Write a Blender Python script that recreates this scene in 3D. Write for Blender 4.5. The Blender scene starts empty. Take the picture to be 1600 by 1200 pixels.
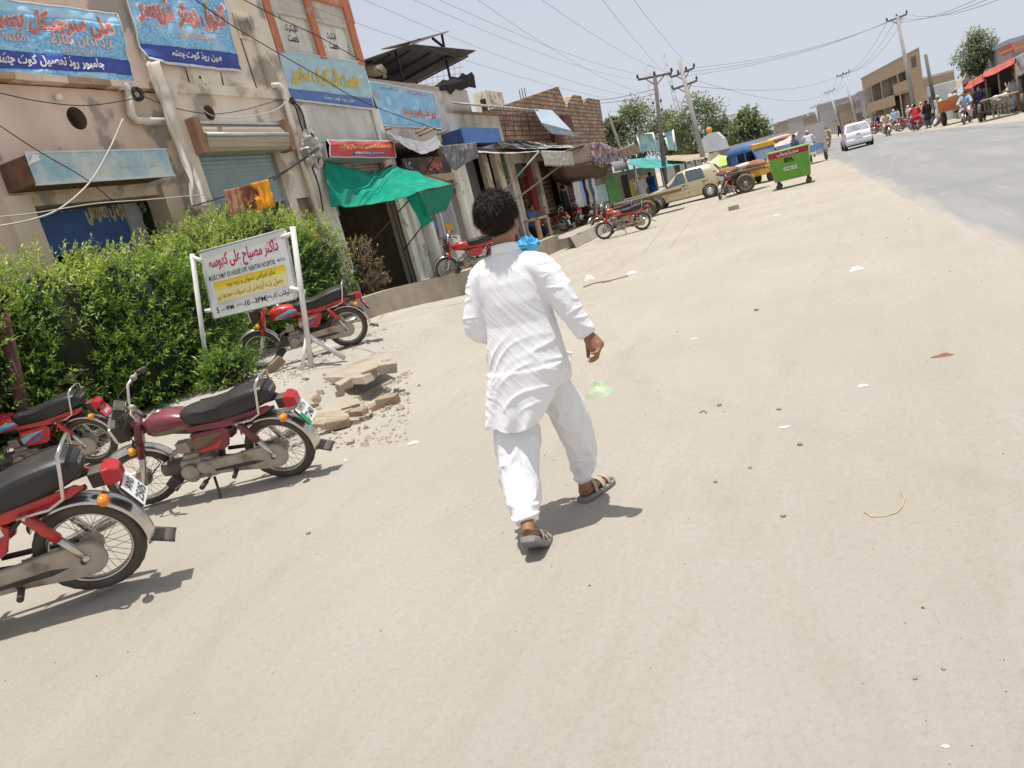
import bpy, bmesh, math, random
from mathutils import Vector, Matrix, Euler, noise
random.seed(11)
R = math.radians
PI = math.pi
sc = bpy.context.scene
col = sc.collection
V = Vector

# ---------------------------------------------------------------- camera geometry (photo calibration)
F_PX = 1200.0
ROLL = R(14.6); PITCH = math.atan(263 / 1200.0); YAW = R(24.05); EYE = 1.6
FW = V((-math.sin(YAW) * math.cos(PITCH), math.cos(YAW) * math.cos(PITCH), -math.sin(PITCH)))
RT0 = V((math.cos(YAW), math.sin(YAW), 0))
UP0 = RT0.cross(FW)
RT = RT0 * math.cos(ROLL) - UP0 * math.sin(ROLL)
UP = RT0 * math.sin(ROLL) + UP0 * math.cos(ROLL)
def ray(px, py): return FW + RT * ((px - 800) / F_PX) - UP * ((py - 600) / F_PX)
def G(px, py, z=0.0):
    d = ray(px, py); t = (z - EYE) / d.z
    return V((d.x * t, d.y * t, z))
def WX(px, py, X):
    d = ray(px, py); t = X / d.x
    return V((X, d.y * t, EYE + d.z * t))
def WY(px, py, Y):
    d = ray(px, py); t = Y / d.y
    return V((d.x * t, Y, EYE + d.z * t))

cam_d = bpy.data.cameras.new('camera')
cam = bpy.data.objects.new('camera', cam_d); col.objects.link(cam)
cam_d.sensor_width = 36; cam_d.lens = 36 * F_PX / 1600; cam_d.clip_end = 3000; cam_d.clip_start = 0.05
m3 = Matrix((RT, UP, -FW)).transposed()
cam.matrix_world = Matrix.Translation((0, 0, EYE)) @ m3.to_4x4()
sc.camera = cam

# ---------------------------------------------------------------- materials
MATS = {}
def pm(name, c, c2=None, rough=0.7, metal=0.0, scale=6.0, lo=0.35, hi=0.65, bump=0.0, bscale=40.0, dust=0.0,
       spec=0.3, alpha=1.0, trans=0.0, stretch=None, sub=0.0, detail=6.0, coat=0.0, stain=None, emit=None):
    """procedural Principled material: two colours mixed by noise, optional dust, stains and bump"""
    if name in MATS: return MATS[name]
    m = bpy.data.materials.new(name); m.use_nodes = True
    nt = m.node_tree; N = nt.nodes; L = nt.links
    b = N['Principled BSDF']
    tc = N.new('ShaderNodeTexCoord')
    vec = tc.outputs['Object']
    if stretch:
        mp = N.new('ShaderNodeMapping'); mp.inputs['Scale'].default_value = stretch
        L.new(vec, mp.inputs['Vector']); vec = mp.outputs['Vector']
    def nz(s, d=detail, r=0.6, v=None):
        n = N.new('ShaderNodeTexNoise'); n.inputs['Scale'].default_value = s
        n.inputs['Detail'].default_value = d; n.inputs['Roughness'].default_value = r
        L.new(v or vec, n.inputs['Vector']); return n.outputs['Fac']
    def ramp(f, a, z):
        r = N.new('ShaderNodeMapRange'); r.inputs[1].default_value = a; r.inputs[2].default_value = z
        r.clamp = True; L.new(f, r.inputs[0]); return r.outputs[0]
    def mix(f, a, z):
        x = N.new('ShaderNodeMix'); x.data_type = 'RGBA'
        if isinstance(f, float): x.inputs[0].default_value = f
        else: L.new(f, x.inputs[0])
        for s, q in ((6, a), (7, z)):
            if isinstance(q, tuple): x.inputs[s].default_value = (*q, 1)
            else: L.new(q, x.inputs[s])
        return x.outputs[2]
    c2 = c2 or tuple(k * 0.8 for k in c)
    out = mix(ramp(nz(scale), lo, hi), c, c2)
    if stain:
        sc_, s0, s1, scol = stain
        out = mix(ramp(nz(sc_, 4.0, 0.55, tc.outputs['Object']), s0, s1), out, scol)
    if dust > 0:
        geo = N.new('ShaderNodeNewGeometry'); sx = N.new('ShaderNodeSeparateXYZ'); L.new(geo.outputs['Normal'], sx.inputs[0])
        up = ramp(sx.outputs[2], -0.2, 1.0)
        ml = N.new('ShaderNodeMath'); ml.operation = 'MULTIPLY'
        L.new(up, ml.inputs[0]); L.new(ramp(nz(9.0), 0.3, 0.75), ml.inputs[1])
        m2 = N.new('ShaderNodeMath'); m2.operation = 'MULTIPLY_ADD'; m2.inputs[1].default_value = dust; m2.inputs[2].default_value = dust * 0.18
        L.new(ml.outputs[0], m2.inputs[0])
        out = mix(m2.outputs[0], out, (0.36, 0.29, 0.21))
    L.new(out, b.inputs['Base Color'])
    rr = N.new('ShaderNodeMapRange'); rr.inputs[3].default_value = max(0.03, rough - 0.1); rr.inputs[4].default_value = min(1, rough + 0.12)
    L.new(nz(scale * 2.3), rr.inputs[0]); L.new(rr.outputs[0], b.inputs['Roughness'])
    b.inputs['Metallic'].default_value = metal
    b.inputs['Specular IOR Level'].default_value = spec
    if alpha < 1: b.inputs['Alpha'].default_value = alpha
    if trans > 0: b.inputs['Transmission Weight'].default_value = trans
    if coat > 0:
        b.inputs['Coat Weight'].default_value = coat; b.inputs['Coat Roughness'].default_value = 0.12
    if sub > 0:
        t = N.new('ShaderNodeBsdfTranslucent'); L.new(out, t.inputs['Color'])
        ms = N.new('ShaderNodeMixShader'); ms.inputs[0].default_value = sub
        L.new(b.outputs[0], ms.inputs[1]); L.new(t.outputs[0], ms.inputs[2])
        L.new(ms.outputs[0], N['Material Output'].inputs['Surface'])
    if emit:
        b.inputs['Emission Color'].default_value = (*emit[:3], 1); b.inputs['Emission Strength'].default_value = emit[3]
    if bump > 0:
        bp = N.new('ShaderNodeBump'); bp.inputs['Strength'].default_value = bump; bp.inputs['Distance'].default_value = 0.02
        L.new(nz(bscale, 5.0, 0.65), bp.inputs['Height']); L.new(bp.outputs[0], b.inputs['Normal'])
    MATS[name] = m
    return m

def brick_mat(name, c, c2, mortar, w=0.23, h=0.075, ms=0.012):
    m = bpy.data.materials.new(name); m.use_nodes = True
    N = m.node_tree.nodes; L = m.node_tree.links; b = N['Principled BSDF']
    tc = N.new('ShaderNodeTexCoord'); sp = N.new('ShaderNodeSeparateXYZ'); cb = N.new('ShaderNodeCombineXYZ')
    L.new(tc.outputs['Object'], sp.inputs[0])
    ad = N.new('ShaderNodeMath'); ad.operation = 'ADD'; L.new(sp.outputs[0], ad.inputs[0]); L.new(sp.outputs[1], ad.inputs[1])
    L.new(ad.outputs[0], cb.inputs[0]); L.new(sp.outputs[2], cb.inputs[1])
    br = N.new('ShaderNodeTexBrick'); L.new(cb.outputs[0], br.inputs[0])
    br.inputs['Color1'].default_value = (*c, 1); br.inputs['Color2'].default_value = (*c2, 1); br.inputs['Mortar'].default_value = (*mortar, 1)
    br.inputs['Scale'].default_value = 1; br.inputs['Brick Width'].default_value = w; br.inputs['Row Height'].default_value = h
    br.inputs['Mortar Size'].default_value = ms
    nz = N.new('ShaderNodeTexNoise'); nz.inputs['Scale'].default_value = 1.7; nz.inputs['Detail'].default_value = 8; L.new(tc.outputs['Object'], nz.inputs[0])
    mx = N.new('ShaderNodeMix'); mx.data_type = 'RGBA'; mx.blend_type = 'MULTIPLY'; mx.inputs[0].default_value = 0.7
    cr = N.new('ShaderNodeValToRGB'); cr.color_ramp.elements[0].position = 0.3; cr.color_ramp.elements[0].color = (0.45, 0.42, 0.4, 1)
    cr.color_ramp.elements[1].position = 0.7; cr.color_ramp.elements[1].color = (1.15, 1.1, 1.05, 1)
    L.new(nz.outputs[0], cr.inputs[0]); L.new(br.outputs[0], mx.inputs[6]); L.new(cr.outputs[0], mx.inputs[7]); L.new(mx.outputs[2], b.inputs['Base Color'])
    b.inputs['Roughness'].default_value = 0.9
    bp = N.new('ShaderNodeBump'); bp.inputs['Strength'].default_value = 0.6; bp.inputs['Distance'].default_value = 0.02; bp.invert = True
    L.new(br.outputs['Fac'], bp.inputs['Height']); L.new(bp.outputs[0], b.inputs['Normal'])
    MATS[name] = m
    return m

# ---------------------------------------------------------------- mesh builder
class MB:
    def __init__(s): s.v = []; s.f = []; s.mi = []; s.sm = []; s.M = Matrix(); s.m = 0
    def add(s, vs, fs, smooth=False):
        o = len(s.v); M = s.M
        s.v.extend([M @ V(p) for p in vs])
        for f in fs: s.f.append([i + o for i in f]); s.mi.append(s.m); s.sm.append(smooth)
    def box(s, c, d, rot=None, taper=None):
        x, y, z = d[0] / 2, d[1] / 2, d[2] / 2
        tx, ty = taper or (1, 1)
        p = [V((-x, -y, -z)), V((x, -y, -z)), V((x, y, -z)), V((-x, y, -z)),
             V((-x * tx, -y * ty, z)), V((x * tx, -y * ty, z)), V((x * tx, y * ty, z)), V((-x * tx, y * ty, z))]
        if rot is not None:
            Q = Euler(rot).to_matrix() if not isinstance(rot, Matrix) else rot
            p = [Q @ a for a in p]
        c = V(c)
        s.add([a + c for a in p], [(0, 3, 2, 1), (4, 5, 6, 7), (0, 1, 5, 4), (1, 2, 6, 5), (2, 3, 7, 6), (3, 0, 4, 7)])
        return s
    def bb(s, a, b):
        return s.box([(p + q) / 2 for p, q in zip(a, b)], [abs(q - p) for p, q in zip(a, b)])
    def tube(s, pts, r, n=8, closed=False, caps=True, flat=1.0):
        pts = [V(p) for p in pts]; k = len(pts)
        rs = r if isinstance(r, (list, tuple)) else [r] * k
        rings = []; up = None
        for i in range(k):
            a = pts[(i - 1) % k] if (closed or i > 0) else pts[i]
            b = pts[(i + 1) % k] if (closed or i < k - 1) else pts[i]
            t = (b - a)
            t = t.normalized() if t.length > 1e-9 else V((0, 0, 1))
            if up is None:
                up = V((0, 0, 1)) if abs(t.z) < 0.9 else V((1, 0, 0))
            u = (up - t * up.dot(t))
            u = u.normalized() if u.length > 1e-6 else t.orthogonal().normalized()
            up = u; w = t.cross(u)
            rings.append([pts[i] + (u * math.cos(q) * flat + w * math.sin(q)) * rs[i] for q in [2 * PI * j / n for j in range(n)]])
        s.loft(rings, close_v=closed, caps=caps and not closed)
        return s
    def loft(s, rings, close_v=False, caps=True, smooth=True, close_u=True):
        n = len(rings[0]); k = len(rings); vs = [p for r_ in rings for p in r_]; fs = []
        for i in range(k if close_v else k - 1):
            a = i * n; b = ((i + 1) % k) * n
            for j in range(n if close_u else n - 1):
                j2 = (j + 1) % n
                fs.append((a + j, a + j2, b + j2, b + j))
        s.add(vs, fs, smooth)
        if caps and not close_v and close_u:
            o = len(s.v) - len(vs)
            s.f.append([o + j for j in range(n)][::-1]); s.mi.append(s.m); s.sm.append(False)
            s.f.append([o + (k - 1) * n + j for j in range(n)]); s.mi.append(s.m); s.sm.append(False)
        return s
    def lathe(s, prof, c=(0, 0, 0), axis='z', n=20, caps=True):
        c = V(c); rings = []
        for r_, h in prof:
            ring = []
            for j in range(n):
                q = 2 * PI * j / n; a, b = r_ * math.cos(q), r_ * math.sin(q)
                ring.append(c + (V((a, b, h)) if axis == 'z' else V((b, h, a)) if axis == 'y' else V((h, a, b))))
            rings.append(ring)
        s.loft(rings, caps=caps); return s
    def torus(s, c, Rr, r, axis='y', n=40, m=8, flat=1.0):
        c = V(c); rings = []
        for i in range(n):
            q = 2 * PI * i / n; ring = []
            for j in range(m):
                w = 2 * PI * j / m; rad = Rr + r * math.cos(w) * flat; h = r * math.sin(w)
                a, b = rad * math.cos(q), rad * math.sin(q)
                ring.append(c + (V((a, h, b)) if axis == 'y' else V((a, b, h)) if axis == 'z' else V((h, a, b))))
            rings.append(ring)
        s.loft(rings, close_v=True); return s
    def prism(s, poly, depth, plane='xz', at=0.0, smooth=False):
        """poly = 2-D outline, extruded by depth along the third axis from 'at'"""
        n = len(poly)
        def mk(p, h): return V((p[0], h, p[1])) if plane == 'xz' else V((p[0], p[1], h)) if plane == 'xy' else V((h, p[0], p[1]))
        vs = [mk(p, at) for p in poly] + [mk(p, at + depth) for p in poly]
        fs = [list(range(n))[::-1], list(range(n, 2 * n))] + [(i, (i + 1) % n, n + (i + 1) % n, n + i) for i in range(n)]
        s.add(vs, fs, smooth); return s
    def grid(s, fn, nu, nv, smooth=True):
        vs = [V(fn(i / nu, j / nv)) for j in range(nv + 1) for i in range(nu + 1)]
        fs = [(j * (nu + 1) + i, j * (nu + 1) + i + 1, (j + 1) * (nu + 1) + i + 1, (j + 1) * (nu + 1) + i) for j in range(nv) for i in range(nu)]
        s.add(vs, fs, smooth); return s
    def ell(s, c, d, n=14, m=9, rot=None):
        c = V(c); Q = Euler(rot).to_matrix() if rot else Matrix.Identity(3); rings = []
        for i in range(m + 1):
            t = -PI / 2 + PI * i / m; rr = max(math.cos(t), 0.02)
            rings.append([c + Q @ V((d[0] * rr * math.cos(2 * PI * j / n), d[1] * rr * math.sin(2 * PI * j / n), d[2] * math.sin(t))) for j in range(n)])
        s.loft(rings); return s
    def mesh(s, name):
        me = bpy.data.meshes.new(name)
        me.from_pydata([tuple(p) for p in s.v], [], s.f)
        me.polygons.foreach_set('material_index', s.mi)
        me.polygons.foreach_set('use_smooth', s.sm)
        return me
    def build(s, name, mats, parent=None, bevel=0.0, fix=True, label=None, solid=0.0, sub=0):
        me = s.mesh(name)
        if fix:
            bm = bmesh.new(); bm.from_mesh(me); bmesh.ops.recalc_face_normals(bm, faces=bm.faces); bm.to_mesh(me); bm.free()
        for m in (mats if isinstance(mats, (list, tuple)) else [mats]): me.materials.append(m)
        o = bpy.data.objects.new(name, me); col.objects.link(o)
        if parent is not None:
            o.parent = parent
        if solid > 0:
            md = o.modifiers.new('thickness', 'SOLIDIFY'); md.thickness = solid; md.offset = 0
        if sub:
            md = o.modifiers.new('smooth', 'SUBSURF'); md.levels = sub; md.render_levels = sub
        if bevel > 0:
            md = o.modifiers.new('bevel', 'BEVEL'); md.width = bevel; md.segments = 2; md.limit_method = 'ANGLE'; md.angle_limit = R(40)
        if label: o['label'] = label
        return o

def each(mb, name, mats, parent=None, **k):
    """one object for every separate piece of the builder"""
    par = list(range(len(mb.v)))
    def fd(i):
        while par[i] != i: par[i] = par[par[i]]; i = par[i]
        return i
    for f in mb.f:
        for i in f[1:]: par[fd(i)] = fd(f[0])
    isl = {}
    for n, f in enumerate(mb.f): isl.setdefault(fd(f[0]), []).append(n)
    out = []
    for fs in isl.values():
        q = MB(); mp = {}
        for n in fs:
            ids = []
            for i in mb.f[n]:
                if i not in mp: mp[i] = len(q.v); q.v.append(mb.v[i])
                ids.append(mp[i])
            q.f.append(ids); q.mi.append(mb.mi[n]); q.sm.append(mb.sm[n])
        out.append(q.build(name, mats, parent, **k))
    return out

def tag(o, label=None, cat=None, group=None, kind=None):
    if label: o['label'] = label
    if cat: o['category'] = cat
    if group: o['group'] = group
    if kind: o['kind'] = kind
    return o
def thing(name, label, cat, loc=(0, 0, 0), rotz=0.0, group=None, rot=None, scale=None):
    o = bpy.data.objects.new(name, None); col.objects.link(o); o.empty_display_size = 0.2
    o.location = loc; o.rotation_euler = rot if rot else (0, 0, rotz)
    if scale: o.scale = (scale,) * 3
    return tag(o, label, cat, group)
def dup(root, label=None, loc=None, rotz=None, group=None, scale=None):
    def cp(o, parent):
        c = o.copy(); col.objects.link(c)
        if parent is not None: c.parent = parent
        for ch in list(o.children): cp(ch, c)
        return c
    c = cp(root, None)
    if label: c['label'] = label
    if loc is not None: c.location = loc
    if rotz is not None: c.rotation_euler = (c.rotation_euler[0], c.rotation_euler[1], rotz)
    if group: c['group'] = group
    if scale: c.scale = (scale,) * 3
    return c
def lerp(a, b, t): return a + (b - a) * t
def S(t):
    t = max(0.0, min(1.0, t)); return t * t * (3 - 2 * t)
def fbm(p, o=4): return noise.fractal(V(p), 1.0, 2.0, o, noise_basis='PERLIN_ORIGINAL')

# ---------------------------------------------------------------- Arabic-script lettering (joined forms, laid out right to left)
_AR = {'ا': ('FE8D', 'FE8E'), 'آ': ('FE81', 'FE82'), 'ب': ('FE8F', 'FE90', 'FE91', 'FE92'), 'پ': ('FB56', 'FB57', 'FB58', 'FB59'),
       'ت': ('FE95', 'FE96', 'FE97', 'FE98'), 'ٹ': ('FB66', 'FB67', 'FB68', 'FB69'), 'ث': ('FE99', 'FE9A', 'FE9B', 'FE9C'),
       'ج': ('FE9D', 'FE9E', 'FE9F', 'FEA0'), 'چ': ('FB7A', 'FB7B', 'FB7C', 'FB7D'), 'ح': ('FEA1', 'FEA2', 'FEA3', 'FEA4'),
       'خ': ('FEA5', 'FEA6', 'FEA7', 'FEA8'), 'د': ('FEA9', 'FEAA'), 'ڈ': ('FB88', 'FB89'), 'ذ': ('FEAB', 'FEAC'), 'ر': ('FEAD', 'FEAE'),
       'ڑ': ('FB8C', 'FB8D'), 'ز': ('FEAF', 'FEB0'), 'س': ('FEB1', 'FEB2', 'FEB3', 'FEB4'), 'ش': ('FEB5', 'FEB6', 'FEB7', 'FEB8'),
       'ص': ('FEB9', 'FEBA', 'FEBB', 'FEBC'), 'ض': ('FEBD', 'FEBE', 'FEBF', 'FEC0'), 'ط': ('FEC1', 'FEC2', 'FEC3', 'FEC4'),
       'ع': ('FEC9', 'FECA', 'FECB', 'FECC'), 'غ': ('FECD', 'FECE', 'FECF', 'FED0'), 'ف': ('FED1', 'FED2', 'FED3', 'FED4'),
       'ق': ('FED5', 'FED6', 'FED7', 'FED8'), 'ک': ('FB8E', 'FB8F', 'FB90', 'FB91'), 'گ': ('FB92', 'FB93', 'FB94', 'FB95'),
       'ل': ('FEDD', 'FEDE', 'FEDF', 'FEE0'), 'م': ('FEE1', 'FEE2', 'FEE3', 'FEE4'), 'ن': ('FEE5', 'FEE6', 'FEE7', 'FEE8'),
       'ں': ('FB9E', 'FB9F'), 'و': ('FEED', 'FEEE'), 'ہ': ('FBA6', 'FBA7', 'FBA8', 'FBA9'), 'ھ': ('FBAA', 'FBAB', 'FBAC', 'FBAD'),
       'ی': ('FBFC', 'FBFD', 'FBFE', 'FBFF'), 'ے': ('FBAE', 'FBAF'), 'ئ': ('FE89', 'FE8A', 'FE8B', 'FE8C'), 'ء': ('FE80',)}
def urdu(s):
    out = []
    for i, ch in enumerate(s):
        if ch not in _AR: out.append(ch); continue
        fm = _AR[ch]
        prev = i > 0 and len(_AR.get(s[i - 1], ())) == 4
        nxt = i + 1 < len(s) and s[i + 1] in _AR and len(_AR[s[i + 1]]) > 1 and len(fm) == 4
        k = (3 if nxt else 1) if prev else (2 if nxt else 0)
        if len(fm) == 1: k = 0
        out.append(chr(int(fm[k], 16)))
    # keep digit/latin runs in reading order when reversing
    rev = []; run = []
    for ch in out:
        if ord(ch) < 0x500 and ch != ' ': run.append(ch)
        else:
            if run: rev.append(''.join(run)); run = []
            rev.append(ch)
    if run: rev.append(''.join(run))
    return ''.join(rev[::-1])
def text_tris(s, w=None, h=None, bold=0.0, shear=0.0, fine=False):
    """text -> (verts2d, faces) centred on 0,0 and scaled into w x h"""
    c = bpy.data.curves.new('t', 'FONT'); c.body = s; c.offset = bold; c.shear = shear; c.resolution_u = 2
    o = bpy.data.objects.new('t', c); col.objects.link(o)
    bpy.context.view_layer.update()
    dg = bpy.context.evaluated_depsgraph_get()
    me = bpy.data.meshes.new_from_object(o.evaluated_get(dg))
    if fine:
        bm = bmesh.new(); bm.from_mesh(me); bmesh.ops.triangulate(bm, faces=bm.faces)
        for _ in range(3):
            le = [e for e in bm.edges if e.calc_length() > .16]
            if not le: break
            bmesh.ops.subdivide_edges(bm, edges=le, cuts=1); bmesh.ops.triangulate(bm, faces=[f for f in bm.faces if len(f.verts) > 3])
        bm.to_mesh(me); bm.free()
    vs = [V((v.co.x, v.co.y)) for v in me.vertices]; fs = [list(p.vertices) for p in me.polygons]
    bpy.data.objects.remove(o); bpy.data.curves.remove(c); bpy.data.meshes.remove(me)
    if not vs: return [], []
    x0 = min(v.x for v in vs); x1 = max(v.x for v in vs); y0 = min(v.y for v in vs); y1 = max(v.y for v in vs)
    sx = w / (x1 - x0) if w else None; sy = h / (y1 - y0) if h else None
    sx = sx or sy; sy = sy or sx
    return [V(((v.x - (x0 + x1) / 2) * sx, (v.y - (y0 + y1) / 2) * sy)) for v in vs], fs
def put_text(mb, s, fn, u, v, w, h, lift=0.004, bold=0.0, shear=0.0, fine=False):
    """fn(u, v, lift) maps sign coordinates (metres, u to the reader's right) to 3-D"""
    vs, fs = text_tris(s, w, h, bold, shear, fine)
    mb.add([fn(u + p.x, v + p.y, lift) for p in vs], fs)
# ---------------------------------------------------------------- world and sun
SUN_DIR = V((0.02, -0.07, 1.0)).normalized()
w = bpy.data.worlds.new('World'); sc.world = w; w.use_nodes = True
nt = w.node_tree; N = nt.nodes; L = nt.links
bg = N['Background']
sky = N.new('ShaderNodeTexSky'); sky.sky_type = 'NISHITA'; sky.sun_disc = False
sky.sun_elevation = math.asin(SUN_DIR.z); sky.sun_rotation = math.atan2(SUN_DIR.x, SUN_DIR.y)
sky.air_density = 1.0; sky.dust_density = 4.0; sky.ozone_density = 1.0
tc = N.new('ShaderNodeTexCoord'); sp = N.new('ShaderNodeSeparateXYZ'); L.new(tc.outputs['Generated'], sp.inputs[0])
mr = N.new('ShaderNodeMapRange'); mr.inputs[1].default_value = 0.0; mr.inputs[2].default_value = 0.75
mr.inputs[3].default_value = 0.88; mr.inputs[4].default_value = 0.55; mr.interpolation_type = 'SMOOTHSTEP'; L.new(sp.outputs[2], mr.inputs[0])
mx = N.new('ShaderNodeMix'); mx.data_type = 'RGBA'
L.new(mr.outputs[0], mx.inputs[0]); L.new(sky.outputs[0], mx.inputs[6])
mx.inputs[7].default_value = (6.95, 7.45, 8.35, 1)          # dusty summer haze
L.new(mx.outputs[2], bg.inputs[0]); bg.inputs[1].default_value = 0.1
sd = bpy.data.lights.new('sun', 'SUN'); sd.energy = 4.9; sd.angle = R(0.53); sd.color = (1.0, 0.965, 0.9)
so = bpy.data.objects.new('sun', sd); col.objects.link(so); so.rotation_euler = SUN_DIR.to_track_quat('Z', 'Y').to_euler()
so.location = (0, 0, 30)
sc.view_settings.view_transform = 'Standard'; sc.view_settings.look = 'None'; sc.view_settings.exposure = 0; sc.view_settings.gamma = 1
sc.cycles.max_bounces = 6; sc.cycles.diffuse_bounces = 3; sc.cycles.glossy_bounces = 3; sc.cycles.transparent_max_bounces = 12
sc.cycles.sample_clamp_indirect = 6

# ---------------------------------------------------------------- ground
def hgt(x, y):
    t = 0.36 * S((-4.9 - x) / 1.1) * S((y - 5.0) / 1.8) * S((16.8 - y) / 5.0)
    return t + .15 * S((-2.9 - x) / 1.1) * S((4.4 - y) / 1.6)
def gz(x, y):
    k = 1.0 if x < 0.3 else max(0.0, 1 - (x - 0.3) / 0.9)
    n = 0.010 * fbm((x * 0.9, y * 0.9, 0.3), 3) + 0.006 * fbm((x * 3.1, y * 3.1, 2.0), 2)
    tr = 0.012 * math.sin((x * 0.93 - y * 0.1) * 5.2 + 2 * fbm((x * .3, y * .3, 5), 2)) * S((y - 2) / 3) * 0.5
    return hgt(x, y) + (n + tr) * k
def axis(lo, hi, st, far):
    a = [lo]; 
    while a[-1] < hi: a.append(a[-1] + st)
    s_ = st
    while a[-1] < far: s_ *= 1.22; a.append(a[-1] + s_)
    s_ = st; b = []; v = lo
    while v > -far: s_ *= 1.22; v -= s_; b.append(v)
    return b[::-1] + a
xs = axis(-10, 2.4, 0.1, 1500); ys = axis(0.5, 18, 0.1, 2500)
mb = MB(); nx = len(xs)
gv = [(x, y, gz(x, y) if (-60 < x < 60 and -20 < y < 120) else 0.0) for y in ys for x in xs]
gf = [(j * nx + i, j * nx + i + 1, (j + 1) * nx + i + 1, (j + 1) * nx + i) for j in range(len(ys) - 1) for i in range(nx - 1)]
me = bpy.data.meshes.new('ground'); me.from_pydata(gv, [], gf); me.polygons.foreach_set('use_smooth', [True] * len(gf))

def ground_mat():
    m = bpy.data.materials.new('dusty_ground'); m.use_nodes = True
    N = m.node_tree.nodes; L = m.node_tree.links; b = N['Principled BSDF']; b.inputs['Roughness'].default_value = 0.95; b.inputs['Specular IOR Level'].default_value = 0.1
    tc = N.new('ShaderNodeTexCoord')
    def mapped(sx, rz=0.0):
        mp = N.new('ShaderNodeMapping'); mp.inputs['Scale'].default_value = sx; mp.inputs['Rotation'].default_value = (0, 0, rz)
        L.new(tc.outputs['Object'], mp.inputs[0]); return mp.outputs[0]
    def nz(vec, s, d=8, r=0.6):
        n = N.new('ShaderNodeTexNoise'); n.inputs['Scale'].default_value = s; n.inputs['Detail'].default_value = d; n.inputs['Roughness'].default_value = r
        L.new(vec, n.inputs[0]); return n.outputs['Fac']
    def ramp(f, a, z, lo=0., hi=1.):
        r = N.new('ShaderNodeMapRange'); r.inputs[1].default_value = a; r.inputs[2].default_value = z; r.inputs[3].default_value = lo; r.inputs[4].default_value = hi
        L.new(f, r.inputs[0]); return r.outputs[0]
    def mix(f, a, z, mode='MIX'):
        x = N.new('ShaderNodeMix'); x.data_type = 'RGBA'; x.blend_type = mode
        if isinstance(f, float): x.inputs[0].default_value = f
        else: L.new(f, x.inputs[0])
        for s, q in ((6, a), (7, z)):
            if isinstance(q, tuple): x.inputs[s].default_value = (*q, 1)
            else: L.new(q, x.inputs[s])
        return x.outputs[2]
    iso = mapped((1, 1, 1)); trk = mapped((1.0, 0.16, 1), R(-6)); trk2 = mapped((1.0, 0.22, 1), R(-38))
    c = mix(ramp(nz(iso, 0.55, 9), 0.35, 0.65), (0.455, 0.412, 0.352), (0.40, 0.356, 0.298))
    c = mix(ramp(nz(trk, 2.2, 7, .7), 0.48, 0.72, 0, 0.55), c, (0.51, 0.46, 0.39))     # wheel-worn paler streaks
    c = mix(ramp(nz(trk2, 3.3, 7, .7), 0.5, 0.75, 0, 0.45), c, (0.345, 0.285, 0.215))
    c = mix(ramp(nz(iso, 30, 6, .75), 0.46, 0.75, 0, 0.55), c, (0.29, 0.235, 0.17))     # grit
    c = mix(ramp(nz(iso, 110, 4, .8), 0.56, 0.7, 0, 0.2), c, (0.52, 0.47, 0.40))
    c = mix(ramp(nz(iso, 0.23, 5, .55), 0.42, 0.7, 0, 0.5), c, (0.36, 0.307, 0.24))
    c = mix(ramp(nz(trk, 0.6, 8, .75), 0.55, 0.68, 0, 0.5), c, (0.33, 0.27, 0.20))
    sxyz = N.new('ShaderNodeSeparateXYZ'); L.new(tc.outputs['Object'], sxyz.inputs[0])
    near = ramp(sxyz.outputs[1], 8, 26, 1, 0)                                             # greyer where people walk close by
    wv = ramp(sxyz.outputs[0], -6.5, -3.8, 1, 0)
    mu = N.new('ShaderNodeMath'); mu.operation = 'MULTIPLY'; L.new(near, mu.inputs[0]); mu.inputs[1].default_value = 0.35
    c = mix(mu.outputs[0], c, (0.465, 0.432, 0.382))
    # broken concrete of the raised frontage
    con = mix(ramp(nz(iso, 1.3, 9), 0.35, 0.7), (0.47, 0.43, 0.375), (0.385, 0.345, 0.29))
    sy2 = ramp(sxyz.outputs[2], 0.10, 0.3)
    m2 = N.new('ShaderNodeMath'); m2.operation = 'MULTIPLY'; L.new(wv, m2.inputs[0]); L.new(sy2, m2.inputs[1])
    vo = N.new('ShaderNodeTexVoronoi'); vo.feature = 'DISTANCE_TO_EDGE'; vo.inputs['Scale'].default_value = 0.75
    wob = N.new('ShaderNodeMix'); wob.data_type = 'VECTOR'; wob.inputs[0].default_value = 0.12
    n3 = N.new('ShaderNodeTexNoise'); n3.inputs['Scale'].default_value = 2.0; n3.inputs['Detail'].default_value = 6; L.new(iso, n3.inputs[0])
    L.new(iso, wob.inputs[4]); L.new(n3.outputs['Color'], wob.inputs[5]); L.new(wob.outputs[1], vo.inputs[0])
    crack = ramp(vo.outputs[0], 0.0, 0.022, 1, 0)
    brk = N.new('ShaderNodeMath'); brk.operation = 'MULTIPLY'; L.new(crack, brk.inputs[0]); L.new(ramp(nz(iso, 1.1, 4), 0.45, 0.6), brk.inputs[1])
    con = mix(brk.outputs[0], con, (0.2, 0.15, 0.1))
    c = mix(m2.outputs[0], c, con)
    for ang, x0, wd in ((R(-8), -2.6, .05), (R(-8), -2.2, .05), (R(-20), .6, .07), (R(5), .15, .045), (R(5), -.75, .05), (R(-38), 2.3, .06), (R(-30), -1.1, .045), (R(-14), -4.4, .06)):
        mp = N.new('ShaderNodeMapping'); mp.vector_type = 'POINT'; mp.inputs['Rotation'].default_value = (0, 0, ang); L.new(wob.outputs[1], mp.inputs[0])
        sx = N.new('ShaderNodeSeparateXYZ'); L.new(mp.outputs[0], sx.inputs[0])
        d1 = N.new('ShaderNodeMath'); d1.operation = 'SUBTRACT'; d1.inputs[1].default_value = x0; L.new(sx.outputs[0], d1.inputs[0])
        d2 = N.new('ShaderNodeMath'); d2.operation = 'ABSOLUTE'; L.new(d1.outputs[0], d2.inputs[0])
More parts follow.
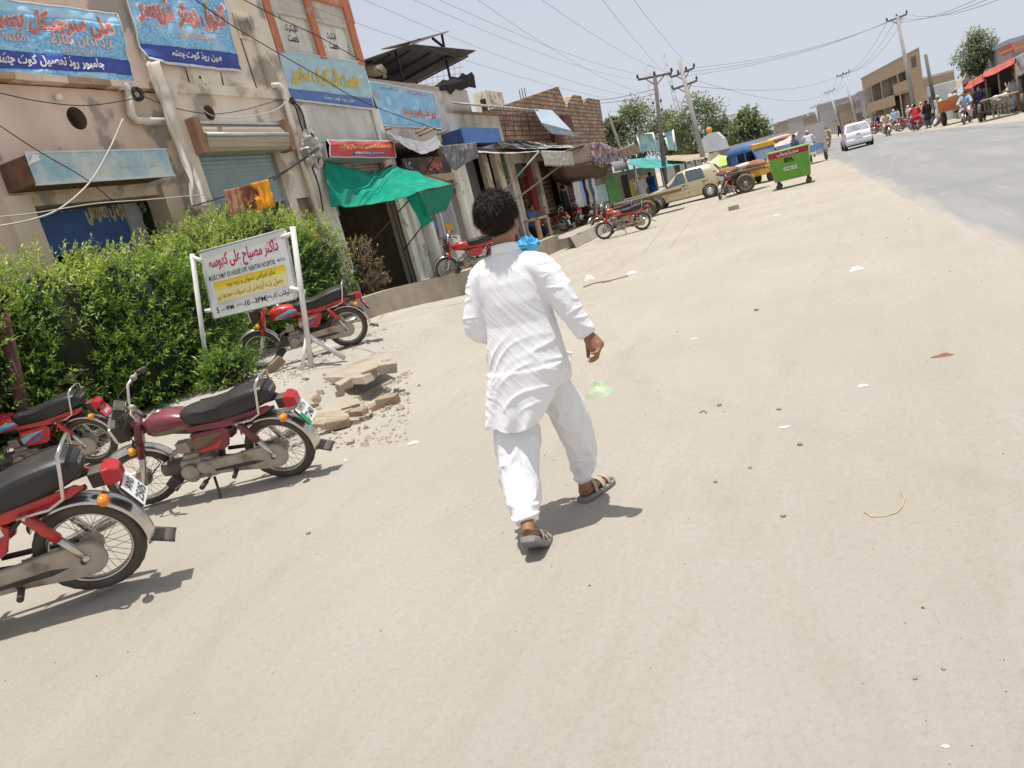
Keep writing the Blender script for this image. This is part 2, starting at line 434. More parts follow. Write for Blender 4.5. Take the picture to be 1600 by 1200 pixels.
        mk = ramp(d2.outputs[0], wd * .6, wd * 1.5, 1, 0); mm = N.new('ShaderNodeMath'); mm.operation = 'MULTIPLY'; L.new(mk, mm.inputs[0]); L.new(ramp(nz(iso, 1.6, 6, .7), .42, .62, 0, .24), mm.inputs[1])
        c = mix(mm.outputs[0], c, (0.345, 0.295, 0.235))
    L.new(c, b.inputs['Base Color'])
    h1 = nz(iso, 14, 8, .7); h2 = nz(trk, 9, 6, .7)
    ad = N.new('ShaderNodeMath'); ad.operation = 'ADD'; L.new(h1, ad.inputs[0]); L.new(h2, ad.inputs[1])
    ft = N.new('ShaderNodeTexVoronoi'); ft.inputs['Scale'].default_value = 3.2; L.new(trk2, ft.inputs[0])      # scuffs and footprints
    a2 = N.new('ShaderNodeMath'); a2.operation = 'MULTIPLY_ADD'; a2.inputs[1].default_value = 0.7; L.new(ft.outputs[0], a2.inputs[0]); L.new(ad.outputs[0], a2.inputs[2])
    fine = nz(iso, 85, 5, .75)
    a3 = N.new('ShaderNodeMath'); a3.operation = 'MULTIPLY_ADD'; a3.inputs[1].default_value = 0.3; L.new(fine, a3.inputs[0]); L.new(a2.outputs[0], a3.inputs[2])
    bp = N.new('ShaderNodeBump'); bp.inputs['Strength'].default_value = 0.85; bp.inputs['Distance'].default_value = 0.03
    L.new(a3.outputs[0], bp.inputs['Height']); L.new(bp.outputs[0], b.inputs['Normal'])
    return m
M_GROUND = ground_mat(); me.materials.append(M_GROUND)
go = bpy.data.objects.new('ground', me); col.objects.link(go); tag(go, kind='structure')

# road: worn asphalt strip, its edge ragged with drifted sand
def road_mat():
    m = bpy.data.materials.new('worn_asphalt'); m.use_nodes = True
    N = m.node_tree.nodes; L = m.node_tree.links; b = N['Principled BSDF']; b.inputs['Roughness'].default_value = 0.85
    tc = N.new('ShaderNodeTexCoord'); mp = N.new('ShaderNodeMapping'); mp.inputs['Scale'].default_value = (1, 0.1, 1); L.new(tc.outputs['Object'], mp.inputs[0])
    def nz(vec, s, d=8):
        n = N.new('ShaderNodeTexNoise'); n.inputs['Scale'].default_value = s; n.inputs['Detail'].default_value = d; n.inputs['Roughness'].default_value = 0.65; L.new(vec, n.inputs[0]); return n.outputs[0]
    def ramp(f, a, z, lo=0, hi=1):
        r = N.new('ShaderNodeMapRange'); r.inputs[1].default_value = a; r.inputs[2].default_value = z; r.inputs[3].default_value = lo; r.inputs[4].default_value = hi; L.new(f, r.inputs[0]); return r.outputs[0]
    def mix(f, a, z):
        x = N.new('ShaderNodeMix'); x.data_type = 'RGBA'; L.new(f, x.inputs[0])
        for s, q in ((6, a), (7, z)):
            if isinstance(q, tuple): x.inputs[s].default_value = (*q, 1)
            else: L.new(q, x.inputs[s])
        return x.outputs[2]
    c = mix(ramp(nz(mp.outputs[0], 1.2), .4, .65), (0.235, 0.232, 0.228), (0.285, 0.278, 0.265))
    c = mix(ramp(nz(tc.outputs['Object'], 60), .52, .7, 0, .6), c, (0.15, 0.15, 0.15))
    c = mix(ramp(nz(tc.outputs['Object'], .35, 5), .5, .62, 0, .5), c, (0.20, 0.198, 0.196))
    c = mix(ramp(nz(mp.outputs[0], 4.5, 9), .58, .68, 0, .5), c, (0.33, 0.31, 0.28))
    at = N.new('ShaderNodeAttribute'); at.attribute_name = 'edge'
    ad = N.new('ShaderNodeMath'); ad.operation = 'ADD'; L.new(at.outputs['Fac'], ad.inputs[0])
    L.new(ramp(nz(mp.outputs[0], 2.1), .2, .8, -.45, .45), ad.inputs[1])
    c = mix(ramp(ad.outputs[0], .35, .95), c, (0.44, 0.38, 0.305))
    L.new(c, b.inputs['Base Color'])
    bp = N.new('ShaderNodeBump'); bp.inputs['Strength'].default_value = .3; bp.inputs['Distance'].default_value = .01
    L.new(nz(tc.outputs['Object'], 90), bp.inputs['Height']); L.new(bp.outputs[0], b.inputs['Normal'])
    return m
def road_edges(y):
    pl = [(-30, 1.7), (8.2, 1.40), (13.4, 1.28), (24, 1.02), (46, 0.55), (90, -1.2), (200, -8), (400, -20)]
    pr = [(-30, 8.6), (34.4, 7.9), (54, 6.6), (90, 4.6), (200, 0.5), (400, -8)]
    def it(t):
        for (a, u), (b, v) in zip(t, t[1:]):
            if y <= b: return lerp(u, v, (y - a) / (b - a))
        return t[-1][1]
    return it(pl), it(pr)
rv, rf, ra = [], [], []
yy = [-30]; 
while yy[-1] < 400: yy.append(yy[-1] + max(0.25, abs(yy[-1]) * 0.012))
cols_ = [0, .012, .03, .06, .1, .2, .35, .5, .65, .8, .9, .94, .97, .988, 1]
for y in yy:
    a, b = road_edges(y)
    for t in cols_:
        j = 0.34 * fbm((y * 0.8, t * 3, 1.7), 5) * (1 if t in (0, 1) else 0)
        rv.append((lerp(a, b, t) + j, y, -0.015 + 0.04 * S(min(t, 1 - t) / .1) + 0.05 * math.sin(PI * t)))
        ra.append(max(0, 1 - min(t, 1 - t) / 0.11))
n_ = len(cols_)
for i in range(len(yy) - 1):
    for j in range(n_ - 1): rf.append((i * n_ + j, i * n_ + j + 1, (i + 1) * n_ + j + 1, (i + 1) * n_ + j))
me = bpy.data.meshes.new('road'); me.from_pydata(rv, [], rf); me.materials.append(road_mat())
at = me.attributes.new('edge', 'FLOAT', 'POINT'); at.data.foreach_set('value', ra)
me.polygons.foreach_set('use_smooth', [True] * len(rf))
ro = bpy.data.objects.new('road', me); col.objects.link(ro); tag(ro, kind='structure')
# ---------------------------------------------------------------- shop row on the left, facade plane X = FX facing the street
FX = -10.0
M_PINK = pm('pink_plaster', (0.72, 0.575, 0.46), (0.61, 0.475, 0.37), .9, scale=1.1, lo=.4, hi=.6, stretch=(1, 1, .5), stain=(.95, .525, .565, (0.36, 0.31, 0.265)), bump=.35, bscale=8)
M_BEIGE = pm('beige_plaster', (0.77, 0.68, 0.55), (0.65, 0.56, 0.45), .9, scale=1.2, stain=(1.2, .5, .6, (0.38, 0.32, 0.25)), bump=.3, bscale=9, stretch=(1, 1, .35))
M_GREYP = pm('grey_plaster', (0.64, 0.60, 0.53), (0.50, 0.46, 0.40), .9, scale=1.9, stain=(1.1, .55, .7, (0.28, 0.25, 0.22)), bump=.3, bscale=9, stretch=(1, 1, .4))
M_WHITEP = pm('flaking_white_plaster', (0.82, 0.80, 0.74), (0.60, 0.57, 0.50), .85, scale=2.2, stain=(4.2, .6, .68, (0.36, 0.31, 0.26)), bump=.3, stretch=(1, 1, .4))
M_CONC = pm('concrete', (0.42, 0.37, 0.31), (0.34, 0.29, 0.23), .95, scale=3, bump=.4, bscale=20)
M_ORANGE = pm('orange_paint', (0.56, 0.20, 0.10), (0.48, 0.18, 0.10), .8, scale=4, stain=(3, .6, .72, (.5, .42, .34)))
M_BRICK = brick_mat('red_brick', (0.40, 0.22, 0.13), (0.47, 0.30, 0.19), (0.36, 0.31, 0.25))
M_TANBRICK = brick_mat('tan_brick', (0.43, 0.31, 0.20), (0.50, 0.37, 0.25), (0.33, 0.27, 0.2), .25, .085)
M_BLACK = pm('black_paint', (0.012, 0.012, 0.013), (0.02, 0.02, 0.02), .6)
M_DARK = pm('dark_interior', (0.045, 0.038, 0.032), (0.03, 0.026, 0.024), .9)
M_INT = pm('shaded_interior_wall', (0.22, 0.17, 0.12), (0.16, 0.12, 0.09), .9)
M_WHITE = pm('white_paint', (0.78, 0.78, 0.76), (0.70, 0.69, 0.66), .5, scale=5)
M_PVC = pm('white_pvc_pipe', (0.72, 0.67, 0.58), (0.60, 0.54, 0.45), .5, scale=3, stain=(2.5, .58, .72, (.36, .27, .2)))
M_GALV = pm('galvanised_steel', (0.62, 0.63, 0.63), (0.5, 0.51, 0.51), .45, .55, scale=5)
M_RUST = pm('rusty_steel', (0.20, 0.10, 0.06), (0.12, 0.07, 0.05), .8, .3, scale=8)
M_SHBLUE = pm('blue_green_shutter', (0.22, 0.33, 0.36), (0.30, 0.38, 0.38), .55, .1, scale=3, dust=.5)
M_SHGREY = pm('weathered_shutter', (0.34, 0.31, 0.25), (0.24, 0.21, 0.17), .6, .2, scale=3)
M_SHGREEN = pm('green_shutter', (0.10, 0.16, 0.13), (0.07, 0.12, 0.10), .6)
M_LBLUE = pm('faded_blue_board', (0.28, 0.46, 0.54), (0.60, 0.62, 0.55), .7, scale=2.2, lo=.38, hi=.62)
M_NAVY = pm('navy_board', (0.055, 0.12, 0.33), (0.07, 0.15, 0.36), .55)
M_GREYDOOR = pm('grey_door_paint', (0.42, 0.44, 0.47), (0.36, 0.38, 0.41), .6)
M_WOOD = pm('old_wood', (0.36, 0.25, 0.15), (0.25, 0.17, 0.10), .85, scale=5, stretch=(1, 1, 8), bump=.3)
M_GLASS = pm('dark_glass', (0.06, 0.07, 0.08), (0.05, 0.06, 0.07), .12, spec=.6)
M_YELLOW = pm('yellow_paint', (0.72, 0.50, 0.10), (0.62, 0.42, 0.08), .6)
M_WIRE = pm('black_cable', (0.03, 0.03, 0.032), None, .6)
M_WIREW = pm('white_cable', (0.55, 0.52, 0.46), None, .6)
M_BAN = pm('printed_blue_vinyl', (0.14, 0.40, 0.66), (0.36, 0.62, 0.80), .42, scale=16, lo=.42, hi=.62, stretch=(1, 1, 1.8), stain=(1.0, .5, .72, (.52, .74, .86)))
M_BAND = pm('printed_navy_vinyl', (0.055, 0.085, 0.36), (0.045, 0.07, 0.30), .45)
M_BANL = pm('printed_pale_vinyl', (0.42, 0.68, 0.84), (0.34, 0.60, 0.80), .45)
M_BANEDGE = pm('vinyl_hem', (0.72, 0.74, 0.76), None, .5)
M_RED = pm('faded_red_print', (0.66, 0.16, 0.12), (0.6, 0.2, 0.16), .5)
M_WTXT = pm('white_print', (0.82, 0.82, 0.82), None, .5)
M_PINKTXT = pm('pale_pink_print', (0.76, 0.56, 0.54), None, .5)
M_YTXT = pm('yellow_print', (0.74, 0.55, 0.10), None, .5)
M_GOLD = pm('gold_letters', (0.62, 0.46, 0.22), None, .5)
M_CREAM = pm('cream_outline', (0.9, 0.85, 0.72), None, .5)

def wall(mb, X, y0, y1, z0, z1, holes=(), th=0.3):
    """wall slab with rectangular openings (y0,y1,z0,z1)"""
    ysx = sorted({y0, y1, *[max(y0, min(y1, q)) for h in holes for q in h[:2]]})
    for a, b in zip(ysx, ysx[1:]):
        if b - a < 1e-6: continue
        mid = (a + b) / 2
        zs = sorted([(h[2], h[3]) for h in holes if h[0] < mid < h[1]])
        z = z0
        for u, v in zs:
            if u > z + 1e-6: mb.bb((X - th, a, z), (X, b, u))
            z = max(z, v)
        if z < z1 - 1e-6: mb.bb((X - th, a, z), (X, b, z1))
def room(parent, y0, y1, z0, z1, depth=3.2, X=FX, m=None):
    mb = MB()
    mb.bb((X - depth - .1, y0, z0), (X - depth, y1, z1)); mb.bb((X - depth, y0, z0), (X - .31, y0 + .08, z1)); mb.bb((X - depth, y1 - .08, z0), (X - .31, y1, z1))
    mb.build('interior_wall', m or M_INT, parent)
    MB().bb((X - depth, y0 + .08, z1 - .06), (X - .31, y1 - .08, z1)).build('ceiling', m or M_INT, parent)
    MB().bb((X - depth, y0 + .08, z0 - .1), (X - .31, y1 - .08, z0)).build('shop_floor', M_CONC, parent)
def shutter(parent, y0, y1, z0, z1, m, X=FX - .12, name='roller_shutter'):
    mb = MB(); n = max(3, int((z1 - z0) / 0.075)); k = n * 4; ring = []
    for i in range(k + 1):
        z = lerp(z0, z1, i / k); ring.append((X + 0.014 * math.sin(2 * PI * i / 4), z))
    mb.grid(lambda u, v: V((ring[round(v * k)][0], lerp(y0, y1, u), ring[round(v * k)][1])), 1, k)
    mb.bb((X - .03, y0, z0 - .05), (X + .03, y1, z0)); return mb.build(name, m, parent)
def corrugated(mb, fn, nu, nv, amp=0.02, waves=12):
    mb.grid(lambda u, v: fn(u, v) + V((0, 0, amp * math.sin(2 * PI * waves * u))), nu, nv)

def banner(name, label, C, X, bands, texts, amp=.035, group=None, seed=0., droop=None, frame=True):
    """cloth sheet: C = photo corners tl,tr,br,bl on plane X; bands = [(v0,v1,mat)]; v runs top to bottom"""
    tl, tr, br, bl = [WX(*c, X) for c in C]
    Wd = ((tr - tl).length + (br - bl).length) / 2; Ht = ((bl - tl).length + (br - tr).length) / 2
    def pos(u, v, lift=0.0):
        p = (tl * (1 - u) + tr * u) * (1 - v) + (bl * (1 - u) + br * u) * v
        k = 1.35 * amp * (fbm((u * 3 + seed, v * 2.2, seed), 3) + .55 * math.sin((u * 2.2 + v * 2.6 + seed) * 6.3 + 3 * fbm((u * 2, v * 2, seed + 3), 2)) * fbm((u * 1.3, v * 1.3, seed + 9), 2)
                   + .35 * (1 - abs(noise.noise(V((u * 4 + v * 3, v * 2 - u, seed)))) * 3))
        if droop: k += droop(u, v)
        return p + V((.03 + k + lift, 0, 0))
    mats = []; vs = []
    for v0, v1, m in bands:
        if m not in mats: mats.append(m)
    mb = MB(); nu = 44; hem = .018
    for v0, v1, m in bands:
        mb.m = mats.index(m); nv = max(1, int((v1 - v0) * 30))
        mb.grid(lambda u, v: pos(u, lerp(v0, v1, v)), nu, nv)
    o = mb.build(name, mats, None, solid=.004); tag(o, label, 'banner' if 'banner' in name else 'sign', group)
    tms = []; tb = MB()
    for s, u, v, wd, ht, m, lift, bold in texts:
        if m not in tms: tms.append(m)
        tb.m = tms.index(m)
        put_text(tb, s, lambda a, b, l: pos(.5 + a / Wd, .5 - b / Ht, l), (u - .5) * Wd, (.5 - v) * Ht, wd * Wd if wd else None, ht * Ht, lift * 1.8, bold, 0.0, True)
    if tb.v: tb.build('lettering', tms, o, fix=False)
    hb = MB()
    def strip(f, n):
        for i in range(n):
            pass
    e1 = [pos(i / 30, 0, .004) for i in range(31)]; e2 = [pos(i / 30, 1, .004) for i in range(31)]
    e3 = [pos(0, i / 14, .004) for i in range(15)]; e4 = [pos(1, i / 14, .004) for i in range(15)]
    for e in (e1, e2, e3, e4): hb.tube(e, .013, 5)
    hb.build('hem', M_BANEDGE, o)
    return o, pos

def yz(px, py, X=FX):
    p = WX(px, py, X); return p.y, p.z

# ================= unit A: hospital =================
A = thing('hospital_building', 'pink plastered two storey hospital behind the tall hedge, stained walls and round vent hole', 'building', (FX, 8, 0))
A.location = (0, 0, 0)
mb = MB()
yh, zh = yz(120, 185)
def vent(par, y, z, r, m, X=FX):
    q = MB(); n = 32; ci = [V((X + .004, y + r * math.cos(2 * PI * k / n), z + r * math.sin(2 * PI * k / n))) for k in range(n)]
    sq_ = [V((X + .004, y + (r + .025) * max(-1, min(1, 1.45 * math.cos(2 * PI * k / n))), z + (r + .025) * max(-1, min(1, 1.45 * math.sin(2 * PI * k / n))))) for k in range(n)]
    q.add(ci + sq_, [(k, (k + 1) % n, n + (k + 1) % n, n + k) for k in range(n)]); q.build('vent_surround', m, par)
    q = MB(); q.lathe([(r, .003), (r, -.31)], (X, y, z), 'x', n, caps=False); q.build('vent_hole', M_INT, par)
wall(mb, FX, 2.0, 11.05, 0, 4.98, [(7.95, 10.35, -.1, 3.3), (3.0, 6.6, -.1, 3.3), (yh - .18, yh + .18, zh - .18, zh + .18)])
wall(mb, FX - .02, 2.0, 11.05, 5.12, 9.2)
mb.build('wall', M_PINK, A)
MB().bb((FX - .34, 2, 9.2), (FX - 6, 11.05, 9.3)).bb((FX - 6.2, 2, 0), (FX - 6, 11.05, 9.2)).bb((FX - 6, 1.8, 0), (FX - .01, 2, 9.2)).build('roof', M_CONC, A)  # unseen roof and back walls, added to block light from the rooms
vent(A, yh, zh, .17, M_PINK)
lb = MB()
yq = 2.0
while yq < 10.85:
    l_ = random.uniform(.34, .5); lb.m = random.choice((0, 0, 1)); 
    lb.box((FX + .02, yq + l_ / 2, 5.05), (.3, l_ - .012, .1 + random.uniform(-.01, .012)), (random.uniform(-.02, .02), 0, 0)); yq += l_
lb.build('brick_ledge', [M_BRICK, M_PINK], A)
pb = MB()
for a, b in ((7.55, 7.95), (10.35, 10.72)): pb.bb((FX, a, 0), (FX + .10, b, 3.45))
each(pb, 'door_pillar', M_PINK, A)
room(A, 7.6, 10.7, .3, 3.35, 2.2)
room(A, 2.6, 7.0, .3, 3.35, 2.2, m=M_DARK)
# recessed front with painted board, door
rb = MB(); X2 = FX - .55
yb0, zb0 = yz(45, 300, X2); yb1, zb1 = yz(240, 295, X2)
MB().bb((X2 - .05, 7.6, 2.62), (X2, 10.02, 3.33)).bb((X2 - .05, 8.95, .3), (X2 - .004, 10.0, 2.62)).build('front_partition', M_NAVY, A)
MB().bb((X2 - .03, 9.02, .5), (X2 + .006, 9.96, 2.5)).build('glazed_door', M_GREYDOOR, A)
MB().bb((X2 - .06, 10.02, .3), (X2 + .05, 10.32, 3.33)).build('door_jamb', pm('pale_grey_paint', (.5, .5, .5), (.42, .42, .42), .7), A)
def fmap(X): return lambda a, b, l: V((X + l, a, b))
tb = MB(); f_ = fmap(X2)
def onpx(px, py, X): p = WX(px, py, X); return p.y, p.z
tb.m = 1; u0, v0 = onpx(181, 326, X2); put_text(tb, urdu('علی سرجیکل ہسپتال'), f_, u0, v0, 1.25, .50, .012, .075)
tb.m = 0; put_text(tb, urdu('علی سرجیکل ہسپتال'), f_, u0, v0, 1.22, .47, .018, .03)
tb.m = 2; u0, v0 = onpx(83, 314, X2); put_text(tb, urdu('ڈاکٹر مصباح علی کھوسہ'), f_, u0, v0, .9, .16, .012, .005)
tb.m = 3; u0, v0 = onpx(85, 327, X2); put_text(tb, urdu('ماہر امراض نسواں'), f_, u0, v0, .8, .12, .012, 0)
tb.build('lettering', [M_GOLD, M_CREAM, M_RED, M_WTXT], A, fix=False)

# box sign over the hospital door
SX = -9.4
bs = thing('box_sign', 'long faded light blue sheet metal box sign over the hospital door', 'sign'); mb = MB()
y0, z1 = yz(40, 239, SX); y1, z0 = yz(272, 274, SX)
mb.bb((FX + .02, y0, z0 + .02), (SX - .012, y1, z1 - .02)); mb.build('casing', M_RUST, bs)
MB().bb((SX - .01, y0 - .01, z0), (SX, y1 + .01, z1)).build('face', M_LBLUE, bs)
rim = MB()
for a, b in (((y0 - .02, z0 - .015), (y1 + .02, z0 + .01)), ((y0 - .02, z1 - .01), (y1 + .02, z1 + .015))): rim.bb((SX - .02, a[0], a[1]), (SX + .012, b[0], b[1]))
rim.build('rim', M_GALV, bs)
tb = MB(); f_ = fmap(SX); zc = (z0 + z1) / 2
put_text(tb, urdu('علی سرجیکل'), f_, y0 + (y1 - y0) * .72, zc, .8, .2, .004, .012)
put_text(tb, urdu('ہسپتال'), f_, y0 + (y1 - y0) * .2, zc + .04, .34, .14, .004, .01)
tb.build('lettering', pm('ghost_print', (.56, .56, .52), (.4, .52, .55), .7), bs, fix=False)
mb = MB(); mb.add([WX(*p, SX + .01) for p in ((38, 236), (62, 242), (45, 259))], [(0, 1, 2)]); mb.add([WX(*p, SX + .05) for p in ((52, 240), (64, 249), (44, 258))], [(0, 1, 2)])
mb.build('torn_flap', M_WTXT, bs)

banner('banner', 'big wrinkled blue banner with red lettering on the far left of the upper wall', [(-30, -6), (178, 24), (210, 131), (-30, 121)], FX,
       [(0, .16, M_BANL), (.16, .66, M_BAN), (.66, .88, M_BAND), (.88, 1, M_BAN)],
       [(urdu('علی سرجیکل ہسپتال'), .42, .25, 1.02, .40, M_BANEDGE, .006, .085), (urdu('علی سرجیکل ہسپتال'), .42, .25, .98, .34, M_RED, .012, .042),
        (urdu('نزد امان پلازہ'), .66, .47, .46, .19, M_PINKTXT, .008, .05), ('0334 7665501', .14, .47, .3, .09, M_PINKTXT, .008, .03),
        ('0334-1465811', .62, .60, .25, .06, M_PINKTXT, .008, .02),
        (urdu('جامپور روڈ تحصیل کوٹ چھٹہ'), .42, .77, .7, .19, M_WTXT, .010, .035)], seed=1.3, amp=.05)
banner('banner', 'blue hairdresser banner with huge red lettering and a torn corner, above the roller shutter', [(178, -60), (336, -40), (377, 112), (221, 97)], FX,
       [(0, .06, M_BAN), (.06, .82, M_BAN), (.82, .98, M_BAND), (.98, 1, M_BANEDGE)],
       [(urdu('کنول ہیئر ڈریسر'), .5, .46, .96, .36, M_BANEDGE, .006, .095), (urdu('کنول ہیئر ڈریسر'), .5, .46, .92, .31, M_RED, .012, .048),
        ('0303-6656040', .56, .69, .34, .05, M_PINKTXT, .008, .05),
        (urdu('مین روڈ کوٹ چھٹہ'), .52, .895, .5, .10, M_WTXT, .010, .035)], seed=4.1, amp=.05,
       droop=lambda u, v: .12 * S((.3 - u) / .3) * S((v - .8) / .2))

# ================= unit B: shuttered shop =================
B = thing('shop_building', 'beige plastered building with half open blue roller shutter and lattice vent', 'building')
mb = MB()
yh, zh = yz(327, 176); wall(mb, FX, 11.05, 14.85, 0, 5.0, [(11.5, 13.75, -.1, 4.45), (14.02, 14.5, .9, 2.95), (yh - .15, yh + .15, zh - .14, zh + .15)])
wall(mb, FX - .06, 11.05, 14.85, 5.18, 9.2)
mb.build('wall', M_BEIGE, B)
MB().bb((FX - .37, 11.05, 9.2), (FX - 6, 14.85, 9.3)).bb((FX - 6.2, 11.05, 0), (FX - 6, 14.85, 9.2)).build('roof', M_CONC, B)
MB().bb((FX - .32, 11.05, 5.0), (FX + .07, 14.8, 5.18)).build('ledge', M_BEIGE, B)
pb = MB(); pb.bb((FX, 11.05, 0), (FX + .12, 11.42, 5.0)); pb.bb((FX, 14.52, 0), (FX + .09, 14.85, 5.0)); pb.bb((FX - .06, 14.3, 5.18), (FX + .05, 14.83, 9.2)); pb.bb((FX - .06, 11.05, 5.18), (FX + .04, 11.2, 9.2))
each(pb, 'pilaster', M_BEIGE, B)
# shutter hood: rounded casing
hd = MB(); yA, zA = yz(290, 190); hy0, hy1 = 11.55, 13.95
prof = [(0, 4.42), (.16, 4.42), (.30, 4.24), (.33, 4.12), (.30, 3.98), (.24, 3.92), (0, 3.92)]
hd.loft([[V((FX + a, y, b)) for a, b in prof] for y in (hy0, hy1)], smooth=False)
hd.build('shutter_hood', pm('brownish_tin', (.48, .42, .32), (.34, .28, .2), .6, .2, stretch=(1, .2, 6), scale=3), B)
hr = MB(); hr.bb((FX + .0, hy0, 4.425), (FX + .2, hy1, 4.47)); hr.tube([(FX + .33, hy0, 4.2), (FX + .33, hy1, 4.2)], .035, 8)
each(hr, 'hood_trim', M_GALV, B)
ed = MB()
for y in (hy0 - .1, hy1 + .1): ed.box((FX + .14, y, 4.2), (.34, .16, .62))
each(ed, 'hood_bracket', pm('brown_stained_concrete', (.36, .2, .13), (.26, .15, .1), .9), B)
shutter(B, 11.5, 13.75, 3.0, 3.95, M_SHBLUE, FX - .1)
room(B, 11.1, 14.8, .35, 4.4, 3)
X3 = FX - .35
MB().bb((X3 - .03, 11.5, .35), (X3, 13.75, 3.0)).build('shop_front', pm('dull_grey_boarding', (.16, .16, .17), (.1, .1, .11), .6), B)
fr = MB()
for y in (12.35, 13.1): fr.bb((X3, y, .35), (X3 + .05, y + .06, 3.0))
fr.bb((X3, 11.5, 1.9), (X3 + .05, 13.75, 1.96)); fr.build('front_frame', M_GREYDOOR, B)
py_, pz_ = yz(352, 280, X3 + .05)
pf = MB(); pf.bb((X3 + .03, py_ - .2, pz_ - .3), (X3 + .055, py_ + .2, pz_ + .3)); pf.m = 1; pf.bb((X3 + .05, py_ - .15, pz_ - .24), (X3 + .06, py_ + .15, pz_ + .24)); pf.build('poster', [M_WOOD, M_DARK], B)
cn = MB(); cn.bb((FX - .09, 14.03, 2.32), (FX - .05, 14.49, 2.94)); cn.build('chipboard_panel', pm('chipboard', (.30, .22, .15), (.22, .15, .1), .9, scale=4), B)
sl = MB()
for i in range(6): sl.bb((FX - .08, 14.03 + i * .078, .9), (FX - .04, 14.03 + i * .078 + .05, 2.3))
sl.build('yellow_slat_gate', M_YELLOW, B)
# lattice vent
ly0, lz1 = yz(366, 25, FX - .06); ly1, lz0 = yz(402, 61, FX - .06)
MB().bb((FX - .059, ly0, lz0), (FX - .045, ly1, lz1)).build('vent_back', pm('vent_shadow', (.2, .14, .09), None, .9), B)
lt = MB(); n = 9
for i in range(-n, n):
    for sgn in (1, -1):
        a = V((0, ly0 + (ly1 - ly0) * (i / n), lz0)); d = V((0, (ly1 - ly0), (lz1 - lz0)))
        pts = []
        for t in (0, 1):
            y = (i / n + t) * (ly1 - ly0)
            pts.append((y, t * (lz1 - lz0)))
        # clip to the frame
        (ya, za), (yb_, zb_) = pts; Wd = ly1 - ly0; Hh = lz1 - lz0
        t0 = max(0, -ya / Wd); t1 = min(1, (Wd - ya) / Wd)
        if t1 - t0 < .02: continue
        p0 = (lerp(ya, yb_, t0), lerp(za, zb_, t0)); p1 = (lerp(ya, yb_, t1), lerp(za, zb_, t1))
        if sgn < 0: p0 = (Wd - p0[0], p0[1]); p1 = (Wd - p1[0], p1[1])
        lt.tube([(FX - .042 + .01 * sgn, ly0 + p0[0], lz0 + p0[1]), (FX - .042 + .01 * sgn, ly0 + p1[0], lz0 + p1[1])], .016, 4)
for a, b in (((ly0 - .05, lz0 - .05), (ly1 + .05, lz0)), ((ly0 - .05, lz1), (ly1 + .05, lz1 + .05)), ((ly0 - .05, lz0), (ly0, lz1)), ((ly1, lz0), (ly1 + .05, lz1))):
    lt.bb((FX - .06, a[0], a[1]), (FX - .02, b[0], b[1]))
lt.build('lattice_vent', M_BEIGE, B)
yh, zh = yz(327, 176); vent(B, yh, zh, .14, M_BEIGE)
gr = MB()
for px, py, px2, py2 in ((363, 20, 402, 140), (289, 105, 296, 128), (345, 112, 349, 133)): 
    a = WX(px, py, FX - .05); b = WX(px2, py2, FX - .05); gr.tube([a, b], .014, 5)
each(gr, 'rusty_rod', M_RUST, B)

# ================= unit C: electric store =================
C_ = thing('shop_building', 'narrow building with orange framed upper windows and deep dark shop under the green awning', 'building')
mb = MB(); wall(mb, FX, 14.85, 18.5, 0, 4.12, [(15.25, 18.15, -.1, 3.75)]); wall(mb, FX - .02, 14.85, 18.5, 4.12, 7.6, [(15.15, 16.5, 6.05, 7.35), (16.75, 18.15, 6.05, 7.35)])
mb.build('wall', M_GREYP, C_)
ob = MB()
for a, b in ((14.87, 15.12), (16.5, 16.75), (18.2, 18.48)): ob.bb((FX - .02, a, 6.0), (FX + .05, b, 7.6))
ob.bb((FX - .02, 15.12, 7.36), (FX + .04, 16.5, 7.6)); ob.bb((FX - .02, 16.75, 7.36), (FX + .04, 18.2, 7.6)); each(ob, 'orange_frame', M_ORANGE, C_)
wb = MB(); wb.m = 0
for a, b in ((15.15, 16.5), (16.75, 18.15)):
    wb.m = 0; wb.bb((FX - .16, a, 6.05), (FX - .1, b, 6.9)); wb.m = 1; wb.bb((FX - .13, a, 6.96), (FX - .06, b, 7.35)); wb.bb((FX - .2, a, 6.88), (FX - .02, b, 6.96))
each(wb, 'window_panel', [M_WHITEP, M_GREYP], C_)
tb = MB(); f_ = fmap(FX - .1)
for yy_ in (15.82, 17.45):
    put_text(tb, urdu('الیکٹرک'), f_, yy_, 6.62, .42, .2, .004, .02); put_text(tb, urdu('نعمت'), f_, yy_, 6.42, .4, .18, .004, .02)
tb.build('stencil_lettering', M_BLACK, C_, fix=False)
MB().bb((FX - 5, 14.85, 7.6), (FX + .04, 18.5, 8.1)).bb((FX - 5.2, 14.85, 0), (FX - 5, 18.5, 7.6)).bb((FX - 5, 18.4, 3.9), (FX - .32, 18.5, 7.6)).build('roof', M_GREYP, C_)
cr = MB(); corrugated(cr, lambda u, v: V((FX + .05 + .45 * v, lerp(14.6, 17.1, u), lerp(8.3, 7.72, v))), 120, 2, .03, 16); cr.build('corrugated_eave', M_GALV, C_, solid=.006)
MB().bb((FX - .02, 18.42, 7.0), (FX + .06, 18.52, 9.0)).build('corner_pipe', M_ORANGE, C_)
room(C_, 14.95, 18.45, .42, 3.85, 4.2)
shutter(C_, 15.25, 18.15, 3.05, 3.75, M_SHGREY, FX - .1)
pb = MB(); pb.bb((FX, 14.86, 0), (FX + .10, 15.22, 4.1)); pb.bb((FX + .001, 15.1, 4.12), (FX + .05, 15.28, 4.9)); pb.bb((FX, 18.18, 0), (FX + .08, 18.48, 4.9))
each(pb, 'pilaster', M_WHITEP, C_)
sh = MB()
for i, z in enumerate((1.0, 1.6, 2.2)):
    sh.bb((FX - 3.9, 15.1, z), (FX - 3.4, 18.2, z + .04))
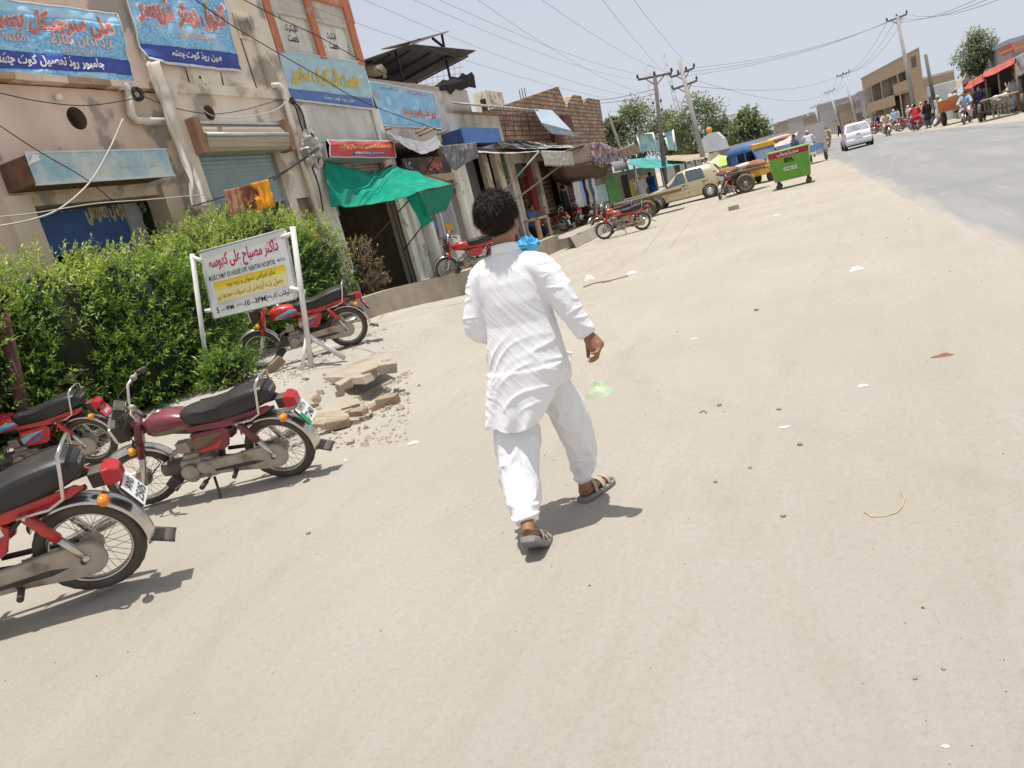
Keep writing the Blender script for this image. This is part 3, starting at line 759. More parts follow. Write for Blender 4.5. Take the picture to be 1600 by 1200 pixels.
each(sh, 'shelf', M_WOOD, C_)
MB().bb((FX - 2.6, 15.4, .42), (FX - 2.0, 17.3, 1.45)).build('counter', pm('brown_counter', (.3, .14, .06), (.22, .1, .05), .6), C_)
tr = MB()
for i, px in enumerate((527, 545, 557, 569)):
    y_ = 15.6 + i * .55; tr.tube([(FX - 1.2, y_, 2.9), (FX - 1.2, y_, 2.55)], .03, 6)
each(tr, 'hanging_tube_light', M_WHITE, C_)
each(MB().tube([(FX - .05, 17.95, .42), (FX - .05, 17.95, 3.7)], .02, 6).tube([(FX - .02, 18.1, .42), (FX - .02, 18.1, 3.7)], .02, 6), 'shutter_rail', M_RUST, C_)

banner('banner', 'faded blue banner with yellow lettering and a navy strip below orange framed windows', [(432, 78), (567, 99), (583, 172), (452, 157)], FX,
       [(0, .76, pm('faded_teal_vinyl', (.34, .52, .60), (.45, .60, .60), .5, scale=3)), (.76, .97, pm('faded_navy_vinyl', (.12, .2, .48), None, .5)), (.97, 1, M_BANEDGE)],
       [(urdu('نعمت الیکٹرک سٹور'), .47, .45, .82, .44, pm('pale_yellow_edge', (.62, .6, .4), None, .5), .006, .09), (urdu('نعمت الیکٹرک سٹور'), .47, .45, .8, .40, M_YTXT, .010, .06),
        (urdu('مین روڈ کوٹ چھٹہ'), .55, .86, .36, .12, M_WTXT, .010, .015)], seed=7.7, amp=.02)
rs, _p = banner('signboard', 'red bulging electric store signboard with yellow lettering over the green awning', [(508, 220), (610, 221), (616, 247), (512, 246)], FX + .45,
       [(0, .06, M_WTXT), (.06, 1, pm('red_vinyl', (.62, .07, .07), (.55, .08, .08), .45))],
       [(urdu('نعمت الیکٹرک سٹور اینڈ سولر پوائنٹ'), .53, .38, .8, .34, M_YTXT, .012, .045), ('0333-6337972', .47, .76, .24, .13, M_WTXT, .016, .02), (urdu('محمد ندیم'), .70, .76, .18, .14, M_WTXT, .016, .01)], seed=2.2, amp=.02,
       droop=lambda u, v: .05 * math.sin(PI * v))
sp_ = MB(); sp_.add([_p(a, b, .008) for a, b in ((.33, .66), (.84, .66), (.84, .86), (.33, .86))], [(0, 1, 2, 3)]); sp_.build('phone_strip', M_NAVY, rs)
sp_ = MB()
pb_ = [_p(0, 0), _p(1, 0), _p(1, 1), _p(0, 1)]
bk = [V((FX, p.y, p.z)) for p in pb_]
sp_.add([p - V((.05, 0, 0)) for p in pb_] + bk, [(0, 1, 5, 4), (1, 2, 6, 5), (2, 3, 7, 6), (3, 0, 4, 7), (4, 5, 6, 7)]); sp_.build('casing', M_GALV, rs)
# crumpled plastic sheet at the sign's left end
mb = MB(); cA = WX(487, 235, FX + .4)
def crum(u, v):
    d = V((.12 * math.cos(u * 2 * PI), .33 * math.cos(u * 2 * PI), .34 * (1 - 2 * v)))
    k = (1 - abs(2 * v - 1) ** 3); d = V((.2 * math.cos(u * 2 * PI) * k, .24 * math.sin(u * 2 * PI) * k, .36 * (1 - 2 * v)))
    return cA + d * (1 + .55 * fbm((u * 5, v * 5, 3), 3)) 
mb.grid(crum, 30, 20, smooth=False); o = mb.build('plastic_sheet', pm('silver_plastic', (.55, .53, .5), (.3, .28, .27), .35, .2, scale=5)); tag(o, 'crumpled silver plastic sheet tied to the wall left of the red signboard', 'plastic sheet')

# ================= unit D: mobile / furniture shop with roof shed =================
D_ = thing('shop_building', 'shop with white flaking pillar, glass showcase front and dark steel shed on its roof', 'building')
mb = MB(); wall(mb, FX, 18.5, 22.75, 0, 5.55, [(18.75, 22.05, -.1, 4.05)]); mb.build('wall', M_GREYP, D_)
MB().bb((FX - 5, 18.52, 5.55), (FX - .02, 22.75, 5.7)).bb((FX - 5.2, 18.52, 0), (FX - 5, 22.75, 5.55)).build('roof', M_CONC, D_)
pl = MB(); pl.bb((FX, 18.52, 0), (FX + .16, 18.95, 3.0)); pl.bb((FX, 21.95, 0), (FX + .2, 22.72, 3.75)); each(pl, 'pillar', M_WHITEP, D_)
cc = WX(655, 400, FX + .1)
MB().lathe([(.19, .2), (.17, 2.9)], (FX + .28, 19.0, 0), 'z', 18).build('round_post', M_WHITEP, D_)
room(D_, 18.6, 22.2, .4, 4.05, 3)
X4 = FX - .25
gl = MB(); gl.bb((X4 - .02, 19.3, .4), (X4, 21.9, 2.75)); gl.build('glass_front', pm('hazy_showcase_glass', (.30, .31, .34), (.42, .42, .44), .15, scale=1.2, spec=.5), D_)
fr = MB()
for y in (19.3, 20.1, 20.95, 21.9): fr.bb((X4, y - .03, .4), (X4 + .05, y + .03, 2.75))
fr.bb((X4 - .01, 18.9, 2.75), (X4 + .06, 21.95, 2.85)); fr.build('aluminium_frame', M_WHITE, D_)
st = MB()
for y, z0_, z1_, m in ((19.7, 1.55, 2.3, 2), (20.45, 1.3, 2.4, 0), (20.45, 1.55, 1.95, 1), (21.3, 2.05, 2.25, 3), (21.35, 1.4, 1.7, 2), (19.6, .45, 1.25, 4), (20.5, .45, 1.2, 5)):
    st.m = m
    if m in (0, 1): st.ell((X4 + .02, y, (z0_ + z1_) / 2), (.012 + .006 * m, .22 - .05 * m, (z1_ - z0_) / 2), 20, 10)
    else: st.bb((X4 + .002, y - .22, z0_), (X4 + .03, y + .22, z1_))
each(st, 'showcase_sticker', [pm('brown_print', (.22, .1, .06)), pm('blue_print', (.12, .2, .42)), pm('ochre_print', (.62, .36, .08)), M_RED, M_WHITE, M_GALV], D_)
bd = MB(); bd.bb((FX + .02, 18.95, 2.9), (FX + .1, 21.95, 3.12)); bd.build('fascia_beam', pm('tan_board', (.5, .38, .26), None, .8), D_)
sg = MB(); sg.bb((FX + .02, 19.0, 3.14), (FX + .06, 21.9, 3.62)); sg.build('dark_sign_panel', pm('dark_print', (.05, .05, .06), (.2, .07, .05), .5, scale=2, lo=.5, hi=.55), D_)
tb = MB(); f_ = fmap(FX + .06); put_text(tb, urdu('موبائل'), f_, 20.9, 3.38, .9, .3, .004, .05); tb.m = 1; put_text(tb, 'XYZ'.replace('XYZ', 'LG'), f_, 19.3, 3.38, .3, .3, .004, .02); tb.build('lettering', [M_RED, M_GALV], D_, fix=False)
gb = MB()
for i in range(5): gb.bb((FX + .03, 21.3 + i * .14, 2.5), (FX + .05, 21.32 + i * .14, 2.9))
for i in range(4): gb.bb((FX + .034, 21.3, 2.5 + i * .12), (FX + .056, 21.88, 2.52 + i * .12))
gb.build('window_grille', M_RUST, D_)
bb_, _p2 = banner('banner', 'pale blue banner with faded red lettering and a painted plumber figure, below the roof shed', [(574, 127), (676, 147), (689, 202), (597, 197)], FX + .02,
       [(0, 1, pm('sky_blue_vinyl', (.20, .47, .70), (.34, .57, .74), .5, scale=3))],
       [(urdu('نیو علی پلمبر سنٹر'), .66, .62, .62, .34, M_BANEDGE, .006, .08), (urdu('نیو علی پلمبر سنٹر'), .66, .62, .58, .30, M_RED, .010, .04), (urdu('سامان پلمبر ہر قسم'), .5, .1, .7, .1, M_RED, .008, .02)], seed=5.5, amp=.02)
fg = MB()
def flat(poly, lift): fg.add([_p2(a, b, lift) for a, b in poly], [tuple(range(len(poly)))])
fg.m = 0; flat([(.06 + .04 * math.cos(t * PI / 5), .3 + .13 * math.sin(t * PI / 5)) for t in range(10)], .006)
fg.m = 1; flat([(.2 + .04 * math.cos(t * PI / 5), .4 + .11 * math.sin(t * PI / 5)) for t in range(10)], .006); flat([(.12, .55), (.2, .66), (.3, .55), (.33, .66), (.24, .78), (.22, .95), (.14, .95), (.15, .75), (.06, .62)], .006)
fg.build('figure_print', [M_GREYDOOR, M_BANL], bb_, fix=False)

# roof shed
sd_ = thing('roof_shed', 'dark open steel shed with sloping sheet roof standing on the shop roof', 'shed')
rf_ = MB()
A0 = WX(560, 97, -10.3); A1 = WX(640, 69, -10.3); A2 = WX(743, 79, -9.9)
def shed(u, v):
    near = lerp(A0, A1, u / .45) if u < .45 else lerp(A1, A2, (u - .45) / .55)
    far = V((-14.5, lerp(19.0, 25.0, u), 5.9 + .25 * u))
    return lerp(near, far, v)
rf_.grid(shed, 30, 4); rf_.build('sheet_roof', pm('shaded_underside_sheet', (.05, .042, .04), (.085, .07, .065), .8, scale=2), sd_, solid=.03)  # shade of the underside painted into the whole sheet colour
r2 = MB(); B0, B1, B2 = WX(596, 77, -10.6), WX(701, 49, -10.2), WX(641, 70, -10.1)
B3 = WX(615, 75, -12.0)
r2.add([B0, B1, B2, B3], [(0, 1, 2, 3)]); r2.build('upper_sheet', pm('rusty_sheet', (.34, .24, .19), (.24, .15, .11), .7, scale=3), sd_, solid=.03)
po = MB()
for a, b in (((618, 80), (632, 133)), ((697, 92), (703, 122)), ((641, 70), (655, 62)), ((690, 52), (694, 74)), ((676, 60), (694, 74)), ((690, 92), (716, 90))):
    po.tube([WX(*a, -10.4), WX(*b, -10.4)], .045, 6)
for i in range(7):
    p = shed(i / 6, .06); q = shed(i / 6, .95); po.tube([p - V((0, 0, .05)), q - V((0, 0, .05))], .03, 5)
for a, b in (((650, 128), (665, 95)), ((600, 128), (608, 108))): po.tube([WX(*a, -13.5), WX(*b, -13.5)], .04, 5)
each(po, 'steel_frame', pm('blackened_steel', (.03, .028, .028), None, .7), sd_)
gm = MB()
for i in range(9): gm.tube([WX(646 + i * 9, 105 + (i * -1.2), -13), WX(650 + i * 9, 140, -13)], .012, 4)
for j in range(4): gm.tube([WX(640, 108 + j * 9, -13), WX(725, 94 + j * 10, -13)], .012, 4)
gm.build('mesh_railing', M_GALV, sd_)
mb = MB(); cB = WX(586, 113, -10.5)
mb.grid(lambda u, v: cB + V((.25 * math.cos(2 * PI * u), .48 * math.sin(2 * PI * u), .42 * (1 - 2 * v))) * 1 * (1 if 0 else (.25 + .75 * math.sin(PI * min(max(v, .04), .96))) * (1 + .3 * fbm((u * 3, v * 3, 1), 3))), 22, 14)
tag(mb.build('sack', pm('brown_sackcloth', (.30, .23, .16), (.17, .13, .1), .95, scale=4)), 'bulging brown sack hanging under the roof shed edge', 'sack')
mb = MB(); Q = [(672, 137), (684, 131), (692, 124), (699, 126), (706, 119), (716, 121), (722, 114), (729, 117), (737, 112), (741, 118), (744, 138), (733, 136), (722, 141), (712, 139), (705, 148), (699, 141), (688, 142), (680, 138)]
c0 = WX(712, 130, -10.15); pts = [WX(*q, -10.15) for q in Q]
mb.add([c0 + V((.12, 0, 0))] + pts, [(0, 1 + i, 1 + (i + 1) % len(pts)) for i in range(len(pts))]); o = mb.build('dark_cloth', pm('black_cloth', (.022, .018, .018), (.04, .03, .03), .95, scale=3)); tag(o, 'ragged black cloth heaped over the grey parapet beside the roof shed', 'cloth')

# ================= unit E: blue box sign shop =================
E_ = thing('shop_building', 'low grey building with blue box sign, tin canopy and dark open front', 'building')
mb = MB(); wall(mb, FX, 22.75, 27.2, 0, 4.9, [(23.0, 26.9, -.1, 3.7)]); mb.build('wall', M_WHITEP, E_)
MB().bb((FX - .5, 21.15, 5.0), (FX - .2, 25.35, 5.78)).bb((FX - 5, 25.2, 4.9), (FX - .5, 25.35, 5.75)).build('parapet', M_GREYP, E_)
MB().bb((FX - 5, 22.75, 4.9), (FX, 27.2, 5.0)).bb((FX - 5.2, 22.75, 0), (FX - 5, 27.2, 4.9)).build('roof', M_CONC, E_)
room(E_, 22.85, 27.1, .35, 3.8, 2.2, m=M_DARK)
cp_ = MB(); corrugated(cp_, lambda u, v: V((FX + .0 + .9 * v, lerp(23.3, 29.2, u), lerp(5.25, 4.9, v))), 90, 2, .03, 20); cp_.build('tin_canopy', pm('dull_tin', (.42, .4, .36), (.3, .26, .22), .6, .3), E_, solid=.01)
p2_ = MB(); p2_.bb((FX - .1, 24.55, .35), (FX + .06, 25.0, 3.6)); p2_.bb((FX - .1, 25.6, .35), (FX + .1, 26.1, 3.6)); each(p2_, 'pillar', M_BEIGE, E_)
MB().bb((FX - .3, 23.0, .35), (FX - .25, 24.5, 3.5)).build('grey_door', pm('dim_grey', (.13, .13, .13), (.1, .1, .1), .7), E_)
shutter(E_, 26.15, 28.6, 2.75, 3.6, M_SHGREEN, FX - .05)
bx = thing('box_sign', 'plain royal blue sheet metal box sign over the dark shop beyond the white pillar', 'sign'); SXB = -9.3
y0, z1 = 21.95, 4.26; y1, z0 = 25.0, 3.84
MB().bb((FX + .02, y0, z0), (SXB - .02, y1, z1)).build('casing', pm('dark_blue_tin', (.05, .09, .22), None, .5), bx)
MB().bb((SXB - .02, y0 - .02, z0 - .02), (SXB, y1 + .02, z1 + .02)).build('face', pm('royal_blue_tin', (.07, .17, .46), (.09, .2, .48), .5), bx)

# platform along the shop fronts with its kerb wall
kw = MB()
kp = []
y = 11.9
def kerb_top(y): return lerp(.76, .50, S((y - 12) / 5.5)) if y < 18 else .5
mbk = MB()
for y in [11.9 + .5 * i for i in range(24)]:
    zt = kerb_top(y); zt2 = kerb_top(y + .5)
    for X_a, X_b in ((-8.02, -7.78),):
        v = [(X_a, y, -.1), (X_b, y, -.1), (X_b, y + .5, -.1), (X_a, y + .5, -.1), (X_a, y, zt), (X_b, y, zt), (X_b, y + .5, zt2), (X_a, y + .5, zt2)]
        mbk.add(v, [(4, 5, 6, 7), (1, 2, 6, 5), (0, 4, 7, 3)])
        if y < 12: mbk.add(v, [(0, 1, 5, 4)])
tag(mbk.build('kerb_wall', pm('concrete_kerb', (.46, .39, .30), (.38, .31, .23), .95, scale=2.5, bump=.5, bscale=18, stain=(1.2, .5, .7, (.3, .25, .2)))), 'low concrete kerb wall in front of the electric store', 'wall')
pf_ = MB(); pf_.bb((-10.3, 11.95, .0), (-8.021, 23.9, .42)); pf_.bb((-10.3, 23.9, 0), (-7.2, 29.5, .34))
tag(pf_.build('shop_platform', M_CONC), kind='structure')
k2 = MB()
pts = [G(*p, .0) for p in ((752, 470), (800, 425), (868, 408), (905, 385), (920, 368))]
kc = [(-7.3, 23.9), (-7.0, 26), (-6.95, 29.5)]
k2.grid(lambda u, v: V((-7.19 + .12 * (1 - v) + .03 * fbm((u * 9, v, 0), 3), lerp(23.2, 29.6, u), .36 * v + .01)), 30, 2)
k2.grid(lambda u, v: V((-7.19 - .3 * v, lerp(23.2, 29.6, u), .371 + .01 * fbm((u * 9, v, 4), 2))), 30, 1)
tag(k2.build('stone_kerb', M_CONC), kind='structure')
# ---------------------------------------------------------------- motorcycles
M_TYRE = pm('tyre_rubber', (0.045, 0.042, 0.040), (0.09, 0.078, 0.062), .85, scale=12, dust=.45)
M_CHROME = pm('dusty_chrome', (0.72, 0.71, 0.69), (0.55, 0.50, 0.43), .22, .9, scale=7, dust=.35)
M_ALLOY = pm('dusty_alloy', (0.42, 0.38, 0.32), (0.27, 0.23, 0.19), .55, .45, scale=9, dust=.5)
M_SEAT = pm('black_vinyl_seat', (0.013, 0.013, 0.015), (0.024, 0.024, 0.025), .40, spec=.45, dust=.05, bump=.15, bscale=60)
M_BLKPL = pm('black_plastic', (0.02, 0.02, 0.021), (0.045, 0.04, 0.036), .5, dust=.3)
M_CRED = pm('bright_red_enamel', (0.50, 0.02, 0.025), (0.42, 0.02, 0.02), .28, coat=.6, dust=.12)
M_CMAR = pm('maroon_enamel', (0.19, 0.012, 0.04), (0.12, 0.01, 0.022), .32, coat=.5, dust=.25)
M_LAMP = pm('red_lamp_lens', (0.42, 0.012, 0.02), (0.30, 0.01, 0.015), .2, coat=.5)
M_AMBER = pm('amber_lens', (0.80, 0.27, 0.02), (0.7, 0.22, 0.02), .25, coat=.4)
M_LENS = pm('headlight_glass', (0.62, 0.64, 0.65), (0.5, 0.52, 0.54), .12)
M_DIAL = pm('dial_face', (0.50, 0.52, 0.52), (0.38, 0.40, 0.40), .3)
M_PLATEW = pm('white_number_plate', (0.78, 0.79, 0.78), (0.66, 0.66, 0.64), .45, scale=9)
M_PLATER = pm('red_number_plate', (0.62, 0.06, 0.12), None, .45)
M_PLATEG = pm('green_plate_strip', (0.02, 0.32, 0.13), None, .45)
M_DBLUE = pm('blue_decal', (0.05, 0.22, 0.55), None, .4); M_DORG = pm('orange_decal', (0.75, 0.28, 0.04), None, .4)
M_DWHT = pm('white_decal', (0.76, 0.76, 0.74), None, .4); M_DGRN = pm('green_decal', (0.10, 0.40, 0.16), None, .4)
M_DOLV = pm('olive_decal', (0.20, 0.16, 0.09), (.14, .10, .06), .45); M_DSKY = pm('sky_decal', (0.25, 0.52, 0.66), None, .4)
M_DPUR = pm('violet_decal', (0.16, 0.08, 0.30), None, .4)
WR = 0.279
TANK = [(.345, .700, .020, .030), (.33, .703, .068, .062), (.27, .712, .105, .086), (.17, .716, .120, .094), (.06, .706, .116, .088), (-.03, .690, .098, .070), (-.08, .680, .070, .052), (-.10, .676, .02, .02)]
def tank_at(x):
    for a, b in zip(TANK, TANK[1:]):
        if b[0] <= x <= a[0]:
            t = (a[0] - x) / (a[0] - b[0]); return [lerp(p, q, t) for p, q in zip(a, b)]
    return TANK[-1]
def tank_y(x, z):
    _, zc, hw, hh = tank_at(x); k = min(.98, abs(z - zc) / hh)
    return hw * (1 - k ** 2.8) ** (1 / 2.8)
def fender(mb, cx, cz, Rr, a0, a1, hw, n=30, lip=.03):
    def f(u, v):
        a = R(lerp(a0, a1, u)); q = (v - .5) * 2
        rr = Rr - lip * abs(q) ** 2.5; return V((cx + rr * math.cos(a), hw * (q if abs(q) < .9 else math.copysign(.9 + (abs(q) - .9) * .5, q)), cz + rr * math.sin(a)))
    mb.grid(f, n, 10)
def wheel(parent, cx, M, drum, spokes=36):
    hb = MB(); hb.M = M; hb.lathe([(.012, -.085), (.03, -.085), (.032, -.06), (drum, -.045), (drum + .004, .035), (drum - .012, .045), (.03, .06), (.012, .085)], (cx, 0, WR), 'y', 20)
    hb.build('hub', M_ALLOY, None); h = bpy.context.scene.collection.objects[-1]
    h.name = 'wheel'; h.parent = parent
    sp = MB(); sp.M = M
    for i in range(spokes):
        a = 2 * PI * i / spokes; sd = 1 if i % 2 else -1; off = R(38) * (1 if (i // 2) % 2 else -1); rh = drum * .85
        sp.tube([(cx + rh * math.cos(a + off), sd * .04, WR + rh * math.sin(a + off)), (cx + .205 * math.cos(a), 0, WR + .205 * math.sin(a))], .0021, 3, caps=False)
    sp.build('spokes', M_CHROME, h)
    t = MB(); t.M = M; rings = []
    n = 56
    for i in range(n):
        q = 2 * PI * i / n; ring = []
        for rad, yy in ((.212, -.018), (.228, -.032), (.250, -.036), (.268, -.028), (.2785, -.010), (.2785, .010), (.268, .028), (.250, .036), (.228, .032), (.212, .018)):
            rr = rad - (.003 if (i % 2 and rad > .26) else 0)
            ring.append(V((cx + rr * math.cos(q), yy, WR + rr * math.sin(q))))
        rings.append(ring)
    t.loft(rings, close_v=True); t.build('tyre', M_TYRE, h)
    r = MB(); r.M = M; rings = []
    for i in range(n):
        q = 2 * PI * i / n
        rings.append([V((cx + rad * math.cos(q), yy, WR + rad * math.sin(q))) for rad, yy in ((.214, -.024), (.208, -.026), (.198, -.012), (.198, .012), (.208, .026), (.214, .024))])
    r.loft(rings, close_v=True); r.build('rim', M_CHROME, h)
    return h
def strip(mb, pts, side, lift=.003):
    """tank decal strip: pts = (x, zlow, zhigh)"""
    vs = []; n = 4
    for x, a, b in pts:
        for k in range(n + 1):
            z = lerp(a, b, k / n); vs.append(V((x, side * (tank_y(x, z) + lift), z)))
    fs = [(i * (n + 1) + k, i * (n + 1) + k + 1, (i + 1) * (n + 1) + k + 1, (i + 1) * (n + 1) + k) for i in range(len(pts) - 1) for k in range(n)]
    mb.add(vs, fs, True)
def dense(pts, n=5):
    out = []
    for a, b in zip(pts, pts[1:]):
        for i in range(n): out.append(tuple(lerp(p, q, i / n) for p, q in zip(a, b)))
    return out + [pts[-1]]

def motorbike(label, body, tank_decals, cover_decals, plate, loc, rotz, lean=9, steer=0, group=None, seat_text=True, lamp=True):
    """parts in local axes: x forward, y left, z up; decals = (material, points)"""
    root = thing('motorcycle', label, 'motorcycle', loc, group=group, rot=(-R(lean), 0, rotz))
    I = Matrix()
    piv = V((.41, 0, .80)); ax = V((-.39, 0, .92)).normalized()
    SM = Matrix.Translation(piv) @ Matrix.Rotation(R(steer), 4, ax) @ Matrix.Translation(-piv)
    wheel(root, -.6, I, .062); wheel(root, .6, SM, .062)
    # frame
    f = MB(); f.tube([(.41, 0, .66), (.40, 0, .82)], .03, 10)
    f.tube([(.40, 0, .74), (.2, 0, .64), (-.05, 0, .58), (-.16, 0, .44), (-.12, 0, .32)], [.03, .032, .034, .034, .03], 8)
    for s in (-1, 1):
        f.tube([(-.12, s * .07, .60), (-.42, s * .10, .625), (-.74, s * .085, .665)], .016, 6)
        f.tube([(-.16, s * .06, .34), (-.60, s * .095, WR)], .018, 6)
        f.tube([(-.15, s * .05, .40), (-.42, s * .1, .62)], .013, 6)
    f.build('frame', M_BLKPL, root)
    # rear mudguard, front mudguard
    b = MB(); fender(b, -.6, WR, .325, 45, 192, .075); b.build('rear_mudguard', M_CHROME, root, solid=.004)
    b = MB(); a = R(192); px_, pz_ = -.6 + .32 * math.cos(a), WR + .32 * math.sin(a)
    b.grid(lambda u, v: V((px_ + .01 - .11 * u, (v - .5) * .14, pz_ + .03 - .055 * u - .012 * abs(v - .5))), 3, 4); b.build('mud_flap', M_BLKPL, root, solid=.006)
    b = MB(); b.M = SM; fender(b, .6, WR, .315, 8, 172, .062)
    b.build('front_mudguard', M_CHROME, root, solid=.004)
    st_ = MB(); st_.M = SM
    for s in (-1, 1):
        st_.tube([(.6, s * .075, WR), (.53, s * .075, .42), (.50, s * .06, WR + .30)], .008, 5)
    st_.build('mudguard_stay', M_CHROME, root)
    # fork
    lo = MB(); lo.M = SM; hi = MB(); hi.M = SM
    for s in (-1, 1):
        lo.tube([(.605, s * .082, WR - .03), (.60, s * .082, WR), (.50, s * .082, .50)], [.018, .024, .024], 10)
        hi.tube([(.505, s * .082, .50), (.42, s * .082, .72), (.385, s * .082, .80)], [.032, .034, .03], 10)
    lo.build('fork', M_CHROME, root); hi.box((.40, 0, .80), (.07, .19, .025)); hi.build('fork_cover', body, root)
    # headlight + speedometer
    h = MB(); h.M = SM
    h.loft([[V((.42, y * .6, .76 + z * .7)) for y, z in ((-.09, -.07), (.09, -.07), (.09, .07), (-.09, .07))],
            [V((.50, y, .765 + z)) for y, z in ((-.10, -.08), (.10, -.08), (.10, .08), (-.10, .08))],
            [V((.575, y, .765 + z)) for y, z in ((-.10, -.075), (.10, -.075), (.10, .08), (-.10, .08))]], smooth=False)
    hl = h.build('headlight', M_BLKPL, root, bevel=.012)
    g_ = MB(); g_.M = SM; g_.box((.585, 0, .768), (.022, .19, .145)); g_.build('rim', M_CHROME, hl, bevel=.008)
    g_ = MB(); g_.M = SM; g_.box((.598, 0, .768), (.008, .165, .12)); g_.build('lens', M_LENS, hl, bevel=.003)
    s_ = MB(); s_.M = SM; s_.box((.47, 0, .915), (.085, .15, .10), (0, -R(35), 0)); sp_o = s_.build('speedometer', M_BLKPL, root, bevel=.012)
    d_ = MB(); d_.M = SM; q = Euler((0, -R(35), 0)).to_matrix(); d_.box(V((.47, 0, .915)) + q @ V((-.044, 0, 0)), (.004, .13, .08), q); d_.build('dial', M_DIAL, sp_o)
    # handlebar
    hb = MB(); hb.M = SM
    pts = [(.235, .375, .985), (.285, .31, 1.01), (.36, .17, 1.0), (.395, .09, .91), (.405, .04, .865), (.405, -.04, .865), (.395, -.09, .91), (.36, -.17, 1.0), (.285, -.31, 1.01), (.235, -.375, .985)]
    hb.tube(pts, .0115, 8); hbo = hb.build('handlebar', M_CHROME, root)
    for s in (-1, 1):
        gm_ = MB(); gm_.M = SM; gm_.tube([(.228, s * .385, .982), (.285, s * .30, 1.011)], .0185, 8); gm_.build('grip', M_BLKPL, hbo)
        lv = MB(); lv.M = SM; lv.tube([(.315, s * .25, 1.012), (.33, s * .29, .995), (.29, s * .385, .955)], [.009, .008, .006], 6); lv.ell((.31, s * .235, 1.01), (.03, .025, .026), 8, 6); lv.build('lever', M_ALLOY, hbo)
    cb = MB(); cb.M = SM
    cb.tube([(.33, .22, 1.0), (.44, .2, .95), (.47, .11, .80), (.44, .06, .62)], .006, 5)
    cb.tube([(.33, -.22, 1.0), (.47, -.2, .93), (.56, -.12, .66), (.53, -.10, .45), (.59, -.07, .31)], .006, 5)
    cb.tube([(.33, .23, 1.0), (.46, .24, .86), (.46, .11, .6), (.40, .10, .40), (.55, .10, .30)], .006, 5)
    cb.build('cable', M_BLKPL, root)
    # tank
    t = MB(); rings = []; n = 24
    for x, zc, hw, hh in TANK:
        rings.append([V((x, hw * math.copysign(abs(math.cos(q)) ** (2 / 2.8), math.cos(q)), zc + hh * math.copysign(abs(math.sin(q)) ** (2 / 2.8), math.sin(q)))) for q in [2 * PI * j / n for j in range(n)]])
    t.loft(rings); tk = t.build('fuel_tank', body, root)
    c_ = MB(); c_.lathe([(.03, 0), (.03, .012), (.022, .02), (.0, .021)], (.20, 0, .805), 'z', 16); c_.build('fuel_cap', M_CHROME, tk)
    if tank_decals:
        ms = []; d_ = MB()
        for m, pts in tank_decals:
            if m not in ms: ms.append(m)
            d_.m = ms.index(m)
            for s in (-1, 1): strip(d_, dense(pts), s, .0025 + .0008 * ms.index(m))
        d_.build('tank_decal', ms, tk, fix=False)
    # seat
    s_ = MB(); rings = []
    SE = [(.045, .755, .69, .045), (.01, .786, .672, .092), (-.10, .796, .658, .122), (-.22, .790, .652, .137), (-.33, .800, .652, .142), (-.41, .828, .656, .145), (-.50, .848, .664, .143), (-.60, .858, .676, .137), (-.68, .858, .695, .124), (-.735, .838, .722, .102), (-.755, .805, .75, .065)]
    for x, zt, zb, hw in SE:
        zc, hh = (zt + zb) / 2, (zt - zb) / 2
        rings.append([V((x, hw * math.copysign(abs(math.cos(q)) ** .62, math.cos(q)), zc + hh * math.copysign(abs(math.sin(q)) ** .62, math.sin(q)))) for q in [2 * PI * j / 22 for j in range(22)]])
    s_.loft(rings); seat = s_.build('seat', M_SEAT, root, sub=1)
    pp = MB()
    for s in (-1, 1):
        pp.tube([(x, s * hw * .93, zt - .006 - .012 * (1)) for x, zt, zb, hw in SE[2:-1]], .004, 5)
    pp.build('piping', M_SEAT, seat)
    if seat_text:
        tx = MB()
        put_text(tx, 'HONDA', lambda a, b, l: V((-.742 - .0 + .45 * b * .0 - l + .10 * (abs(a)) ** 2 * 20 * .3, -a, .80 + b)), 0, 0, .13, .026, .012, .01)
        tx.build('lettering', M_DWHT, seat, fix=False)
    sk = MB()
    for s in (-1, 1):
        sk.prism([(-.02, .672), (-.30, .665), (-.70, .70), (-.74, .675), (-.66, .64), (-.34, .605), (-.02, .63)], .02, 'xz', s * .105 - .01)
    sk.build('side_panel', body, root, bevel=.006)
    # side cover with decals
    for s in (-1, 1):
        cv = MB(); cv.prism([(-.01, .60), (-.30, .605), (-.335, .57), (-.27, .44), (-.22, .415), (-.02, .43), (.02, .50)], .035 * s, 'xz', s * .07)
        co = cv.build('side_cover', body, root, bevel=.012)
        if cover_decals:
            ms = []; d_ = MB()
            for k, (m, poly) in enumerate(cover_decals):
                if m not in ms: ms.append(m)
                d_.m = ms.index(m)
                if isinstance(poly, tuple):
                    put_text(d_, poly[0], lambda a, b, l: V((poly[1] - s * a, s * (.107 + l), poly[2] + b + .25 * s * (-s * a) * .3)), 0, 0, poly[3], poly[4], .004, .015)
                else:
                    d_.add([V((x, s * (.1065 + .0012 * k), z)) for x, z in poly], [tuple(range(len(poly)))])
            d_.build('cover_decal', ms, co, fix=False)
    # engine
    e = MB(); e.box((.06, 0, .285), (.30, .17, .19)); e.box((.10, 0, .39), (.16, .12, .06))
    eo = e.build('engine', M_ALLOY, root, bevel=.03)
    k = MB()
    for x, z, rr, yy in ((.13, .275, .078, .098), (.0, .30, .062, .094)):
        k.lathe([(rr, 0), (rr, .03), (rr - .012, .042), (0, .044)], (x, yy - .015, z), 'y', 22)
        k.lathe([(0, -.044), (rr - .012, -.042), (rr, -.03), (rr, 0)], (x, -yy + .015, z), 'y', 22)
    k.build('crankcase_cover', M_ALLOY, eo)
    c_ = MB(); prof = [(.045, 0)]
    for i in range(9): prof += [(.068, .005 + i * .015), (.068, .010 + i * .015), (.050, .011 + i * .015), (.050, .019 + i * .015)]
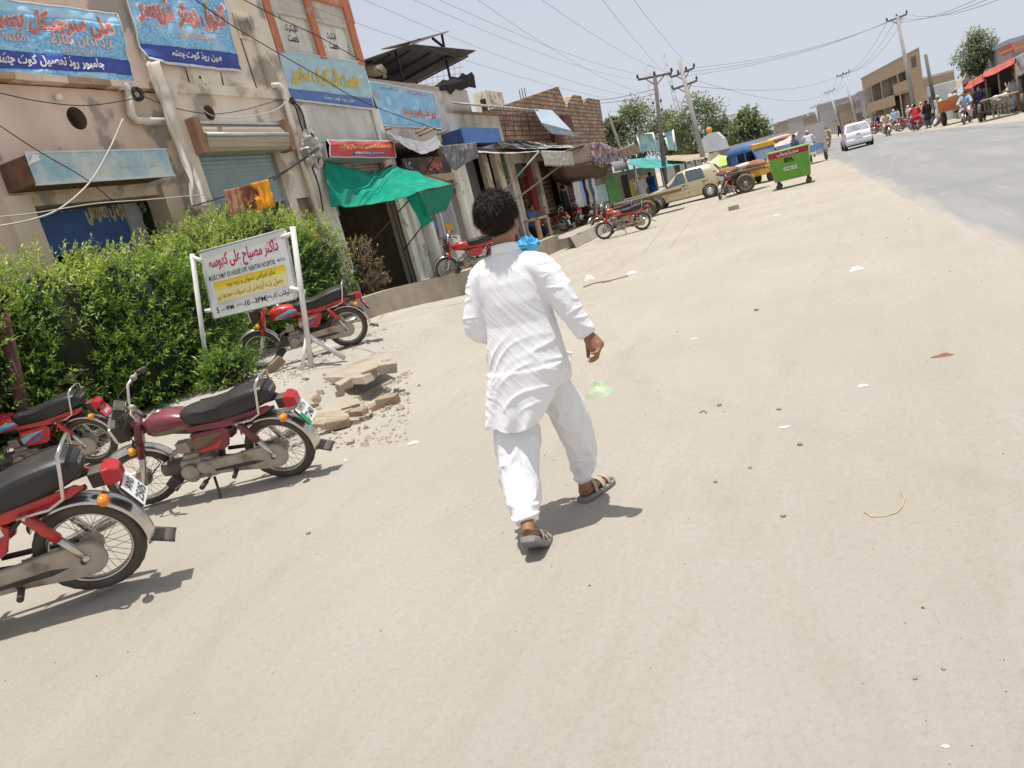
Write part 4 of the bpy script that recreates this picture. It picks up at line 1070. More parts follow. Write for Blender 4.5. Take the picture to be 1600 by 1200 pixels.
    prof += [(.062, .15), (.058, .19), (.03, .205), (0, .206)]
    c_.lathe(prof, (.20, 0, .31), 'x', 18); c_.build('cylinder', pm('dirty_engine', (.2, .18, .155), (.13, .11, .09), .6, .4), eo)
    c_ = MB(); c_.box((.14, 0, .47), (.10, .07, .09)); c_.tube([(.15, 0, .47), (.28, 0, .42), (.30, 0, .37)], .02, 8); c_.build('carburettor', M_ALLOY, eo)
    g_ = MB(); g_.prism([(.30, .22), (.42, .20), (.40, .13), (.36, .11), (.28, .18)], .09, 'xz', -.045); g_.build('skid_flap', M_BLKPL, eo)
    # exhaust
    x_ = MB(); x_.tube([(.37, -.02, .27), (.36, -.07, .20), (.26, -.10, .165), (.05, -.125, .165), (-.15, -.14, .19), (-.3, -.15, .22), (-.70, -.16, .31), (-.80, -.162, .33)], [.017, .017, .017, .018, .022, .036, .036, .024], 10)
    x_.build('exhaust', M_CHROME, root)
    # chain case
    cc_ = MB()
    up = [(-.03 + .062 * math.cos(q), .295 + .062 * math.sin(q)) for q in [R(a) for a in range(80, 281, 20)]][::-1]
    dn = [(-.59 + .098 * math.cos(q), .272 + .098 * math.sin(q)) for q in [R(a) for a in range(-110, 91, 20)]]
    outline = [(-.03 + .06 * math.cos(R(a)), .295 + .06 * math.sin(R(a))) for a in range(90, -91, -20)] + [(-.30, .212), (-.52, .175)] + [(-.595 + .1 * math.cos(R(a)), .272 + .1 * math.sin(R(a))) for a in range(-75, -290, -18)] + [(-.42, .372), (-.30, .362)]
    cc_.prism(outline, .042, 'xz', .088); ch = cc_.build('chain_case', pm('dusty_chain_case', (.40, .35, .28), (.30, .25, .19), .7, scale=6, stain=(6, .55, .7, (.16, .12, .09))), root, bevel=.012)
    d_ = MB(); d_.prism([(-.09, .282), (-.42, .282), (-.5, .262), (-.42, .248), (-.09, .262)], .006, 'xz', .128); d_.tube([(-.58, .13, .272), (-.58, .14, .272)], .016, 8)
    d_.build('chain_slot', M_BLKPL, ch)
    # shocks
    for s in (-1, 1):
        a0, a1 = V((-.435, s * .125, .615)), V((-.597, s * .125, .285)); md = lerp(a0, a1, .52)
        q = MB(); q.tube([a0, md], .029, 10); so_ = q.build('shock_absorber', body, root)
        q = MB(); q.tube([md, a1], .021, 10); q.ell(a0, (.022, .03, .022), 8, 6); q.ell(a1, (.024, .03, .024), 8, 6); q.build('damper', M_CHROME, so_)
    # grab rail
    q = MB(); q.tube([(-.40, .135, .625), (-.56, .15, .63), (-.64, .15, .665), (-.675, .152, .78), (-.70, .135, .89), (-.715, .06, .915), (-.715, -.06, .915), (-.70, -.135, .89), (-.675, -.152, .78), (-.64, -.15, .665), (-.56, -.15, .63), (-.40, -.135, .625)], .0105, 8)
    q.build('grab_rail', M_CHROME, root)
    # tail light
    q = MB(); q.box((-.80, 0, .665), (.10, .10, .09)); tl = q.build('tail_light', M_BLKPL, root, bevel=.01)
    q = MB(); q.loft([[V((-.82, y, .675 + z)) for y, z in ((-.075, -.048), (.075, -.048), (.075, .044), (-.075, .044))],
                      [V((-.86, y, .672 + z)) for y, z in ((-.075, -.048), (.075, -.048), (.07, .046), (-.07, .046))],
                      [V((-.905, y, .665 + z)) for y, z in ((-.056, -.042), (.056, -.042), (.052, .027), (-.052, .027))]], smooth=False)
    q.build('lens', M_LAMP, tl, bevel=.01)
    for x, z, y in ((-.79, .585, .135), (.50, .64, .18)):
        for s in (-1, 1):
            q = MB(); 
            if x > 0: q.M = SM
            q.tube([(x, s * .05, z), (x, s * (y - .03), z)], .008, 6); io = q.build('indicator', M_BLKPL, root)
            q = MB(); 
            if x > 0: q.M = SM
            q.ell((x - .01 * (1 if x < 0 else -1), s * y, z), (.03, .045, .032), 12, 8); q.build('lens', M_AMBER, io)
    # number plate
    kind, lines = plate
    nrm = V((-.90, 0, .42)).normalized(); up_ = V((.42, 0, .90)).normalized(); pc = V((-.925, 0, .535))
    P = lambda a, b, l: pc + V((0, -1, 0)) * a + up_ * b + nrm * l
    q = MB(); ms = []
    def quad(a, b, c, d, l, m):
        if m not in ms: ms.append(m)
        q.m = ms.index(m); q.add([P(a, b, l), P(c, b, l), P(c, d, l), P(a, d, l)], [(0, 1, 2, 3)])
    quad(-.095, -.08, .095, .08, 0, M_PLATEW if kind != 'red' else M_PLATER)
    if kind == 'green': quad(-.105, -.085, -.055, .03, .002, M_PLATEG)
    if kind == 'red': quad(-.10, -.08, .10, -.01, .002, M_BLACK)
    po_ = q.build('number_plate', ms, root, solid=.0, fix=False)
    q = MB(); q.m = 0
    for i, (s, w_, h_, b_) in enumerate(lines):
        q.m = 1 if kind == 'red' else (2 if (i == 0 and kind == 'green') else 0)
        put_text(q, s, P, .01 if kind == 'green' and i else 0, b_, w_, h_, .004, .008)
    q.build('lettering', [M_BLACK, M_WTXT, pm('brown_plate_print', (.2, .05, .05), None, .5)], po_, fix=False)
    q = MB(); q.box(pc - nrm * .012, (.012, .19, .16), Euler((0, R(25), 0)).to_matrix()); q.build('plate_bracket', M_BLKPL, root)
    # stand, pegs, pedals
    q = MB(); q.tube([(-.02, .08, .19), (-.05, .16, .10), (-.07, .235, .022)], .011, 6); q.box((-.07, .24, .02), (.05, .04, .012)); q.build('side_stand', M_BLKPL, root)
    for s in (-1, 1):
        q = MB(); q.tube([(.02, s * .06, .19), (.02, s * .14, .195)], .012, 6); q.tube([(.02, s * .14, .197), (.02, s * .235, .2)], .02, 8); q.build('footpeg', M_BLKPL, root)
        q = MB(); q.tube([(-.22, s * .10, .26), (-.26, s * .15, .235)], .010, 6); q.tube([(-.26, s * .145, .235), (-.275, s * .24, .235)], .018, 8); q.build('footpeg', M_BLKPL, root)
    q = MB(); q.tube([(.12, .12, .24), (.24, .14, .215), (.26, .19, .215)], .007, 5); q.tube([(.12, .12, .24), (-.04, .14, .25), (-.06, .19, .252)], .007, 5); q.build('gear_lever', M_ALLOY, root)
    return root

G_BIKES = 'motorcycles parked along the roadside'
def place(rear_px, z, heading, lean=0):
    """root position so that the rear wheel touches the ground at a photo point"""
    p = G(rear_px[0], rear_px[1], z); c, s = math.cos(heading), math.sin(heading)
    return (p.x + .6 * c, p.y + .6 * s, z)
DEC_BLUE = [(M_DSKY, [(.27, .655, .665), (.18, .655, .695), (.05, .675, .735), (-.03, .70, .72)]), (M_DBLUE, [(.22, .66, .67), (.10, .665, .69), (-.04, .69, .70)]), (M_DWHT, [(.28, .668, .672), (.18, .697, .704), (.04, .738, .745)])]
COV_BLUE = [(M_DSKY, [(.0, .46), (-.12, .52), (-.28, .57), (-.10, .56), (.0, .53)]), (M_DBLUE, [(-.02, .45), (-.14, .49), (-.26, .55), (-.18, .47)]), (M_DORG, [(.0, .55), (-.1, .57), (-.2, .58), (-.05, .575)])]
h2 = PI + .27
b1 = motorbike('red motorcycle nearest the camera, cut off at the left edge, number plate ANS 2505', M_CRED, DEC_BLUE,
               [(M_DWHT, [(-.02, .53), (-.30, .585), (-.30, .545), (-.05, .47), (.0, .475)]), (M_DORG, [(-.10, .575), (-.31, .60), (-.31, .587), (-.10, .555)]), (M_DPUR, [(.0, .47), (-.06, .465), (-.28, .53), (-.26, .50), (-.1, .44), (.0, .445)]), (M_BLACK, ('CD 70', -.17, .548, .14, .035))],
               ('white', [('ANS', .12, .045, .04), ('2505', .15, .055, -.035)]), place((175, 914), .17, PI + .64), PI + .64, 14, 0, G_BIKES)
b1.scale = (1.0,) * 3
b2 = motorbike('maroon motorcycle with raised handlebar and green edged plate in front of the hedge', M_CMAR,
               [(M_DOLV, [(.28, .645, .66), (.18, .64, .69), (.05, .655, .70), (-.06, .665, .69)])],
               [(M_DOLV, [(-.0, .47), (-.14, .51), (-.28, .57), (-.06, .57), (.0, .54)]), (M_CRED, [(.0, .45), (-.16, .475), (-.26, .52), (-.2, .45), (-.05, .435)])],
               ('green', [('AXN 14', .12, .04, .045), ('7240', .13, .06, -.03)]), place((458, 743), 0.0, h2), h2, 14, 24, G_BIKES)
b2.scale = (1.01,) * 3
b3 = motorbike('red motorcycle with sky blue and white tank stripes parked behind the white clinic sign', M_CRED, DEC_BLUE, COV_BLUE,
               ('red', [('RIN', .1, .04, .04), ('5146', .14, .05, -.045)]), place((552, 540), .36, PI + .55), PI + .55, 8, 0, G_BIKES)
b4 = motorbike('red motorcycle with blue orange decals and red black plate, left of the maroon one', M_CRED, DEC_BLUE, COV_BLUE,
               ('red', [('BRI', .1, .045, .04), ('7675', .15, .05, -.045)]), place((160, 722), .1, PI + .42), PI + .42, 12, 0, G_BIKES)
# ---------------------------------------------------------------- people
M_SKIN = pm('brown_skin', (0.30, 0.145, 0.080), (0.25, 0.115, 0.062), .5, scale=18, spec=.4, bump=.08, bscale=160)
M_CLOTH = pm('white_cotton', (0.89, 0.89, 0.90), (0.87, 0.87, 0.885), .85, scale=5, spec=.15, bump=.14, bscale=30, sub=.12)
M_HAIR = pm('black_hair', (0.010, 0.006, 0.0045), (0.022, 0.013, 0.009), .5, scale=30, spec=.14)
M_SOLE = pm('grey_rubber_sole', (0.16, 0.16, 0.17), (0.26, 0.25, 0.24), .7, scale=8)
M_SANDAL = pm('beige_strap', (0.48, 0.42, 0.34), (0.38, 0.33, 0.27), .6)
def remesh(mb, vox, it=4, disp=None):
    me = mb.mesh('tmp'); bm = bmesh.new(); bm.from_mesh(me); bmesh.ops.recalc_face_normals(bm, faces=bm.faces); bm.to_mesh(me); bm.free()
    o = bpy.data.objects.new('tmp', me); col.objects.link(o)
    md = o.modifiers.new('r', 'REMESH'); md.mode = 'VOXEL'; md.voxel_size = vox; md.use_smooth_shade = True
    bpy.context.view_layer.update()
    out = bpy.data.meshes.new_from_object(o.evaluated_get(bpy.context.evaluated_depsgraph_get()))
    bpy.data.objects.remove(o); bpy.data.meshes.remove(me)
    bm = bmesh.new(); bm.from_mesh(out)
    for _ in range(it): bmesh.ops.smooth_vert(bm, verts=bm.verts, factor=.5, use_axis_x=True, use_axis_y=True, use_axis_z=True)
    if disp:
        bm.normal_update()
        mv = [(v, v.normal * disp(v.co, v.normal)) for v in bm.verts]
        for v, d in mv: v.co += d
    bm.to_mesh(out); bm.free()
    for p in out.polygons: p.use_smooth = True
    return out
def mesh_obj(name, me, mats, parent):
    me.name = name; me.materials.clear()
    for m in (mats if isinstance(mats, (list, tuple)) else [mats]): me.materials.append(m)
    o = bpy.data.objects.new(name, me); col.objects.link(o); o.parent = parent
    return o
def chain(mb, pts, rs, n=14, flat=1.0, step=3):
    """smooth tapered limb through joints (Catmull-Rom)"""
    P = [V(p) for p in pts]; P = [P[0] * 2 - P[1]] + P + [P[-1] * 2 - P[-2]]; Rr = [rs[0]] + list(rs) + [rs[-1]]
    out, ro = [], []
    for i in range(1, len(P) - 2):
        for k in range(step):
            t = k / step; a, b, c, d = P[i - 1], P[i], P[i + 1], P[i + 2]
            out.append(.5 * ((2 * b) + (c - a) * t + (2 * a - 5 * b + 4 * c - d) * t * t + (3 * b - a - 3 * c + d) * t ** 3))
            ro.append(lerp(Rr[i], Rr[i + 1], S(t) * .5 + t * .5))
    out.append(P[-2]); ro.append(Rr[-2])
    # flat: one value or one per point, squashes the ring along its first axis
    mb.tube(out, ro, n, flat=flat)
def hand(mb, wrist, d, nrm, side, curl=(30, 75, 115), k=1.0):
    """d = along the forearm, nrm = palm normal, side = +1/-1 thumb side along d x nrm"""
    d = V(d).normalized(); nrm = (V(nrm) - d * V(nrm).dot(d)).normalized(); s = d.cross(nrm) * side
    w = V(wrist)
    chain(mb, [w - d * .03 * k, w, w + d * .035 * k + s * .004, w + d * .075 * k + s * .002, w + d * .09 * k], [.024 * k, .025 * k, .034 * k, .037 * k, .025 * k], 14)
    for i, (off, ln, bx) in enumerate(((.030, .92, .083), (.0105, 1.03, .088), (-.0095, .97, .085), (-.028, .78, .078))):
        p = w + d * bx * k + s * off * k; pts = [p - d * .02 * k, p]; rs = [.0100 * k, .0098 * k]
        for a, l_, r_ in zip(curl, (.036, .025, .020), (.0090, .0084, .0068)):
            a = R(a + i * 5); p = p + (d * math.cos(a) + nrm * math.sin(a)) * l_ * ln * k; pts.append(p); rs.append(r_ * k)
        mb.tube(pts, rs, 9)
    p = w + d * .022 * k + s * .028 * k; q = p + (d * .7 + s * .55 + nrm * .45).normalized() * .036 * k; r_ = q + (d * .85 + s * .0 + nrm * .6).normalized() * .030 * k; e = r_ + (d * .7 - s * .2 + nrm * .75).normalized() * .022 * k
    mb.tube([p - s * .012 * k, p, q, r_, e], [.014 * k, .0135 * k, .0115 * k, .0105 * k, .0075 * k], 9)
def rings_loft(mb, rows, n=36, pw=1.0):
    """rows: (cx, cy, z, hx, hy [, tilt]) horizontal super-elliptic sections"""
    rr = []
    for cx, cy, z, hx, hy in rows:
        rr.append([V((cx + hx * math.copysign(abs(math.cos(q)) ** pw, math.cos(q)), cy + hy * math.copysign(abs(math.sin(q)) ** pw, math.sin(q)), z)) for q in [2 * PI * j / n for j in range(n)]])
    mb.loft(rr)

boy = thing('person', 'boy walking away in a white kurta and baggy white trousers, grey sandals, one hand swinging', 'person', (-1.45, 3.45, 0))
BO = V((-1.45, 3.45, 0))
def rel(p): return V(p) - BO
HC = V((-1.405, 3.47, 1.575))                      # head centre
shR, elR, wrR = V((-1.245, 3.45, 1.315)), V((-1.160, 3.43, 1.13)), V((-1.092, 3.44, .958))
shL, elL, wrL = V((-1.565, 3.46, 1.325)), V((-1.640, 3.43, 1.09)), V((-1.555, 3.62, .96))
hipL, knL, anL = V((-1.535, 3.44, .78)), V((-1.560, 3.38, .43)), V((-1.512, 3.155, .165))
hipR, knR, anR = V((-1.360, 3.50, .78)), V((-1.335, 3.66, .42)), V((-1.385, 3.715, .105))
mb = MB(); mb.M = Matrix.Translation(-BO)
# head: cranium, face, jaw, nose, ears, neck
mb.ell(HC + V((0, -.005, .025)), (.076, .094, .098), 22, 16); mb.ell(HC + V((0, .035, -.045)), (.060, .062, .078), 18, 12); mb.ell(HC + V((0, .06, -.10)), (.042, .036, .03), 12, 8)
mb.tube([HC + V((0, .095, .02)), HC + V((0, .112, -.022)), HC + V((0, .10, -.038))], [.008, .014, .012], 8)
for s in (-1, 1):
    mb.ell(HC + V((s * .085, .0, -.028)), (.012, .024, .036), 12, 8, (0, R(-12) * s, R(25) * s)); mb.ell(HC + V((s * .082, -.006, -.054)), (.010, .012, .012), 8, 6)
    mb.ell(HC + V((s * .03, .092, .005)), (.016, .01, .01), 8, 6)
mb.ell(HC + V((0, .098, -.068)), (.022, .008, .010), 10, 6)
chain(mb, [HC + V((0, -.01, -.03)), HC + V((.005, -.010, -.10)), HC + V((.005, -.008, -.17)), HC + V((.0, 0, -.24))], [.054, .049, .053, .08], 16)
# trunk
rings_loft(mb, [(-1.405, 3.46, 1.40, .09, .06), (-1.405, 3.46, 1.34, .155, .085), (-1.405, 3.455, 1.22, .145, .095), (-1.42, 3.45, 1.02, .125, .085), (-1.44, 3.46, .86, .145, .10), (-1.445, 3.465, .76, .15, .105)], 24)
chain(mb, [shR + V((-.04, 0, .0)), shR, elR, wrR], [.055, .05, .036, .026], 14); chain(mb, [shL + V((.04, 0, 0)), shL, elL, wrL], [.055, .05, .036, .026], 14)
hand(mb, wrR, wrR - elR + V((.02, -.02, 0)), (-.75, -.62, 0), 1, (46, 90, 112), 1.08)
hand(mb, wrL, V((.5, .6, -.5)), (.4, -.5, 0), -1, (30, 70, 100))
chain(mb, [hipL, knL, anL + V((0, .055, .10)), anL], [.07, .045, .032, .034], 14); chain(mb, [hipR, knR, anR + V((0, .0, .10)), anR], [.07, .045, .034, .033], 14)
# feet: heel, arch, ball, toes
fl = [V((-1.488, 3.075, .128)), V((-1.492, 3.10, .11)), V((-1.500, 3.16, .062)), V((-1.505, 3.215, .037)), V((-1.508, 3.26, .036))]
chain(mb, [anL + V((0, 0, .02)), anL + V((.012, -.035, -.02)), fl[0]], [.036, .034, .030], 12)
chain(mb, fl, [.028, .034, .036, .034, .014], 12, flat=.62)
fr_ = [V((-1.402, 3.69, .042)), V((-1.392, 3.72, .045)), V((-1.365, 3.78, .05)), V((-1.338, 3.85, .042)), V((-1.318, 3.90, .036))]
chain(mb, [anR + V((0, 0, .02)), anR + V((-.005, -.012, -.03)), fr_[0] + V((0, .01, 0))], [.034, .034, .03], 12)
chain(mb, fr_, [.030, .034, .036, .036, .014], 12, flat=.62)
for base, dirv in ((fl[4], V((0, 1, -.05))), (fr_[4], V((.32, .95, -.05)))):
    dv = dirv.normalized(); sv = V((dv.y, -dv.x, 0))
    for i in range(5): mb.tube([base + sv * (i - 2) * .0125 - dv * .02, base + sv * (i - 2) * .0135 + dv * (.022 - .004 * abs(i - 1.5))], [.010, .007], 7)
body_me = remesh(mb, .0046, 3)
body_o = mesh_obj('body', body_me, M_SKIN, boy)

# kurta
def ridge(v): return 1 - min(1, abs(v) * 2.4)
def kfold(p, n):
    x, y, z = p + BO
    lx = x + 1.41
    low = S((1.0 - z) / .4)
    wa = .5 * noise.noise(V((lx * 5, z * 5, 2))); u1, w1 = lx * (.80 + wa) + z * .60, -lx * .60 + z * .80                       # pulls fanning down from the right shoulder
    u2, w2 = lx * .72 - z * .69, lx * .69 + z * .72
    m1 = S(.5 + 1.6 * noise.noise(V((lx * 4, z * 4, 7)))); m2 = S(.5 + 1.6 * noise.noise(V((lx * 4, z * 4, 17))))
    a = ridge(noise.noise(V((u1 * 7.5, y * 2, w1 * 2.6)))) ** 2 * .0030 * m1
    b = ridge(noise.noise(V((u2 * 8, y * 2, w2 * 2.6 + 11)))) ** 2 * .0030 * m2
    c = ridge(noise.noise(V((u1 * 34, y * 6, w2 * 12)))) ** 3 * .0022
    d = math.sin(lx * 19 + 2.5 * noise.noise(V((lx * 3, y * 4, z * 2)))) * .004 * low
    sag = z + .9 * lx * lx * 4 * (1 if lx < 0 else .4) - .25 * lx
    e = ridge(noise.noise(V((lx * 2.2, y * 3, sag * 13)))) ** 2 * .009 * S((1.08 - z) / .14) * S((z - .64) / .1)
    arm = S((abs(lx + .0) - .17) / .05)
    k = ridge(noise.noise(V((x * 7 + z * 6, y * 7, z * 21)))) ** 2 * .007 * arm
    return (a * (1 - arm) + b * (1 - arm) + c + d + e + k - .006) * .70 * S((1.43 - z) / .05)
mb = MB(); mb.M = Matrix.Translation(-BO)
rings_loft(mb, [(-1.40, 3.455, 1.435, .062, .058), (-1.402, 3.455, 1.405, .076, .066), (-1.404, 3.455, 1.375, .125, .078), (-1.405, 3.452, 1.345, .168, .092), (-1.405, 3.448, 1.28, .176, .108), (-1.405, 3.445, 1.19, .170, .118), (-1.41, 3.445, 1.08, .176, .120),
               (-1.418, 3.44, .96, .196, .136), (-1.425, 3.44, .86, .208, .152), (-1.43, 3.445, .79, .212, .160), (-1.432, 3.45, .745, .200, .150)], 40, .9)
chain(mb, [shR + V((-.10, 0, .02)), shR + V((-.01, 0, -.005)), lerp(shR, elR, .5) + V((.01, 0, 0)), elR, lerp(elR, wrR, .55), wrR + (wrR - elR).normalized() * .0], [.075, .078, .072, .066, .056, .046], 20)
chain(mb, [shL + V((.10, 0, .02)), shL + V((.015, 0, -.005)), lerp(shL, elL, .5), elL, lerp(elL, wrL, .5), wrL], [.075, .076, .07, .066, .057, .047], 20)
def panel(y0, sgn, z_end, xl, xr, rc):
    nu, nv = 30, 16; th = .012
    def f(u, v, t):
        top = .86; z = lerp(top, z_end, v)
        a = lerp(-1.625, xl, v); b = lerp(-1.222, xr, v)
        cut = rc * max(0, (v - .45) / .55) ** 2.2                      # rounded side-slit corner
        b -= cut * .035
        x = lerp(a, b, u)
        bow = math.sin(PI * u)
        zz = z + .012 * math.sin(u * 9) * v + (.075 * (max(0, u - .74) / .26) ** 2.2 + .02 * max(0, .10 - u) / .1) * v * rc
        return V((x, y0 + sgn * (.092 * bow ** .5 + .030 * v + .010 * v * math.sin(u * 19 + 1)) + t, zz))
    for i in range(nu):
        for j in range(nv):
            pass
    vs = [f(i / nu, j / nv, 0) for j in range(nv + 1) for i in range(nu + 1)] + [f(i / nu, j / nv, th) for j in range(nv + 1) for i in range(nu + 1)]
    m_ = (nu + 1) * (nv + 1); fs = []
    for j in range(nv):
        for i in range(nu):
            a = j * (nu + 1) + i; q = (a, a + 1, a + nu + 2, a + nu + 1); fs.append(q[::-1]); fs.append(tuple(k + m_ for k in q))
    for j in range(nv):
        for i in (0, nu):
            a = j * (nu + 1) + i; b = a + nu + 1; fs.append((a, b, b + m_, a + m_))
    for i in range(nu):
        for j in (0, nv):
            a = j * (nu + 1) + i; fs.append((a, a + 1, a + 1 + m_, a + m_))
    mb.add(vs, fs)
panel(3.375, -1, .578, -1.695, -1.295, 1.0); panel(3.535, 1, .60, -1.66, -1.31, 1.0)
kur = remesh(mb, .0052, 5, kfold)
ko = mesh_obj('kurta', kur, M_CLOTH, boy)
# collar band, yoke seam, cuffs
mb = MB(); mb.M = Matrix.Translation(-BO)
rr = []
for z, k in ((1.412, 1.10), (1.432, 1.0), (1.452, .97), (1.455, .93), (1.43, .93), (1.41, 1.0)):
    rr.append([V((-1.400 + .066 * k * math.cos(q), 3.457 + .066 * k * math.sin(q), z - .010 * math.sin(q) + .012 * math.cos(q) * 0)) for q in [2 * PI * j / 36 for j in range(36)]])
mb.loft(rr, caps=False); mb.build('collar', M_CLOTH, ko)
mb = MB(); mb.M = Matrix.Translation(-BO)
for c, d, r_ in ((wrR, wrR - elR, .045), (wrL, wrL - elL, .046)):
    d = V(d).normalized(); u = d.orthogonal().normalized(); w_ = d.cross(u)
    ring = lambda t, r: [c + d * t + (u * math.cos(q) + w_ * math.sin(q)) * r for q in [2 * PI * j / 24 for j in range(24)]]
    mb.loft([ring(-.04, r_ * 1.02), ring(.004, r_ * .99), ring(.006, r_ * .93), ring(-.02, r_ * .90)], caps=False)
mb.build('cuff', M_CLOTH, ko)

# shalwar
def sfold(p, n):
    x, y, z = p + BO
    a = ridge(noise.noise(V((x * 13 + z * 2, y * 13, z * 1.8 + 2)))) ** 2 * .014
    b = ridge(noise.noise(V((x * 6 + z * 4, y * 6, z * 16)))) ** 2 * .012 * S((.36 - z) / .16)
    c = ridge(noise.noise(V((x * 26, y * 26, z * 6)))) ** 2 * .003
    return a + b + c - .007
mb = MB(); mb.M = Matrix.Translation(-BO)
chain(mb, [hipL + V((.02, 0, .05)), V((-1.545, 3.425, .66)), V((-1.56, 3.39, .50)), V((-1.563, 3.33, .37)), V((-1.545, 3.235, .26)), V((-1.522, 3.165, .185)), V((-1.512, 3.142, .155))], [.108, .112, .116, .108, .090, .066, .053], 26)
chain(mb, [hipR + V((-.02, 0, .05)), V((-1.345, 3.535, .66)), V((-1.333, 3.61, .50)), V((-1.340, 3.66, .37)), V((-1.358, 3.70, .25)), V((-1.378, 3.715, .15)), V((-1.385, 3.716, .115))], [.10, .098, .094, .086, .072, .052, .044], 26)
mb.ell((-1.44, 3.47, .76), (.17, .10, .12), 24, 14)
sho = mesh_obj('trousers', remesh(mb, .0055, 5, sfold), M_CLOTH, boy)

# sandals
def sandal(path, w_, name, thick=.022):
    so_ = MB(); so_.M = Matrix.Translation(-BO)
    rr = []
    for i, (p, hw) in enumerate(zip(path, w_)):
        a = path[max(0, i - 1)]; b = path[min(len(path) - 1, i + 1)]; t = (b - a).normalized(); s = t.cross(V((0, 0, 1))).normalized(); u = s.cross(t)
        rr.append([p + s * x * hw + u * h for x, h in ((-1, 0), (-.97, -thick * .8), (-.8, -thick), (.8, -thick), (.97, -thick * .8), (1, 0), (.85, .004), (-.85, .004))])
    so_.loft(rr, smooth=False); o = so_.build(name, M_SOLE, boy, bevel=.004)
    st_ = MB(); st_.M = Matrix.Translation(-BO)
    def arch(i, h, wd, lean=.0):
        p = path[i]; t = (path[min(i + 1, len(path) - 1)] - path[i - 1]).normalized(); s = t.cross(V((0, 0, 1))).normalized(); u = s.cross(t)
        for k in range(2):
            st_.grid(lambda a, b: p + s * w_[i] * .95 * math.cos(PI * a) + u * (h * math.sin(PI * a) + .0025 * k) + t * (b - .5 + lean * math.sin(PI * a)) * wd, 14, 2)
    arch(3, .058, .03); arch(4, .052, .022); arch(2, .075, .022, .5)
    st_.build('strap', M_SANDAL, o, solid=.003)
    return o
sandal([V((-1.478, 3.040, .128)), V((-1.482, 3.066, .108)), V((-1.490, 3.12, .062)), V((-1.498, 3.17, .030)), V((-1.503, 3.215, .022)), V((-1.507, 3.26, .021)), V((-1.509, 3.295, .024))], [.036, .050, .055, .060, .062, .056, .030], 'sandal', .026)
sandal([V((-1.412, 3.662, .024)), V((-1.403, 3.685, .024)), V((-1.375, 3.75, .024)), V((-1.352, 3.81, .024)), V((-1.335, 3.86, .024)), V((-1.317, 3.905, .025)), V((-1.307, 3.935, .028))], [.030, .042, .046, .052, .054, .048, .026], 'sandal', .024)

# hair: clumped cap plus loose tapered locks
mb = MB(); mb.M = Matrix.Translation(-BO)
HE = V((.098, .111, .113)); HH = HC + V((0, -.008, .022))
def scalp(th, ph, k=1.0):
    d = V((math.cos(th) * math.cos(ph), math.sin(th) * math.cos(ph), math.sin(ph)))
    back = max(0, -d.y)
    low = 1 - .36 * S((-d.z - .12) / .7) * 1
    return HH + V((d.x * HE.x * low, d.y * HE.y * low, d.z * HE.z * (1 if d.z > 0 else 1.16))) * k
def capf(u, v):
    th = 2 * PI * u; ph = lerp(PI / 2, -1.14 if math.sin(th) < .1 else lerp(-1.14, .15, S((math.sin(th) - .0) / .5)), v)
    p = scalp(th, ph); n = 1 + .09 * ridge(noise.noise(p * 26)) - .07 + .05 * noise.noise(p * 14)
    return HH + (p - HH) * n
mb.grid(capf, 72, 36)
cap = mb
cap.add([], [])
ho = cap.build('hair', M_HAIR, boy, fix=True)
st = MB(); st.M = Matrix.Translation(-BO)
rng = random.Random(5)
wh = V((.15, -.35, .93)).normalized()
for i in range(6500):
    d = V((rng.gauss(0, 1), rng.gauss(0, 1) - .25, rng.gauss(0, 1))).normalized()
    if d.y > .55 and d.z < .35: continue
    if d.z < -.72 or (d.z < -.35 and d.y > -.05): continue
    tang = (d - wh * d.dot(wh)); tang = (tang - d * tang.dot(d)); tang = tang.normalized() if tang.length > 1e-4 else d.orthogonal()
    tang = (tang + d.cross(tang) * (.2 + 1.6 * noise.noise(d * 2.6)) + V((0, 0, -.25))).normalized()
    ln = rng.uniform(.35, .75) * (.55 if d.z < -.3 else 1); w_ = rng.uniform(.0007, .0016); pts = []
    lift0 = rng.uniform(.99, 1.03); flick = rng.uniform(-.02, .19) * (1.2 if d.z > .1 else .45)
    for k in range(5):
        t = k / 4; q = (d + tang * ln * t).normalized()
        low = 1 - .36 * S((-q.z - .12) / .7)
        p = HH + V((q.x * HE.x * low, q.y * HE.y * low, q.z * HE.z * (1 if q.z > 0 else 1.16))) * (lift0 + .015 + flick * t * t)
        pts.append((p, q))
    s0 = d.cross(tang).normalized(); vs = []
    for k, (p, q) in enumerate(pts):
        ww = w_ * (1 - (k / 4) ** 2 * .85)
        vs += [p - s0 * ww, p + q * ww * .5, p + s0 * ww]
    fs = []
    for k in range(4):
        a = k * 3; fs += [(a, a + 1, a + 4, a + 3), (a + 1, a + 2, a + 5, a + 4)]
    st.add(vs, fs, True)
for i in range(420):
    d = V((rng.gauss(0, .6), rng.gauss(0, .55) - .1, abs(rng.gauss(.7, .35)))).normalized(); a = rng.uniform(0, 6.28)
    tg = (d.orthogonal() * math.cos(a) + d.cross(d.orthogonal()) * math.sin(a) + V((.3, -.1, 0))).normalized(); ln = rng.uniform(.02, .04); base = HH + V((d.x * HE.x, d.y * HE.y, d.z * HE.z)) * 1.0
    s0 = d.cross(tg).normalized() * rng.uniform(.0012, .0026); vs = []
    for k in range(4):
        t = k / 3; p = base + d * (.003 + .013 * math.sin(t * 2.2) * rng.uniform(.6, 1.2)) + tg * ln * t; ww = 1 - t * t * .9
        vs += [p - s0 * ww, p + s0 * ww]
    st.add(vs, [(2 * k, 2 * k + 1, 2 * k + 3, 2 * k + 2) for k in range(3)], True)
st.build('locks', M_HAIR, ho, fix=False)
